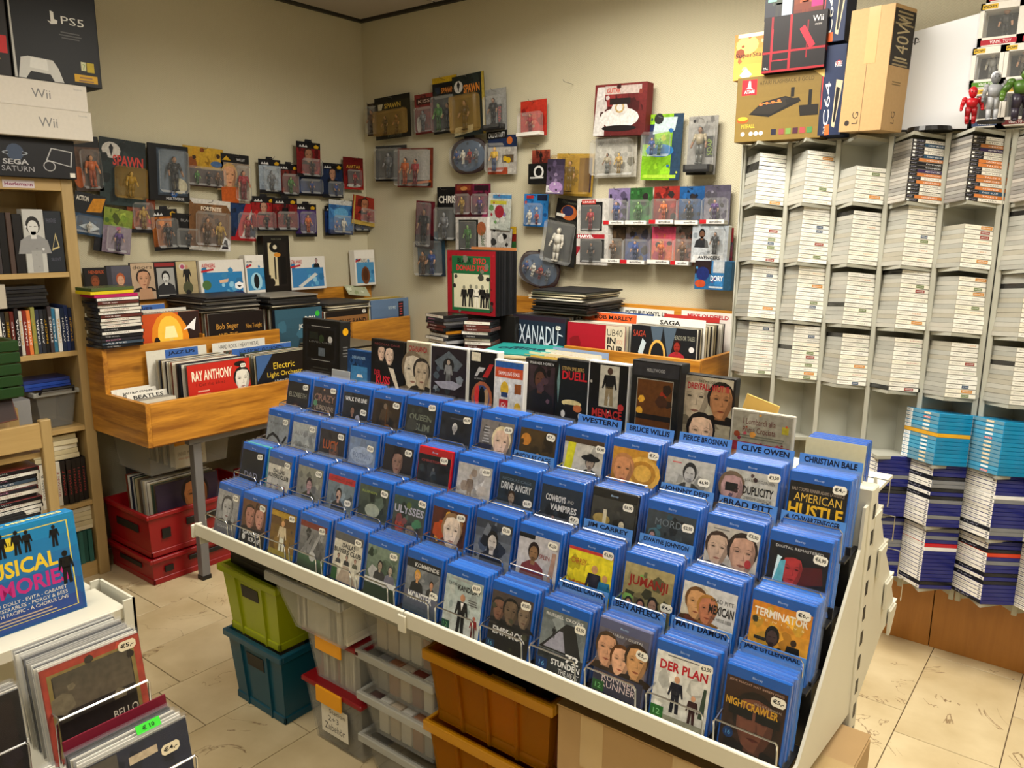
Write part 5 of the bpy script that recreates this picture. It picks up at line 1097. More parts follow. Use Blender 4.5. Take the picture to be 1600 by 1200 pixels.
RS = crate('red_crate', -3.66, -3.28, 2.30, 2.72, 0, .338, MAT['redcrate'], 'red crate carrying records at the far end under the table', taper=.012, ribs=0, hole=False)

# ------------------------------------------------------------------ bookcase on the left wall
BC = thing('bookcase', 'tall birch-veneer bookcase against the left wall', 'bookcase')
bx0, bx1, by0, by1, bh = XL + .002, -3.655, .78, 1.598, 1.81
MB().box(bx0, by1 - .048, 0, bx1, by1, bh, 'fff', .002).build('side_panel', MAT['birch_z'], BC)
MB().box(bx0, by0, 0, bx1, by0 + .048, bh, 'fff', .002).build('side_panel', MAT['birch_z'], BC)
MB().box(bx0, by0 + .048, bh - .05, bx1, by1 - .048, bh, 'fff', .002).build('top_panel', MAT['birch_y'], BC)
MB().box(bx0, by0 + .048, 0, bx0 + .006, by1 - .048, bh - .05, '2a2016').build('back_panel', MAT['birch_z'], BC)
MB().box(bx0, by0 + .048, 0, bx1 - .02, by1 - .048, .07, 'fff').build('plinth', MAT['birch_y'], BC)
BZ = [.07, .372, .728, 1.07, 1.417]
for z in BZ[1:]:
    MB().box(bx0 + .006, by0 + .048, z - .022, bx1 - .004, by1 - .048, z, 'fff', .001).build('shelf', MAT['birch_y'], BC)
mb = MB(); Art(mb, .12, .03, -.0006, None, 0, M=Matrix(((0, -1, 0, 0), (1, 0, 0, 0), (0, 0, 1, 0), (0, 0, 0, 1)))).run('R0,0,1,1,c8bcc0|U.06,.25,.88,.5,7a2a4c,Horlemann')
mb.build('name_label', MAT['printm'], BC, (bx1 + .0004, 1.385, 1.768))
def book_row(z, y0, y1, specs, label, group, depth=.14, fx=-3.67):
    y = y0
    for i, (th, h, col, txt) in enumerate(specs):
        if y + th > y1: break
        o = MB().box(-th / 2 + .0005, 0, 0, th / 2 - .0005, depth, h, col, .001).build('book', MAT['print'], None)
        place(o, (fx - rnd.uniform(0, .012), y + th / 2, z), FX)
        tag(o, label, 'book', group)
        if txt:
            mb = MB(); Art(mb, th * .6, h * .8, -.0003, None, h * .1).run('V.15,.15,.7,.7,%s,%s' % (txt[0], txt[1])); mb.build('spine_lettering', MAT['print'], o)
        y += th
sp1 = [(.03, .25, '16307a', ('cde', 'INSIDE')), (.016, .24, '3a3436', None), (.03, .25, '0d0b0c', None), (.02, .25, '4a3a34', None), (.035, .245, '141112', None)]
book_row(BZ[4], 1.254, 1.55, sp1, 'dark upright book on the upper bookcase shelf', 'dark books on the upper shelf')
boxed('picture_book', (-3.668, 1.43, BZ[4]), .082, .265, .05, 'b8b8b4', Z + 'b4b4b0|H.45,.3,.6,888,c8c8c4,222|R.25,.0,.8,.35,9a9a98|K3,6,.1,777,ccc', 'white comic box with a grey drawn figure on the bookcase', 'book', FX)
boxed('game_box', (-3.672, 1.508, BZ[4]), .072, .26, .06, '1c2026', Z + '20252c|Yb8a878,.3,.35,.8,.4,.6,.65|Y20252c,.36,.39,.72,.42,.58,.59|T.1,.82,.6,.07,556,PHANTASIE|T.2,.18,.6,.05,556,SILENT', 'dark box with a thin gold triangle on the bookcase', 'box', FX)
cl = ['8a2a1c', 'e0dcd0', '1c1c20', '3a2c14', '5a1c14', '1a1416', 'c8c4b8', '7a2218', 'd8783c', '8a8a48', '2a3040', '24262c', '121214', '3a3234', '2a6a8a', 'd8d8d4', '1c2a44', '22305a', '16203c']
book_row(BZ[3], 1.235, 1.55, [(.0165, .19 + (.012 if i % 4 == 1 else 0), c, ('eee' if i % 3 else 'c90', ['DRAMA', 'ACTION', 'NACHT', 'STUNDE', 'JAGD'][i % 5])) for i, c in enumerate(cl)], 'film case standing in the spine row of the bookcase', 'film cases in the bookcase row')
dvd_pile((-3.69, 1.37, BZ[3] + .204), 6, FX, ['141416', '1c1c20', '242428'], 'black case lying on top of the bookcase film row', 'black cases lying on the film row', spines=False)
boxed('carton', (-3.68, 1.25, BZ[3] + .204), .10, .10, .12, 'b8b0a0', None, 'pale carton lying on top of the bookcase film row', 'carton', FX)
pbx = crate('handled_box', -3.90, -3.69, 1.37, 1.54, BZ[2], BZ[2] + .17, MAT['smoke'], 'grey see-through box with a black handle on the bookcase shelf', 'storage box', taper=.02, ribs=0, hole=False, foot=False, rim=.02)
MB().tube([(.115, -.07, .165), (.135, -.065, .185), (.135, .065, .185), (.115, .07, .165)], .007, 6, '0c0c0e').build('handle', MAT['plastic'], pbx)
dvd_pile((-3.72, 1.44, BZ[2] + .176), 3, FX, ['1c3a8a', '24469a', '1a3070'], 'blue case lying on the grey handled box', 'blue cases on the handled box', spines=False)
boxed('white_drive', (-3.66, 1.30, BZ[2]), .075, .155, .16, '8c8c8c', 'R.0,.0,1,1,8a8a8a|O.6,.2,.05,444', 'grey metal drive box beside the handled box', 'box', FX)
book_row(BZ[1], 1.325, 1.55, [(.022, .205, ['cfcabc', 'd8d4c6', 'cfcabc', 'd4cfc0', 'd0cbbb', '1c1614', '201a18', '1a1412', '1e1816', '191312'][i], ('933' if i > 2 else '333', 'ROMAN %s' % 'ABCDEFGHIJ'[i])) for i in range(10)], 'paperback with title spine standing in the lower bookcase row', 'paperbacks in the lower row')
CR = ['c8bc98', 'd0c4a4', 'bfb28c', 'cfc6ac']
flat_stack((-3.75, 1.43, BZ[1] + .21), 5, .12, .185, .022, CR, 'cream paperback lying on the paperback row', 'book', 'cream paperbacks lying on the row', name='paperback', jit=.006)
flat_stack((-3.75, 1.46, BZ[0] + .16), 5, .13, .19, .022, CR, 'cream paperback lying on the green books at the bottom', 'book', 'cream paperbacks at the bottom', name='paperback', jit=.006)
book_row(BZ[0], 1.36, 1.55, [(.02, .155, c, None) for c in ('2a5a54', '1c4a46', '2f645c', '245048', '2a5a54', '1c4a46', '2f645c', '245048', '2a5a54')], 'dark green book at the bottom of the bookcase', 'dark green books')
# boxes on top of the bookcase
zt = bh
boxed('console_box', (-3.62, 1.45, zt), .31, .158, .28, '0c0c10', 'R0,0,1,1,0d0d12|O.24,.62,.11,39465c|E.24,.6,.16,.06,99a0aa|E.24,.6,.14,.045,0d0d12|O.24,.62,.09,39465c|U.08,.3,.32,.14,a8a8aa,SEGA|T.06,.12,.4,.14,98989c,SATURN|Yaaa,.62,.45,.7,.8,.98,.72,.95,.3|Y16161c,.64,.47,.71,.77,.96,.7,.935,.33|E.66,.3,.08,.14,aaa|E.66,.3,.068,.12,16161c|R.92,.02,.99,.14,d8d4c8', 'black console box with line drawing, under the white boxes', 'console box', FX, mat='printm')
boxed('console_box', (-3.575, 1.485, zt + .159), .365, .118, .30, 'cfc8bc', 'R0,0,1,1,d0cabf|T.42,.35,.2,.34,777,Wii|T.86,.84,.1,.06,999,Nintendo', 'white console box directly on the black console box', 'console box', FX, mat='printm')
boxed('console_box', (-3.585, 1.48, zt + .278), .365, .105, .30, 'd4cec4', 'R0,0,1,1,d4cec4|T.4,.34,.2,.36,777,Wii|T.86,.82,.1,.07,999,Nintendo', 'white console box under the big black console box', 'console box', FX, mat='printm')
boxed('console_box', (-3.60, 1.565, zt + .384), .345, .44, .16, '08090b', 'R0,0,1,1,0a0b0d|Yb8b8b4,.0,.0,.03,.0,.01,1,.0,1|Yc8c8c4,.04,.0,.08,.18,.16,.2,.44,.19,.5,.12,.55,.0,.44,.0,.4,.06,.18,.07,.12,.0|Ydcdcd8,.17,.1,.19,.19,.37,.19,.38,.09|T.58,.54,.27,.07,e0e0dc,PS5|Ye0e0dc,.42,.55,.46,.54,.46,.64,.5,.63,.5,.57,.54,.56,.53,.53,.46,.52|L.5,.47,.35,3,.025,555|R.77,.14,.83,.22,c8c8a0|R.84,.13,.93,.22,b8a010|T.79,.15,.03,.05,383,7|R.68,.03,.96,.1,c89a10|L.7,.08,.24,2,.03,864', 'tall black console box with a white controller print on the white boxes', 'console box', FX, mat='printm')
boxed('console_box', (-3.60, 1.262, zt + .384), .25, .42, .2, '17100c', 'R0,0,1,1,1a1410|R.6,.2,.98,.36,c01c1c|L.5,.15,.4,2,.03,863', 'dark console box with a red print beside the black one', 'console box', FX, mat='printm')
boxed('console_box', (-3.60, 1.16, zt), .26, .295, .25, 'c8c0b8', 'R0,0,1,1,c8c0b8|R.8,.4,1,.7,8a1c2c', 'white and red box at the edge of the bookcase top', 'console box', FX, mat='printm')
# ------------------------------------------------------------------ small wooden rack in front of the bookcase
WR = thing('wooden_rack', 'small light wooden rack with records in front of the bookcase', 'rack')
wx, wy = -3.12, 1.165
MB().box(wx - .03, wy - .0, .0, wx + .0, wy + .038, .905, 'fff', .003).build('post', MAT['birch_z'], WR)
MB().box(wx - .33, wy - .0, .0, wx - .30, wy + .038, .905, 'fff', .003).build('post', MAT['birch_z'], WR)
MB().box(wx - .03, .55, .0, wx, .588, .905, 'fff', .003).build('post', MAT['birch_z'], WR)
MB().box(wx - .025, .588, .80, wx - .003, wy, .895, 'fff', .002).build('top_rail', MAT['birch_y'], WR)
for z in (.50, .18, .78):
    MB().box(wx - .30, .56, z - .02, wx - .03, wy + .03, z, 'fff').build('shelf', MAT['birch_y'], WR)
dvd_pile((wx - .045, 1.06, .505), 15, FX, ['b8b0a0', '5a1c1c', 'c8c0b0', '15151a', '17171c', '2a2a30', '7a2a2a', '6a6a70'], 'game case lying in the wooden rack pile', 'game cases in the wooden rack', .19, .135, .0148)
boxed('record_sleeve', (wx - .012, 1.0, .915), .20, .17, .012, '5a2414', Z + '2a1814|R0,.55,.8,1,c8b8a4|K4,6,.14,17100e,8a4a2c,c8a888|O.85,.78,.08,3ac83a', 'brown record with a green dot leaning on the wooden rack', 'record', FX, .3, -.06)
gb = thing('slatted_crate', 'dark green wooden crate with horizontal slats on the wooden rack', 'crate', (wx - .18, 1.0, 1.0))
for k in range(5):
    MB().box(.165, -.24, .005 + k * .042, .18, .125, .043 + k * .042, '1e3a18', .003).build('slat', MAT['plastic'], gb)
    MB().box(-.165, .11, .005 + k * .042, .165, .125, .043 + k * .042, '1e3a18', .003).build('slat', MAT['plastic'], gb)
MB().box(-.165, -.24, 0, .165, .11, .01, '1a3414').build('base', MAT['plastic'], gb)
st_ = thing('crate_support', 'dark carton under the green slatted crate', 'carton', (wx - .2, .9, .78)); MB().box(-.1, -.2, 0, .1, .2, .22, '1c1814', .003).build('body', MAT['cardboard'], st_)
# a few cases lying in front of the wooden rack
for k in range(5):
    boxed('film_case', (wx + .06 + k * .03, 1.01 - k * .006, .40), .135, .19, .014, '0e0e10', Z + ('17171a|H.5,.2,.6,333,a86,222' if k < 4 else 'c8c0b0|R0,.8,1,1,b01828|U.5,.55,.4,.2,222,ARK|B.4,.05,.5,333,222,b86'), ['black film case standing first before the wooden rack', 'second black film case before the wooden rack', 'third black film case before the wooden rack', 'fourth black film case before the wooden rack', 'red-topped white film case before the wooden rack'][k], 'film case', FX, .3)
FS = thing('case_stand', 'low black stand under the film cases before the wooden rack', 'stand', (wx + .13, 1.0, 0)); MB().box(-.12, -.2, 0, .12, .06, .398, '101010', .004).build('body', MAT['plastic'], FS)

# ------------------------------------------------------------------ singles rack in the near left corner
SR = thing('singles_rack', 'cream metal stepped rack of small records beside the aisle', 'rack')
PZ = .70
pa, pb_ = hit(185, 952, 2, PZ), hit(147, 918, 2, PZ)
yr = (pa.y + pb_.y) / 2 + .01
MB().box(pb_.x - .06, -.5, PZ - .03, pa.x, yr, PZ, 'fff', .002).build('top_shelf', mw, SR)
MB().box(pb_.x - .0, yr + .012, PZ - .3, pa.x + .01, yr + .018, PZ + .02, 'fff').box(pa.x + .004, yr - .01, PZ - .3, pa.x + .01, yr + .018, PZ + .02, 'fff').box(pb_.x, yr - .01, PZ - .3, pb_.x + .006, yr + .018, PZ + .02, 'fff').build('upright', mw, SR)
MB().box(pb_.x - .1, -.5, 0, pa.x + .30, yr - .02, .1, 'fff').build('base', MAT['black'], SR)
MB().box(pb_.x - .1, -.5, .1, pb_.x - .06, yr - .02, PZ - .03, 'fff').build('centre_panel', mw, SR)
t1x, t1z, t2x, t2z = -1.425, .652, -1.235, .585
MB().box(t1x - .14, -.4, t1z - .012, t1x + .03, .70, t1z - .004, 'fff').build('shelf', mw, SR)
MB().box(t2x - .14, -.4, t2z - .012, t2x + .04, .69, t2z - .004, 'fff').build('shelf', mw, SR)
for x_, z_ in ((t1x, t1z), (t2x, t2z)):
    MB().box(x_ - .06, .66, .1, x_ - .05, .68, z_ - .012, 'fff').box(x_ - .06, -.3, .1, x_ - .05, -.28, z_ - .012, 'fff').build('strut', mw, SR)
SW = .182
sg_me = MB().box(-SW / 2, 0, 0, SW / 2, .0028, SW, 'fff').mesh('single_sleeve', MAT['objpaper'])
sgf_me = MB().box(-SW / 2 - .003, -.001, 0, SW / 2 + .003, -.0006, SW + .008, 'fff').mesh('sleeve_film', MAT['film'])
sgb_me = MB().box(-SW / 2 - .003, .003, 0, SW / 2 + .003, .0036, SW + .006, 'fff').mesh('sleeve_film', MAT['sleeve'])
def singles(x, yc, z, n, spec, look, body, st, stp, lean=.16):
    for i in range(n):
        o = put('single_sleeve', sg_me, None, None, None, body if i == 0 else rnd.choice(['c8c4b8', 'b8b4a8', 'd4d0c4', '9a968c', '3a3632']))
        place(o, (x - i * .0085, yc + rnd.uniform(-.003, .003) * (i > 0), z), FX, lean + rnd.uniform(-.02, .02) * (i > 0))
        if i == 0:
            tag(o, 'small record with %s at the front of its wire pocket' % look, 'record')
            printed('cover', 'photo', o, SW - .002, SW - .002, spec, -.0002, None, .001, None, 14)
            stick_on(st, o, (SW * (stp[0] - .5), -.0016, SW * stp[1])); put('sleeve_film', sgf_me, o)
        else:
            tag(o, 'small record in film behind the one with ' + look, 'record', 'small records behind ' + look)
            put('sleeve_film', sgb_me, o)
s5, s4 = sticker_mesh('€5,-', .034, .019, True), sticker_mesh('€4,-', .034, .019, True)
singles(t1x, .585, t1z, 15, Z + '9a3c2c|R.05,.05,.93,.93,7a6a3c|R.09,.09,.89,.89,2a2420|R.1,.5,.88,.9,5a5040,4a4438|K4,8,.13,3a342a,6a604c,28231e|R.1,.1,.88,.4,1c1716|T.62,.2,.26,.09,b8b0a0,BELLO|L.6,.17,.28,1,.03,888', 'an orange-bordered dark cover', '7a2c22', s5, (.86, .87))
singles(t2x, .568, t2z - .03, 8, Z + '1c2030,242838|R0,0,.3,1,4a4640|E.2,.45,.1,.14,8a8274|R.4,.82,.68,.9,b0a088|T.55,.5,.2,.07,b8b8b0,MARIO|T.5,.38,.3,.07,a8a8a0,LANZA', 'a dark blue and grey cover', '22242c', s4, (.8, .74))
cr = MB().box(-.092, 0, 0, .092, .004, .175, '6a0c24').build('divider_card', MAT['printm'], None); place(cr, (t2x - .080, .572, t2z - .01), FX, .16); tag(cr, 'dark crimson card behind the dark blue and grey small record', 'divider card')
gt = MB().box(-.022, 0, 0, .022, .0008, .016, '2cc81c').build('green_tag', MAT['plastic'], None); place(gt, (t2x - .045, .60, t2z + .15), FX, .6); tag(gt, 'bright green price tag stuck on the small record sleeves', 'price tag')
mb = MB(); Art(mb, .044, .016, -.0003, None, 0).text(.25, .25, .5, .5, '0c3a0c', '€ 10', True); mb.build('lettering', MAT['printm'], gt)
singles(t1x + .02, .36, t1z, 5, Z + '1a1614|R.06,.06,.94,.94,241c1a|K3,8,.13,3a2420,1c1618,2a2226', 'a nearly black cover', '4a4a4c', s5, (.15, .87), .12)
singles(t2x + .02, .345, t2z, 5, Z + '0e0e10|K3,4,.1,1c1c20', 'a plain black cover', '0e0e10', s4, (.85, .8), .12)
for x_, z_, yc in ((t1x, t1z, .585), (t2x, t2z, .568), (t1x + .02, t1z, .36), (t2x + .02, t2z, .345)):
    m2 = wire_pocket(MB(), .085, .10, .13, .0024)
    w_ = m2.build('wire_pocket', MAT['chrome'], SR); w_.location = (x_ + .008, yc, z_ - .004); w_.rotation_euler = (0, 0, FX)
# boxed record set on the top shelf
hb = hit(137, 948, 2, PZ)
boxed('boxed_record_set', (hb.x - .0, hb.y - .135, PZ), .27, .245, .045, '1878b0', Z + '1c3a7c,1a86b8|R.03,.03,.97,.97,2a3a80,1c80b4|Yd8c848,.06,.06,.07,.06,.07,.94,.06,.94|Yd8c848,.93,.06,.94,.06,.94,.94,.93,.94|R.06,.93,.94,.94,d8c848|R.06,.06,.94,.065,d8c848|U.16,.52,.66,.16,e0c030,MUSICAL|U.12,.33,.78,.16,b82a78,MEMORIES|O.46,.84,.06,d8c030|T.43,.82,.06,.04,111,3 LP|B.4,.72,.24,111,111,111|B.52,.72,.24,111,111,111|B.3,.72,.22,111,111,111|B.6,.72,.22,111,111,111|B.82,.7,.22,111,111,111|B.88,.3,.34,111,111,111|T.2,.26,.66,.035,d8d4c8,HELLO DOLLY - EVITA - CABARET|T.2,.21,.66,.035,d8d4c8,LES MISERABLES - PORGY & BESS|T.2,.16,.66,.035,d8d4c8,SOUTH PACIFIC - A CHORUS LINE|L.2,.13,.6,2,.03,a98', 'blue boxed record set with yellow and pink lettering on the cream shelf', 'record set', FX, .1, 0, .002, pmat='print')
o_ = bpy.data.objects['boxed_record_set']
mb2 = MB(); A2 = Art(mb2, .25, .03, 0, -.125, 0, M=Matrix.Translation((0, .007, .2455)) @ Matrix.Rotation(-math.pi / 2, 4, 'X')); A2.text(.04, .2, .92, .55, 'e8dc90', 'MUSICAL MEMORIES', True); mb2.build('top_lettering', MAT['print'], o_)

# ------------------------------------------------------------------ boxes and figures on top of the game rack
TZ = 1.962
def rbox(x0, y0, x1, y1, y, d, z, body, spec, label, cat='box', side=None, name='game_box', face=FY, tilt=0, h=None, lean=0):
    c, w, hh = pxbox(x0, y0, x1, y1, 1, y)
    return boxed(name, (c.x, y, z), w, h or hh, d, body, spec, label, cat, face, lean, tilt, .001, .002, 'printm', 'print', side)
rbox(1147, 133, 1281, 236, 3.10, .09, TZ - .006, '6a5428', Z + '7a6430,6a5628|R.06,.72,.24,.96,b01c28|Ye8e4dc,.13,.84,.14,.94,.16,.94,.17,.84,.19,.82,.11,.82|U.09,.75,.12,.05,e8e4dc,ATARI|T.27,.86,.62,.06,3a2c10,ATARI FLASHBACK 8 GOLD|Yc8a860,.88,1,1,1,1,.88|Y161412,.16,.42,.32,.6,.58,.66,.72,.6,.74,.55,.4,.36|Y26221e,.18,.44,.33,.59,.58,.64,.7,.59,.42,.4|L.28,.58,.3,1,.02,c84|E.3,.56,.02,.02,c63|E.37,.575,.02,.02,c63|E.44,.585,.02,.02,c63|E.51,.6,.02,.02,c63|R.64,.64,.68,.78,141210|Y1c1916,.58,.62,.74,.62,.76,.56,.6,.54|R.84,.5,.88,.72,141210|Y1c1916,.74,.5,.96,.5,.96,.34,.76,.34|E.09,.34,.07,.05,c84c1c|E.09,.36,.06,.03,e0b030|T.08,.21,.16,.06,d8b83c,PITFALL|O.1,.12,.025,ddd|O.2,.12,.025,ddd|O.26,.12,.025,ddd|O.32,.12,.025,ddd|R.44,.08,.5,.17,223|R.53,.08,.59,.17,844|R.61,.08,.67,.17,684|R.69,.08,.75,.17,423|R.77,.08,.83,.17,944|R.85,.08,.91,.17,474', 'gold retro console box with a joystick picture on the game rack', 'console box', side='R0,0,1,1,5a4622')
rbox(1146, 66, 1196, 138, 3.16, .05, TZ + .238, 'c07838', Z + 'd8a848,b8642c|E.4,.75,.35,.2,e0b860|K4,6,.16,c8502c,7a3a1c,e0c080|T.05,.45,.9,.14,201410,SuperStar|Yd8d0c0,.2,.1,.4,.25,.6,.1,.4,-.02|R.1,.92,.9,1,c8c0a8', 'orange party game box on the gold console box', 'game box')
rbox(1190, 46, 1287, 134, 3.08, .14, TZ + .238, '100c10', Z + '120e12|R.12,.0,.155,1,7a1420|R.42,.0,.46,1,8a1622|R.0,.34,1,.38,8a1622|R.14,.2,.44,.22,a01c2a|R.14,.2,.16,.78,a01c2a|R.7,.2,.72,.86,7a1420|Yb81c30,.58,.72,.66,.78,.84,.42,.76,.36|T.78,.82,.16,.1,e0dcd8,Wii|T.82,.75,.1,.04,b8b4b0,mini|R0,0,1,.04,8a1622|T.03,.06,.08,.04,ccc,PAL', 'black console box with a red cross and remote print', 'console box', side='R0,0,1,1,120e12|R0,.3,1,.4,7a1420')
rbox(1195, -14, 1240, 44, 3.13, .05, TZ + .436, '24262a', Z + '2a2c34|B.5,.0,.9,444c44,333,8a7a6a|R.1,.5,.4,.6,7ab0a0|R.6,0,.95,1,9aa4b0', 'dark game box with a grey figure on the red-cross console box', 'game box')
rbox(1240, -14, 1286, 42, 3.12, .05, TZ + .436, '8a3a1c', Z + '5a1c14,8a4a20|B.4,.0,.8,b8501c,6a2a14,d8a070|R.6,.2,.98,.7,a81c6a', 'red-brown game box with a flaming figure on the red-cross console box', 'game box')
c64 = Z + '1e2a48|R0,0,.14,1,18223c|R.04,.3,.08,.9,c83a2c|V.2,.1,.24,.5,e4e4e0,C64|V.24,.02,.1,.08,d8d4cc,THE|R.3,.0,.5,.12,d8602c|Yb8ac90,.58,.1,.72,.08,.95,.6,.66,.62|Y15151a,.64,.14,.72,.14,.84,.52,.68,.54|O.7,.8,.12,a02028|T.55,.76,.3,.06,eee,64 SPIELE'
rbox(1281, 84, 1317, 224, 3.10, .12, TZ, '1c2844', c64, 'navy retro computer box standing beside the gold console box', 'console box')
rbox(1286, -40, 1322, 83, 3.10, .12, TZ + .325, '1c2844', c64.replace('|O.7,.8,.12,a02028|T.55,.76,.3,.06,eee,64 SPIELE', '|R.7,.6,.95,1,8a98a8'), 'navy retro computer box stacked on the other navy box', 'console box')
lg = thing('soundbar_carton', 'tall brown taped carton with a printed dark panel on the game rack', 'carton')
c, w, hh = pxbox(1316, 26, 1375, 215, 1, 3.04)
lgm = Matrix.Translation((hit(1352, 120, 1, 3.06).x, 3.04, TZ + .002)) @ Matrix.Rotation(-.28, 4, 'Z') @ Matrix.Rotation(.035, 4, 'Y')
lg.matrix_world = lgm
w = .158; hh = .405; d = .14
MB().box(-w / 2, 0, 0, w / 2, d, hh, 'fff', .003).build('body', MAT['cardboard'], lg)
mb = MB(); a_ = Art(mb, w, hh, -.0004); a_.run('R0,0,1,1,a98a5e|R.49,0,.51,1,7a6040|O.18,.07,.06,2a2420|V.3,.06,.14,.1,2a2420,LG|V.55,.55,.08,.3,4a3c28,Premium Design Co'); mb.build('front_print', MAT['printm'], lg)
MB().box(-.012, -.0012, hh * .55, .03, -.0004, hh + .001, 'fff').build('packing_tape', MAT['tape'], lg)
mb = MB(); M_ = Matrix.Translation((w / 2, d / 2, 0)) @ Matrix(((0, -1, 0, 0), (1, 0, 0, 0), (0, 0, 1, 0), (0, 0, 0, 1)))
a_ = Art(mb, d - .006, hh, -.0004, None, 0, M=M_); a_.run('R0,0,1,1,a98a5e|R.0,.52,1,.97,2a2622|V.2,.58,.6,.34,a89a78,140W|L.05,.95,.9,4,.03,8a7c5c|L.05,.57,.9,2,.03,8a7c5c|L.2,.4,.5,2,.02,6a5838|V.4,.06,.16,.1,4a3c28,LG'); mb.build('side_print', MAT['printm'], lg)
ps = thing('white_console', 'large white upright game console with a thin black base', 'console', (hit(1455, 205, 1, 3.2).x, 3.17, TZ))
mb = MB(); mb.prism([(-.128, .012), (.116, .0), (.122, .15), (.135, .37), (-.085, .335), (-.118, .2)], -.008, .0, 1, 'd2d4d8').build('side_shell', MAT['plastic'], ps)
MB().prism([(-.12, .01), (.11, .0), (.12, .35), (-.08, .32)], .0, .055, 1, '0c0c0e').build('core', MAT['plastic'], ps)
MB().prism([(-.128, .012), (.116, .0), (.122, .15), (.135, .37), (-.085, .335), (-.118, .2)], .055, .063, 1, 'd2d4d8').build('side_shell', MAT['plastic'], ps)
MB().cyl((-.0, .0, -.0025), (-.0, .0, .012), .075, .07, 24, '0b0b0c').build('base', MAT['plastic'], ps)
mb = MB(); a_ = Art(mb, .03, .024, -.0084, -.088, .292); a_.run('Y222,.4,.0,.55,.0,.55,.85,.75,.75,.75,.5,.85,.5,.85,.8,.6,1,.4,1|Y222,.0,.2,.35,.3,.35,.4,.0,.3|Y222,.6,.2,1,.3,1,.4,.6,.3'); mb.build('emblem', MAT['print'], ps)

# ------------------------------------------------------------------ small figures
def figure_mesh(top, legs, skin, hair, bulky=1.0, head=1.0, arm=0.35):
    """standing toy, 1 unit tall, one continuous set of shells, feet at z=0"""
    mb = MB(); b = bulky; hz = .86
    for s in (-1, 1):
        mb.cyl((s * .055 * b, 0, .03), (s * .06 * b, 0, .26), .038 * b, .045 * b, 8, legs).cyl((s * .06 * b, 0, .24), (s * .045 * b, 0, .50), .045 * b, .065 * b, 8, legs)
        mb.box(s * .055 * b - .04, -.085, 0, s * .055 * b + .04, .04, .045, legs, .012)
        e = (s * (.15 * b + arm * .10), -.02, .56)
        mb.ball((s * .13 * b, 0, .73), .052 * b, top, 8, 5)
        mb.cyl((s * .13 * b, 0, .73), e, .045 * b, .036 * b, 8, top).cyl(e, (e[0] + s * .02, -.08, .44), .036 * b, .028 * b, 8, skin)
        mb.ball((e[0] + s * .02, -.085, .425), .03 * b, skin, 8, 5)
    mb.ball((0, 0, .50), (.095 * b, .065 * b, .07), legs, 10, 6)
    mb.cyl((0, 0, .50), (0, 0, .72), .085 * b, .125 * b, 12, top).ball((0, 0, .71), (.135 * b, .075 * b, .07), top, 10, 6)
    mb.cyl((0, 0, .74), (0, 0, .82), .035, .032, 8, skin)
    mb.ball((0, -.005, hz + (head - 1) * .07), (.06 * head, .068 * head, .082 * head), skin, 12, 8)
    mb.ball((0, .012, hz + .02 * head + (head - 1) * .07), (.065 * head, .068 * head, .075 * head), hair, 12, 8)
    for s in (-1, 1):
        mb.ball((s * .024 * head, -.066 * head, hz + .01 + (head - 1) * .07), (.009 * head, .006, .006 * head), '111', 6, 4)
    return mb
FM = {}
def figure(kind, parent, loc, h, rz=0.0, name='figurine'):
    if kind not in FM:
        FM[kind] = figure_mesh(*kind).mesh('figurine', MAT['plastic'], True)
    o = put(name, FM[kind], parent, loc, (0, 0, rz)); o.scale = (h, h, h)
    return o
# window boxes with big-headed toys at the right of the rack top
def window_box(x0, y0, x1, y1, y, z, kind, band, label, h=None):
    c, w, hh = pxbox(x0, y0, x1, y1, 1, y); hh = h or hh; d = .09
    t = thing('window_box', label, 'toy box', (c.x, y, z))
    mb = MB(); mb.box(-w / 2, 0, 0, -w / 2 + .012, d, hh, 'd4d0c8').box(w / 2 - .012, 0, 0, w / 2, d, hh, 'd4d0c8').box(-w / 2, 0, 0, w / 2, d, .028, 'd4d0c8').box(-w / 2, 0, hh - .022, w / 2, d, hh, 'd4d0c8').box(-w / 2, d - .004, 0, w / 2, d, hh, '2a2a2c')
    mb.build('carton', MAT['printm'], t)
    mb = MB(); a = Art(mb, w, hh, -.0003); a.rect(.08, .03, .92, .15, band); a.n += 1; a.text(.3, .055, .5, .07, 'eee', 'VINYL TOY'); mb.build('front_band', MAT['printm'], t); mb = MB(); a = Art(mb, w, hh, -.0003); a.rect(.04, .86, .4, .97, 'c8a430'); a.n += 1; a.text(.07, .885, .3, .06, '2a2a2a', 'POP!', True); mb.build('corner_label', MAT['printm'], t)
    figure(kind, t, (.01, d * .5, .026), hh * .72)
    MB().box(-w / 2 + .012, .001, .028, w / 2 - .012, .0016, hh - .022, 'fff').build('window', MAT['clear'], t)
    return t
MANA, MANB, PALE = ('2a2a2c', '1c1c1e', 'c09070', '1a1512', 1.1, 1.75, .1), ('6a5a48', '3a3228', 'c89878', '5a3420', 1.1, 1.75, .1), ('8a8a84', '6a6a66', 'b8b4a4', 'a8a49a', 1.1, 1.75, .1)
window_box(1517, 137, 1563, 206, 3.15, TZ, MANB, '3a4a6a', 'lowest white window box with a big-headed toy behind the figures', .125)
window_box(1564, 137, 1612, 206, 3.15, TZ, MANA, '6a2a2a', 'white window box with a dark-haired big-headed toy behind the green figure', .125)
window_box(1517, 74, 1566, 140, 3.15, TZ + .126, PALE, '4a7a1c', 'white window box with a pale grey big-headed toy', .13)
window_box(1567, 72, 1615, 140, 3.15, TZ + .126, MANB, '7a7a7a', 'white window box with a brown-haired big-headed toy', .13)
window_box(1530, 4, 1596, 72, 3.15, TZ + .257, MANA, 'a02030', 'topmost white window box with a bearded-look big-headed toy', .135)
window_box(1597, 0, 1650, 72, 3.15, TZ + .257, PALE, 'a02030', 'topmost white window box next to the bearded-look one', .135)
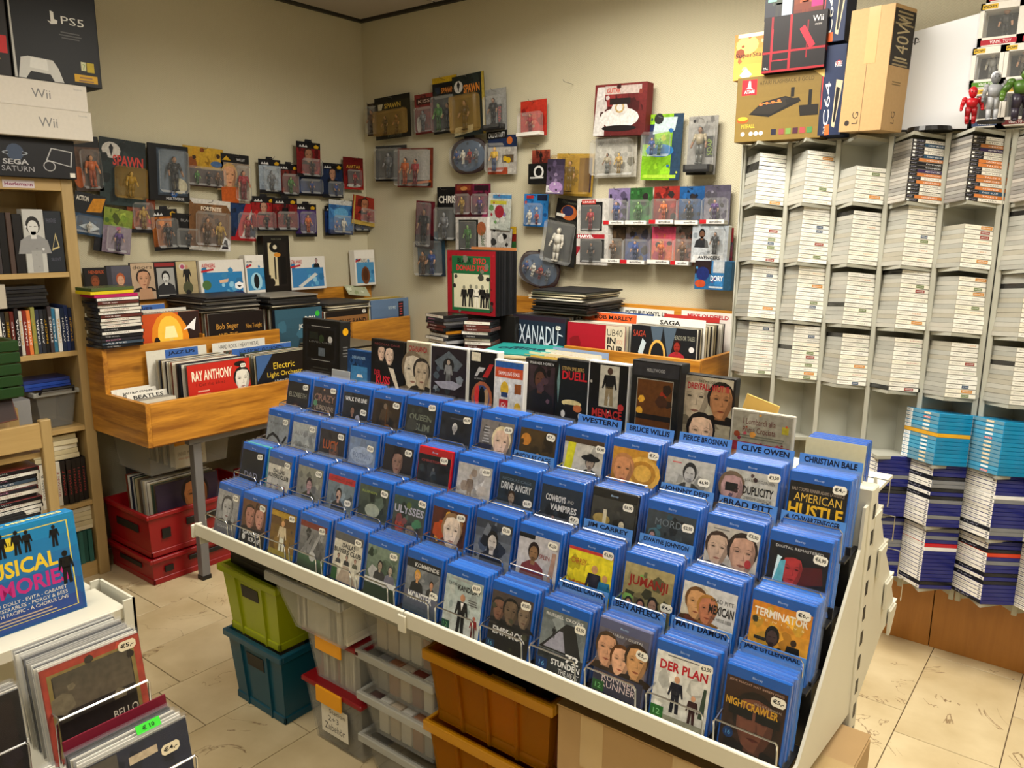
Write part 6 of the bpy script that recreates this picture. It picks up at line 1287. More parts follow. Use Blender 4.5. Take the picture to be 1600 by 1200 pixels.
window_box(1545, -64, 1600, 2, 3.15, TZ + .393, MANA, 'a02030', 'white window box at the very top of the toy box stack', .135)
def stander(kind, px, py, h, label, cat='figurine', rz=0.3, base=None):
    p = hit(px, py, 1, 3.045)
    t = thing('toy_figure', label, cat, (p.x, 3.045, TZ + .001), (0, 0, rz))
    figure(kind, t, (0, 0, .006 if base else 0), h, name='body')
    if base: MB().cyl((0, 0, 0), (0, 0, .007), .04, .04, 16, base).build('base', MAT['plastic'], t)
    return t
stander(('a8101c', '8c0c16', 'a8101c', 'a8101c', 1.6, 2.0, .3), 1514, 203, .105, 'plain bright red big-headed toy figure on the game rack')
stander(('8a8c90', 'a0a2a6', '6a6c70', 'c0c2c6', 1.2, 1.6, .2), 1547, 200, .145, 'silver-grey helmeted toy figure on a black base', base='0c0c0e')
stander(('3a5a1c', '2a2430', '4a6a24', '1c2410', 1.7, 1.2, .9), 1592, 198, .16, 'broad green toy figure on the game rack')

# ------------------------------------------------------------------ carded toys hanging on the two walls
K = {'dk': ('1c1c20', '141416', '8a6a54', '111114'), 'rd': ('8c1820', '5a1016', 'b07a5c', '2a1210'), 'bl': ('1c3a7a', '14244a', 'b88a6c', '1a1a2a'), 'br': ('5a3c20', '3a2814', 'a87a54', '2a1c10'),
     'wh': ('c8c4b8', 'b8b4a8', 'd0c8b8', '8a867c'), 'gn': ('3a6a2c', '24461c', '7a9a5c', '1c2a14'), 'or': ('b85a1c', '8a3c14', 'c08a60', '3a2010'), 'pu': ('4a2a6a', '2c1a40', 'b08a78', '1c1020'),
     'gd': ('9a7a2c', '6a5420', 'b89a54', '3a2c10'), 'gy': ('6a6c70', '4a4c50', '8a8c90', '2a2c30'), 'yl': ('c8a020', '2a3a5a', 'c8a078', 'c8a020'), 'khaki': ('8a8068', '4a4c48', '7a5a44', '1c1814')}
hook_me = MB().tube([(0, 0, 0), (0, -.085, .002), (0, -.095, .012)], .0013, 5).mesh('wall_hook', MAT['wire_dark'])
def toy(wall, b, label, spec, fig=None, bl=None, bd=.03, off=.012, tilt=0.0, cat='toy pack', th=.002, name='toy_pack', tab=False, body='15151a', figs=None, amber=False, base=None):
    """carded toy: backing card with print, clear blister bl=(u0,v0,u1,v1) with a figurine inside"""
    ax, val, face = (0, XL, FX) if wall == 'L' else (1, YB, FY)
    sg = 1 if wall == 'L' else -1
    off += .03
    c, w, h = pxbox(*b, ax, val + sg * (off + th + .01))
    w *= .97
    pos = [c.x, c.y, c.z]; pos[ax] = val + sg * (off + th)
    t = thing(name, label, cat)
    t.matrix_world = Matrix.Translation(Vector(pos)) @ Matrix.Rotation(face, 4, 'Z') @ Matrix.Rotation(math.radians(tilt), 4, 'Y') @ Matrix.Translation((0, 0, -h / 2))
    mb = MB()
    if tab:      # notched hanging tab
        mb.prism([(-w / 2, 0), (w / 2, 0), (w / 2, h * .93), (w * .16, h * .93), (w * .13, h), (-w * .13, h), (-w * .16, h * .93), (-w / 2, h * .93)], 0, th, 1, body)
    else:
        mb.box(-w / 2, 0, 0, w / 2, th, h, body, min(.002, th * .4))
    mb.build('backing_card' if th < .02 else 'carton', MAT['printm'], t)
    printed('print', 'photo', t, w, h * (.93 if tab else 1), spec, -.0003, busy=20, dim=.72)
    if bl:
        x0, z0, x1, z1 = -w / 2 + bl[0] * w, bl[1] * h, -w / 2 + bl[2] * w, bl[3] * h
        MB().box(x0, -bd, z0, x1, -.0035, z1, 'fff', min(.012, bd * .35)).build('blister', MAT['amber_blister' if amber else 'clear'], t)
        if base: MB().box(x0 + .001, -bd + .001, z0 + .001, x1 - .001, -.004, z0 + (z1 - z0) * .16, base, .001).build('blister_base', MAT['plastic'], t)
        fs = figs or ([(fig, .5, 1.0)] if fig else [])
        for k_, u, sc in fs:
            hh = (z1 - z0) * .86 * sc; hh = min(hh, (x1 - x0) * 2.0)
            zb = z0 + (z1 - z0) * (.17 if base else .04)
            f = figure(K[k_], t, (x0 + (x1 - x0) * u, -bd * .5, zb), min(hh, z1 - zb - .004)); f.scale = (f.scale[0], min(f.scale[1], bd * 3.6), f.scale[2])
    p = Vector((c.x, c.y, c.z + h * .44)); p[ax] = val
    hk = put('wall_hook', hook_me, None, p, (0, 0, face)); tag(hk, 'thin wire wall hook for the ' + ' '.join(label.split()[:10]), 'hook')
    return t
mk('amber_blister', 'c8a050', rough=.1, alpha=.16, fres=.3, coat=1)
dkc = Z + '15151a,1c1c22'
def heroes(c1, c2):      # black header with pale marks, coloured field
    return Z + '%s,%s|R0,.82,1,1,121216|Yddd,.1,.85,.16,.92,.22,.86,.28,.93,.34,.86,.4,.92,.46,.85|Yd8a81c,.74,.84,.9,.84,.94,.9,.82,.95,.72,.9|R0,0,1,.1,16161a' % (c1, c2)
T_ = toy
# left wall
T_('L', (116, 213, 160, 298), 'clear toy pack with black header and orange-red figure beside the console boxes', Z + '4a3a30,6a4a34|R0,.8,1,1,141416|E.15,.25,.2,.2,b85a1c', 'or', (.2, .04, .95, .76), .035, tilt=-2)
T_('L', (157, 218, 231, 322), 'large tilted dark teal toy card with white oval emblem and red lettering', Z + '2a3c3c,1c2628|E.25,.82,.2,.12,d8d4cc|Y1c1c20,.25,.72,.3,.86,.25,.92,.2,.86|U.28,.6,.66,.16,b83a30,SPAWN|K3,5,.14,34484a,141c1e', 'gd', (.28, .12, .96, .60), .05, tilt=4, amber=True)
T_('L', (234, 226, 298, 314), 'black-framed toy box with a blue window and armoured figure', Z + '0e0f12|R.2,.1,.95,.93,3a4654|R.24,.14,.9,.9,5a6a7a|O.6,.14,.09,2a5aa0|T.55,.11,.1,.05,eee,DC|T.4,.02,.45,.05,ccc,MULTIVERSE|E.75,.28,.2,.14,c8c0a0', 'dk', (.22, .15, .92, .90), .05, tilt=2, th=.012)
T_('L', (288, 230, 352, 292), 'yellow toy card with a wide dark blister', Z + 'b88a20,c8a030|K4,5,.16,3a2414,8a4a1c|E.82,.6,.15,.08,4a6a9a|R0,0,1,.46,3a2420', None, (.04, .03, .98, .50), .045, tilt=2, figs=[('gn', .25, .9), ('dk', .55, .9), ('br', .8, .9)])
T_('L', (347, 241, 392, 317), 'toy card with black header, orange portrait and a red figure', Z + 'a89a88,8a7a6a|R0,.82,1,1,121214|Yc8a020,.05,.86,.2,.95,.35,.86|T.55,.87,.3,.05,ccc,WILEY|F.3,.3,.5,d8a078,c8a060|R0,0,.6,.32,c05a1c', 'rd', (.45, .05, .98, .78), .04, tilt=2)
T_('L', (116, 302, 165, 368), 'tilted yellow, black and blue vehicle toy pack', Z + '2a4a6a|R0,.5,1,1,1c2024|Yd8901c,.4,.55,.9,.6,1,.95,.6,.9|U.05,.8,.4,.12,d8d4c8,ACTION|Yc8d4dc,.2,.2,.6,.32,.9,.2,.6,.1', None, (.05, .05, .95, .45), .03, tilt=10, figs=[('wh', .5, .8)])
T_('L', (150, 340, 200, 396), 'black toy pack hanging askew behind the purple blister', dkc + '|T.3,.2,.4,.08,777,TOY', None, tilt=12, off=.008)
T_('L', (162, 326, 208, 396), 'green-topped toy pack with a purple-white figure, hanging askew', Z + '5a7a1c,8a9a3c|R0,0,1,.6,8a7a8a|K3,5,.15,b83a7a,4a6a24,c8c4cc', 'pu', (.1, .03, .92, .62), .035, tilt=9, off=.02)
T_('L', (200, 310, 246, 364), 'orange-brown toy card with an olive figure and a red dot', Z + '9a4a1c,7a3414|R0,0,1,.12,16161c|O.82,.35,.1,d83020', 'gd', (.15, .1, .85, .88), .04, off=.006, tilt=1)
T_('L', (239, 322, 282, 391), 'orange figure card with a black header beside the brown framed card', heroes('7a3c10', 'b86a1c'), 'dk', (.1, .06, .9, .72), .04, tilt=-3, tab=True)
T_('L', (270, 334, 318, 391), 'all-black toy bag beside the orange figure card', Z + '0d0d0f|T.3,.78,.45,.08,888,BLACK|K3,4,.16,1a1a1e,161618', 'dk', (.12, .08, .88, .6), .03, off=.014, tilt=3)
T_('L', (297, 312, 363, 392), 'brown cut-out toy card with white frame and two figures', Z + '6a4628,7a5430|Yd8d4cc,.0,.98,.1,.9,.9,.92,1,.8,1,1,.0,1|U.28,.78,.5,.08,d8ccb8,FORTNITE|R0,0,1,.08,c8c4bc|Yeee,.72,.02,1,.02,1,.22,.86,.3|Y2a2430,.78,.05,.95,.05,.92,.22,.86,.24', None, (.12, .1, .92, .76), .05, tilt=4, off=.02, figs=[('br', .32, .95), ('gd', .7, .85)])
T_('L', (351, 316, 402, 376), 'blue and red hero card with a caped figure in a slanted blister', Z + '14243c,1c3a6a|Yb81c24,.3,0,.6,0,1,1,.7,1|Ye0d8d0,.55,.1,.62,.1,.95,.9,.9,.9|R0,0,1,.1,b01820', 'rd', (.4, .06, .98, .75), .035, off=.008, tilt=3)
T_('L', (406, 245, 441, 302), 'pale blue figure card with a silver figure', heroes('8a98a8', 'a8b4c0'), 'gy', (.15, .05, .85, .72), .035, tab=True)
T_('L', (437, 253, 469, 306), 'dark red figure card with a small green figure', heroes('4a1414', '7a2c20'), 'gn', (.1, .05, .9, .65), .035, off=.006, tab=True)
T_('L', (464, 268, 506, 306), 'navy figure card low behind the red portrait card', heroes('101c3c', '1c3464'), 'bl', (.1, .1, .95, .7), .035, off=.004)
T_('L', (465, 218, 503, 277), 'black-headed red figure card with a bearded portrait, hung highest', heroes('5a1416', '8c1c20') + '|F.5,.42,.42,a8785c,3a241c', 'dk', (.15, .04, .98, .5), .04, off=.03, tab=True, tilt=1)
T_('L', (505, 255, 538, 309), 'navy figure card with a dark-haired portrait', heroes('14203c', '1c3054') + '|F.5,.5,.36,b8886c,141012', 'bl', (.2, .04, .95, .48), .035)
T_('L', (538, 246, 570, 296), 'small red toy card with gold lettering near the corner', Z + '8c1c1c,6a1414|T.15,.66,.7,.1,c8a040,AVATAR|R.2,.2,.8,.6,3a1414|E.5,.12,.35,.06,c8c4bc|R0,0,1,.06,b02420', 'rd', (.15, .1, .85, .62), .025, off=.01)
T_('L', (395, 303, 433, 361), 'red figure card with a dark-haired man portrait, lower row', heroes('7a1416', 'a01c1e') + '|F.5,.5,.36,c09078,141012', 'dk', (.15, .04, .92, .52), .035, tab=True, tilt=1)
T_('L', (428, 306, 467, 361), 'red figure card with a tall black cloaked figure', heroes('6a1014', '8c1418') + '|B.5,.2,.65,121216,121216,1c1c20', 'dk', (.12, .04, .95, .56), .035, off=.02, tab=True)
T_('L', (463, 315, 497, 370), 'purple figure card with an orange-haired figure', heroes('34205a', '54387a'), 'or', (.15, .1, .85, .72), .035, tab=True)
T_('L', (509, 322, 540, 368), 'dark blue figure card half behind the light blue one', heroes('10204a', '1a3a7a'), 'bl', (.15, .05, .9, .6), .03, off=.006)
T_('L', (515, 313, 554, 366), 'light blue figure card with a pale figure', Z + '2a5a9a,4a8ac8|R0,.86,1,1,d8d8d4|E.5,.62,.3,.16,6ab0e0|R0,0,1,.12,1a2c5a', 'wh', (.15, .04, .95, .56), .035, off=.022, tilt=3)
T_('L', (549, 318, 580, 362), 'navy figure card half behind the gold-edged red pack', heroes('142250', '1c3878'), 'bl', (.15, .05, .9, .6), .03, off=.006)
T_('L', (552, 307, 590, 352), 'red pack with gold edge hanging askew in the wall corner', Z + '7a1c16,a03020|R0,0,1,.14,c8a850|R.04,0,.1,1,c8a850|F.5,.45,.5,b87a58,2a1410', 'rd', (.3, .12, .95, .6), .03, off=.04, tilt=7)
# things leaning on the ledge of the left bin
LZ = 1.252
def ledge(b, spec, label, cat='film case', d=.014, body='101012', lean=.06, name='film_case', side=None):
    c, w, h = pxbox(*b, 0, XL + .05)
    return boxed(name, (XL + .055 + d * .6, c.y, LZ), w * .98, h, d, body, spec, label, cat, FX, lean, 0, .003, .0015, side=side)
ledge((130, 402, 167, 458), Z + '14100e|U.2,.84,.7,.1,a8481c,HENDRIX|H.45,.1,.7,a05024,8a4420,6a3418', 'dark music case with an orange-lit musician on the pine ledge')
ledge((165, 401, 205, 458), Z + '3a3844,50505c|R0,0,.2,1,34343e|H.55,.08,.72,141416,c89a7c,a8542c|R.0,.1,.3,.3,b8b4ac', 'grey music case with a red-haired portrait on the pine ledge')
ledge((203, 401, 242, 460), Z + 'a89078,b8a084|T.08,.84,.84,.1,241c18,doors|F.52,.28,.55,c09070,2a1c14|Yb08868,.2,.0,.9,.0,.8,.3,.3,.3', 'beige music case with a long-haired portrait on the pine ledge')
ledge((239, 401, 276, 459), Z + '121214|R.12,.06,.9,.84,9a9a96|R.05,.88,.95,.98,8a2a2a|H.5,.1,.66,2a2a2c,c8c8c4,151515', 'black-bordered music case with a grey photograph on the pine ledge')
ledge((274, 400, 308, 457), Z + '9a8a68,b8a880|O.3,.85,.16,c8c4bc|O.3,.85,.1,a84a6a|B.5,.3,.6,1c1c1c,1c1c1c,b88a6c|E.5,.25,.25,.18,4a4c34|E.5,.12,.12,.08,1c1c1c', 'tan music case with a scooter rider on the pine ledge')
def poolbox(title, tc, c1):
    return Z + 'd8d4cc|R.05,.06,.95,.66,%s|K3,9,.12,5aa0c8,2a6a9a,8ac0dc,3a80b0|U.04,.8,.3,.12,%s,%s|Yb02430,.02,.66,.3,.72,.3,.78,.02,.72' % (c1, tc, title)
ledge((308, 402, 379, 457), poolbox('AVENGERS', 'b02028', '2a78b0') + '|Y1c2c5a,.35,0,.9,.1,1,.0|Yd8b090,.4,.42,.62,.46,.6,.36,.42,.34|Yeee,.76,.3,.86,.36,.96,.3,.96,.18,.86,.12,.76,.18|Y333,.8,.26,.92,.24,.86,.18|E.12,.3,.1,.14,4a6a3c', 'blue boxed pool float with white and red corner on the pine ledge', 'toy box', .05, 'd8d4cc', name='toy_box')
ledge((379, 393, 411, 452), poolbox('STAR WARS', '1c1c1c', '3a84b4') + '|E.5,.3,.3,.24,9ac8dc|E.5,.3,.14,.2,141418|R0,.86,1,1,e0dcd4', 'narrow white boxed pool float with a black shape on the pine ledge', 'toy box', .05, 'd8d4cc', name='toy_box')
ledge((448, 400, 505, 451), poolbox('STAR WARS', 'a81c24', '3a7ab0') + '|Yc8ccc8,.2,.1,.7,.5,.78,.44,.3,.06|H.76,.66,.3,1c1c1c,a88,222', 'wide white boxed pool float with a pale raft and red lettering on the ledge', 'toy box', .05, 'd8d4cc', name='toy_box')
ledge((550, 391, 582, 446), poolbox('STAR WARS', '1c1c1c', '4a8ab8') + '|R0,.78,1,1,e0dcd4|T.1,.66,.5,.1,1c1c1c,WARS|E.5,.28,.22,.26,6a3c20|E.5,.3,.14,.18,4a2814', 'narrow white boxed pool float with a brown shape near the wall corner', 'toy box', .05, 'd8d4cc', name='toy_box')
ledge((407, 366, 448, 453), Z + '16120f|R.12,.08,.88,.9,1e1916|R.14,.3,.5,.88,c8bc98|R.2,.1,.5,.66,c8bc98|E.42,.8,.22,.1,141210|O.42,.8,.08,c8c0a8|E.5,.66,.14,.04,c8842c|R.36,.22,.42,.62,1a1612|E.24,.16,.12,.08,1a1612|R.6,.12,.84,.62,0e0c0b|T.3,.93,.4,.03,776,MUSIC CLOCK', 'tall black box with a cream pendulum picture on the pine ledge', 'box', .06, '120f0d', name='clock_box', lean=.02)
boxed('hanging_card', (XL + .012, 1.625, 1.36), .05, .16, .003, '0e0e10', Z + '0e0e10|Ye0dcd4,.3,.1,.6,.05,.9,.3,.5,.5', 'black and white card hanging beside the bookcase edge', 'card', FX, 0, .2)
# back wall
T_('B', (572, 161, 592, 212), 'narrow brown pack half behind the dark toy pack in the corner', Z + '4a3018,2a1c10|K3,4,.2,6a4824,1c140c', 'br', (.1, .05, .9, .9), .04, off=.005)
T_('B', (583, 149, 640, 216), 'dark olive toy pack with gold lettering near the corner', Z + '1c1a12,2c2818|R0,.88,1,1,141310|U.28,.72,.46,.12,b89a3c,SPAWN|Yd8d0b0,.1,.7,.2,.7,.24,.84,.1,.84|T.35,.04,.4,.05,665,FIGURE', None, (.05, .08, .96, .66), .05, off=.016, tilt=-2, amber=True, figs=[('dk', .35, .9), ('br', .7, .9)])
T_('B', (646, 146, 677, 209), 'red toy card with a silver figure beside the yellow-headed card', Z + '6a2424,8a3430|R.1,.74,.9,.9,3a1414|T.2,.78,.6,.08,c8b0a0,KISS|E.2,.25,.12,.2,d8d4d0', 'gy', (.1, .04, .95, .66), .04, tilt=-2)
T_('B', (674, 119, 713, 208), 'toy card with a bright yellow header and dark blister', Z + '17181a|R0,.9,1,1,c8a41c|R.06,.68,.94,.86,0f0f10|U.36,.71,.52,.1,b8702c,SPAWN|R.1,.71,.3,.83,2a3444|K3,4,.14,222826,2a3230', None, (.05, .03, .96, .66), .045, off=.016, tilt=-2, figs=[('gn', .3, .95), ('dk', .7, .9)])
T_('B', (705, 115, 756, 212), 'large toy card with white oval emblem, gold edge and a dark vehicle', Z + '2a3230,1c2420|R.92,0,1,1,b8a040|E.2,.82,.14,.1,d8d4cc|Y1c1c20,.2,.74,.25,.86,.2,.92,.15,.86|U.36,.7,.5,.14,c87a2c,SPAWN|Yd0c8a0,.0,.02,.6,.06,.62,.18,.05,.16', 'dk', (.04, .06, .9, .66), .06, off=.03, tilt=-3, amber=True)
T_('B', (757, 138, 790, 217), 'clear boxed soldier figure with a grey card and red side lettering', Z + '8a8a88,a8a8a4|R.55,.3,.8,.68,141414|V.6,.34,.14,.3,b8281c,MAYERS|R0,0,1,.16,111|T.1,.03,.8,.1,ddd,CALL OF DUTY', 'dk', (.05, .17, .95, .85), .05, tilt=-2, base='1a1a1c')
T_('B', (811, 156, 853, 213), 'small red figure card on a white base, hung alone', Z + 'b02a20,c83a28|K3,5,.16,d86a50,8c1c18,c89a80', 'rd', (.02, .0, .92, .66), .05, tilt=-1, base='d8d4cc')
T_('B', (584, 227, 634, 283), 'clear grey toy pack half behind the orange-framed pack', Z + '2a2c2e,3a3c3e|K3,5,.16,1c1e20,4a4c4e|R0,0,.5,.16,0e0e10', 'gy', (.08, .05, .92, .92), .045, off=.008, tilt=1)
T_('B', (618, 231, 675, 293), 'clear toy pack with a rust-red frame and two dark figures', Z + '7a3420|R.06,.06,.92,.95,b0aca4|R.1,.04,.95,.2,1c1614|Yc86a2c,.3,.06,.95,.14,.95,.2,.3,.12', None, (.04, .04, .94, .96), .055, off=.022, tilt=2, figs=[('or', .3, .9), ('rd', .62, .85)])
def oval(b, label, tilt, off=.012):
    c, w, h = pxbox(*b, 1, YB - .03)
    t = thing('oval_toy_pack', label, 'toy pack'); t.matrix_world = Matrix.Translation((c.x, YB - off - .03, c.z)) @ Matrix.Rotation(math.radians(tilt), 4, 'Y')
    n = 24; P_ = lambda s_: [(s_ * w / 2 * abs(math.cos(a)) ** .75 * math.copysign(1, math.cos(a)), s_ * h / 2 * abs(math.sin(a)) ** .75 * math.copysign(1, math.sin(a))) for a in (2 * math.pi * i / n for i in range(n))]
    MB().prism(P_(1), -.004, 0, 1, '2a1416').build('backing_card', MAT['printm'], t)
    mb = MB(); a = Art(mb, w * .8, h * .8, -.0045, None, -h * .4); a.run('E.5,.5,.55,.55,4a5a70|K4,9,.12,3a4658,6a7890,8a98a8,2a3444|T.25,.36,.5,.1,b85a3c,POWER TEAM'); mb.build('print', MAT['print'], t)
    for i in range(4):
        figure(K[['bl', 'wh', 'rd', 'gy'][i]], t, (-w * .27 + i * w * .18, -.025, -h * .22), h * .42)
    mb = MB(); A, B_ = P_(.96), P_(.82); vs = [(x, -.004, z) for x, z in A] + [(x, -.05, z) for x, z in B_]
    mb.add(vs, [(i, (i + 1) % n, n + (i + 1) % n, n + i) for i in range(n)] + [tuple(range(n, 2 * n))], 'fff'); mb.build('blister', MAT['clear'], t)
    MB().box(-w * .12, -.003, h * .45, w * .16, 0, h * .56, '141416').build('hang_tab', MAT['printm'], t)
oval((707, 216, 764, 272), 'rounded clear toy pack of four figures, upright, beside the yellow-helmet figure', -2)
oval((813, 394, 877, 449), 'rounded clear toy pack of four figures hanging tilted above the record pile', 14)
T_('B', (760, 211, 806, 272), 'toy card with a navy top, round emblem and yellow-hatted figure', Z + 'b8b4ac|R0,.7,1,1,1c2c50|O.75,.86,.1,c86a2c|R0,0,.7,.18,a8482c|R.5,.3,.9,.5,5a4a38|O.72,.36,.08,d8b020|O.6,.4,.07,d8b020', 'yl', (.0, .06, .62, .8), .045, tilt=1)
T_('B', (829, 234, 858, 256), 'small red dance-game card above the black cube box', Z + '5a1c18,a04a34|B.5,.1,.8,141414,141414,222', None, off=.01)
T_('B', (823, 255, 854, 287), 'black cube box with a white ring emblem', Z + '0e0f10|O.55,.58,.26,d8d8d4|O.55,.58,.17,0e0f10|R.1,.26,.8,.34,c8c8c4', None, off=.002, th=.055, cat='toy box', name='toy_box', body='0e0f10')
T_('B', (925, 130, 1008, 211), 'white and dark red boxed controller with a round button on the wall', Z + '5a1c1c,7a2828|Yd8d4d0,.0,.0,.22,.0,.2,.95,.05,.95|R.2,.8,.9,.96,c8b8b0|U.24,.82,.26,.1,a83a2c,GUITAR|K4,7,.12,3a1414,c8c0bc,8a3a30|E.5,.34,.38,.2,e0dcd8|E.5,.52,.16,.14,d0ccc8|O.5,.54,.09,b89a60|O.5,.54,.06,d8d4d0|E.5,.14,.34,.06,1c1414|R.3,.6,.7,.72,241816', None, off=.002, th=.06, tilt=2, cat='toy box', name='toy_box', body='6a1c1c')
T_('B', (927, 213, 994, 277), 'empty-looking clear plastic pack below the boxed controller', Z + 'a8a498,b8b4a8|K3,7,.13,8a8474,c8c4b8,6a6454', None, (.02, .05, .95, .92), .075, off=.006, figs=[('khaki', .4, .7), ('gd', .7, .7)])
T_('B', (1001, 178, 1064, 281), 'lime green and blue toy pack with a round blue tray', Z + '7ab81c,94c828|R.0,.55,.3,.85,1c2c5a|R.75,.0,1,1,24405a|Yc8dce0,.25,.7,.8,.75,.85,.95,.3,.95|O.38,.93,.12,2a2c2c|U.16,.44,.2,.08,2a8ac8,TEN|E.45,.45,.36,.1,2a78b8|K5,6,.08,2a6ab0,1c3a6a,c8d040|R.05,.03,.9,.08,b0d840', None, (.1, .36, .75, .72), .07, off=.008, tilt=2, figs=[('bl', .35, .9), ('gn', .65, .85)])
T_('B', (1072, 181, 1119, 273), 'grey boxed soldier figure with a khaki shirt and black label', Z + '8a8884,a09e98|R.62,.3,.92,.66,141414|V.68,.33,.16,.28,8aa83c,SOAP|R0,.0,.7,.18,0f0f10|T.05,.06,.6,.07,e0e0dc,CALL-OF-DUTY|O.2,.92,.05,333', 'khaki', (.04, .04, .96, .86), .05, tilt=1, base='1a1a1c')
T_('B', (866, 240, 926, 306), 'amber-yellow toy pack with a dark winged figure', Z + '9a7a28,b89438|R.62,.1,.95,.9,3a2c44|K3,4,.14,2a2018,5a4420', 'dk', (.02, .05, .95, .95), .08, off=.004, amber=True, tilt=3)
T_('B', (852, 248, 880, 303), 'narrow purple and white card in front of the amber-yellow pack', Z + '6a5a7a,2a2434|R.0,.04,.8,.24,d8d4d8|T.1,.08,.5,.12,222,LOL|E.55,.2,.4,.16,a888b8|K3,5,.18,8a7a98,1c1824,c8c0d0', None, off=.09, tilt=3)
T_('B', (816, 303, 855, 354), 'bright blue toy pack with small white figures', Z + '1c6ab0,2a80c8|R.1,.86,.4,.95,b02830|R.55,.8,.95,.98,16203c|K3,6,.1,d8d4cc,b8483c,1c4a80', None, (.1, .05, .85, .72), .035, tilt=2, figs=[('wh', .3, .8), ('rd', .7, .7)])
T_('B', (866, 312, 905, 352), 'black toy card with an orange planet tilted over the white robot pack', Z + '121214|T.2,.84,.6,.08,554,TOONAMI|E.55,.5,.34,.3,b8602c|E.5,.56,.24,.2,2a2a4a|R.05,.3,.4,.42,d8d4c8', None, off=.02, tilt=10)
T_('B', (849, 343, 901, 414), 'clear-fronted dark pack with a white and gold robot figure', Z + '1c1d1c,2a2b28|K3,5,.15,34352c,4a4834,22221e', 'wh', (.04, .04, .92, .95), .055, off=.03, tilt=9)
T_('B', (899, 310, 949, 366), 'white-framed window box with a dark inside and small red-gold figure', Z + 'd4d0ca|R.12,.1,.82,.9,141416|R.15,.84,.6,.97,b84038|T.2,.88,.36,.05,eee,LEAGUE|K4,5,.06,c8c4bc,b8b4ac|R.12,.1,.82,.83,17181a', 'rd', (.14, .12, .8, .82), .02, off=.004, th=.05, cat='toy box', name='window_box', body='d4d0ca')
T_('B', (898, 366, 948, 414), 'white and red framed window box with a black figure', Z + 'd4d0ca|R.0,.86,.9,1,b02430|U.04,.88,.5,.1,eee,MARVEL|R.12,.08,.9,.84,141416|Ya02430,.0,.3,.12,.5,.12,.6,.0,.6', 'dk', (.16, .1, .86, .82), .02, off=.004, th=.05, cat='toy box', name='window_box', body='d4d0ca')
def amib(b, look, c1, c2, f, off=.006, red=True):
    T_('B', b, 'figure card with %s on a grey plastic base' % look, Z + '%s,%s|K%d,6,.16,%s,%s,2a2424' % (c1, c2, b[0], c2, c1), f, (.02, .0, .98, .68), .05, off=off, base='b8b6b0')
    t = [o for o in bpy.data.objects if o.name.startswith('toy_pack') and o.parent is None][-1]
T_b = [((948, 294, 983, 352), 'a lilac and black portrait', '8a7aa8', '1c1c24', 'bl'), ((982, 293, 1018, 352), 'a green field', '2a5a2c', '3a7a3c', 'gn'), ((1019, 291, 1060, 351), 'red crab-like art', 'a02c24', '5a1c18', 'or'), ((1059, 291, 1099, 352), 'a bright blue field', '1c5a98', '141c30', 'dk'), ((1098, 289, 1140, 351), 'violet-grey art', '4a4458', '8a8894', 'pu'),
       ((944, 354, 976, 411), 'a brown warrior field', '3a2a1c', '5a4630', 'br'), ((974, 355, 1015, 413), 'a bearded face on blue', '6a5a44', '1c4a90', 'bl'), ((1016, 354, 1054, 413), 'pink and orange art', 'c83a70', 'd8783c', 'or'), ((1053, 354, 1084, 415), 'a grey and rust field', '6a6460', '8a4a34', 'br')]
for i, (b, look, c1, c2, f) in enumerate(T_b):
    t = T_('B', b, 'figure card with %s on a pale plastic base' % look, Z + '%s,%s|K%d,6,.16,%s,%s,2a2424' % (c2, c1, b[0], c2, c1), f, (.02, .0, .98, .68), .05, off=.006, base='b8b6b0')
    c, w, h = pxbox(*b, 1, YB - .018); mb = MB(); a = Art(mb, w * .9, h * .1, -.0505, None, .004)
    a.rect(0, 0, .28, 1, 'b01c24' if i % 2 == 0 else 'd0cec8'); a.rect(.28, 0, 1, 1, 'd8d6d0'); a.n += 1; a.text(.4, .2, .5, .6, '2a2a2a', 'amiibo', True); mb.build('base_label', MAT['print'], t)
T_('B', (1078, 352, 1136, 411), 'white toy box with a dark armoured figure and slanted black title', Z + 'c8ccd0,a8b0b8|Ye4e4e2,.0,.0,.95,.02,.9,.22,.08,.2|U.2,.09,.62,.1,17171a,AVENGERS|H.28,.4,.5,2a2c30,6a4a38,141414|K3,5,.12,d8dce0,8a949c,5a646c', 'dk', (.42, .22, .95, .92), .03, off=.012, th=.035, cat='toy box', name='toy_box', body='d4d4d0', tilt=1)
T_('B', (1128, 356, 1144, 412), 'narrow red and teal pack edge beside the white armoured toy box', Z + '8c1c24,1c5a70|R0,.6,1,1,a02c34', None, off=.004)
T_('B', (1083, 408, 1142, 453), 'blue sea-themed toy box hung lowest beside the game rack', Z + '2a6aa0,3a84c0|R.8,0,1,1,24506e|R.5,.6,.8,1,c8ccd0|R0,.55,.45,1,2a1c20|E.22,.55,.18,.24,1c2c70|E.16,.2,.15,.14,c8502c|U.44,.3,.34,.2,e0e4e8,DORY|R.4,.06,.78,.12,c8d4dc|K3,3,.06,7a3a6a,4a90c8', None, off=.002, th=.06, cat='toy box', name='toy_box', body='24608c')
T_('B', (647, 314, 677, 388), 'tall dark red toy box with a slim black figure', Z + '5a1420,6a1c28|R0,0,1,.28,2a0c12|T.1,.08,.4,.04,ccc,DOLL', 'dk', (.15, .05, .9, .97), .03, off=.024, tilt=4)
T_('B', (650, 362, 694, 432), 'dark blue blister pack hanging lowest beside the record block', Z + '2a3440,1c4a60|K4,7,.14,8a6a4c,3a4450,5a6a78,141c24', None, (.04, .03, .95, .8), .06, off=.006, tilt=-2, figs=[('br', .3, .8), ('bl', .65, .85)])
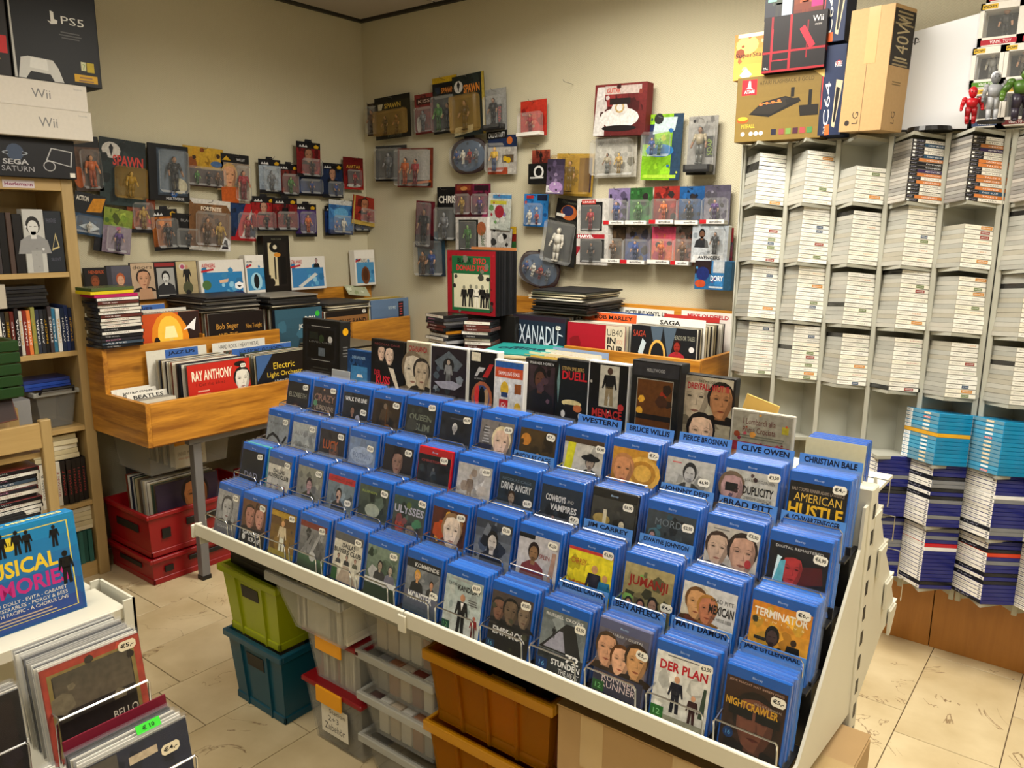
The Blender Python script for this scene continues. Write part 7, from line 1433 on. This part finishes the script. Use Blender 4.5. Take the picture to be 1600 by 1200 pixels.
T_('B', (681, 292, 713, 376), 'black toy card with large gothic lettering and a grey figure', Z + '101012|U.08,.7,.86,.14,d0ccc4,CHRIS|R0,0,1,.6,2a2c2a', 'gy', (.02, .02, .96, .62), .05, off=.006)
T_('B', (709, 287, 737, 339), 'maroon double figure card, the half with a golden figure', Z + '4a1018,6a1420|R.1,.8,.9,.95,8a3a24|E.5,.86,.2,.06,c88a4c', 'gd', (.05, .08, .95, .7), .035, off=.01)
T_('B', (736, 287, 765, 339), 'maroon double figure card, the half with a black-purple figure', Z + '3a1024,7a1c40|R.1,.8,.9,.95,2a1420|Y9a2c5a,.5,0,1,0,1,.5', 'pu', (.05, .08, .95, .7), .035, off=.01)
T_('B', (709, 339, 760, 399), 'white window box with a dark green inside behind the record block', Z + 'd4d0ca|R.1,.14,.72,.93,121812|U.12,.03,.6,.08,2a2a1c,MUPPETS|E.82,.7,.14,.18,a8603c|V.82,.12,.12,.5,3a5a2c,MUPPETS!', 'gn', (.14, .16, .7, .9), .02, off=.004, th=.05, cat='toy box', name='window_box', body='d4d0ca')
T_('B', (760, 302, 797, 359), 'white toy bag with colourful vehicle art', Z + 'b8c0b8,d0d4cc|R.2,.86,1,.96,4a8ac0|R.1,.7,.8,.8,c8c040|K4,8,.12,a83040,6a9a5c,d8dcd4,8a6aa0|E.5,.5,.2,.18,a02c38', None, off=.03, tilt=3)
T_('B', (761, 356, 798, 399), 'black and white toy bag below the colourful bag', Z + 'b8b8b4|K5,8,.16,141414,2a2a2a,d8d8d4|T.1,.2,.5,.12,111,TO VA', None, off=.02, tilt=4)
T_('B', (795, 354, 805, 412), 'narrow red and yellow pack edge beside the record block', Z + '7a1c14|R0,.8,1,1,c8a020|R0,.3,1,.6,2a5a2c', None, off=.004)
for px_0, py_0, lb in ((896, 132, 'bare wire wall hook beside the small red figure card'), (842, 226, 'bare wire wall hook above the red dance-game card')):
    p = hit(px_0, py_0, 1, YB); hk = put('wall_hook', hook_me, None, (p.x, YB, p.z)); tag(hk, lb, 'hook')
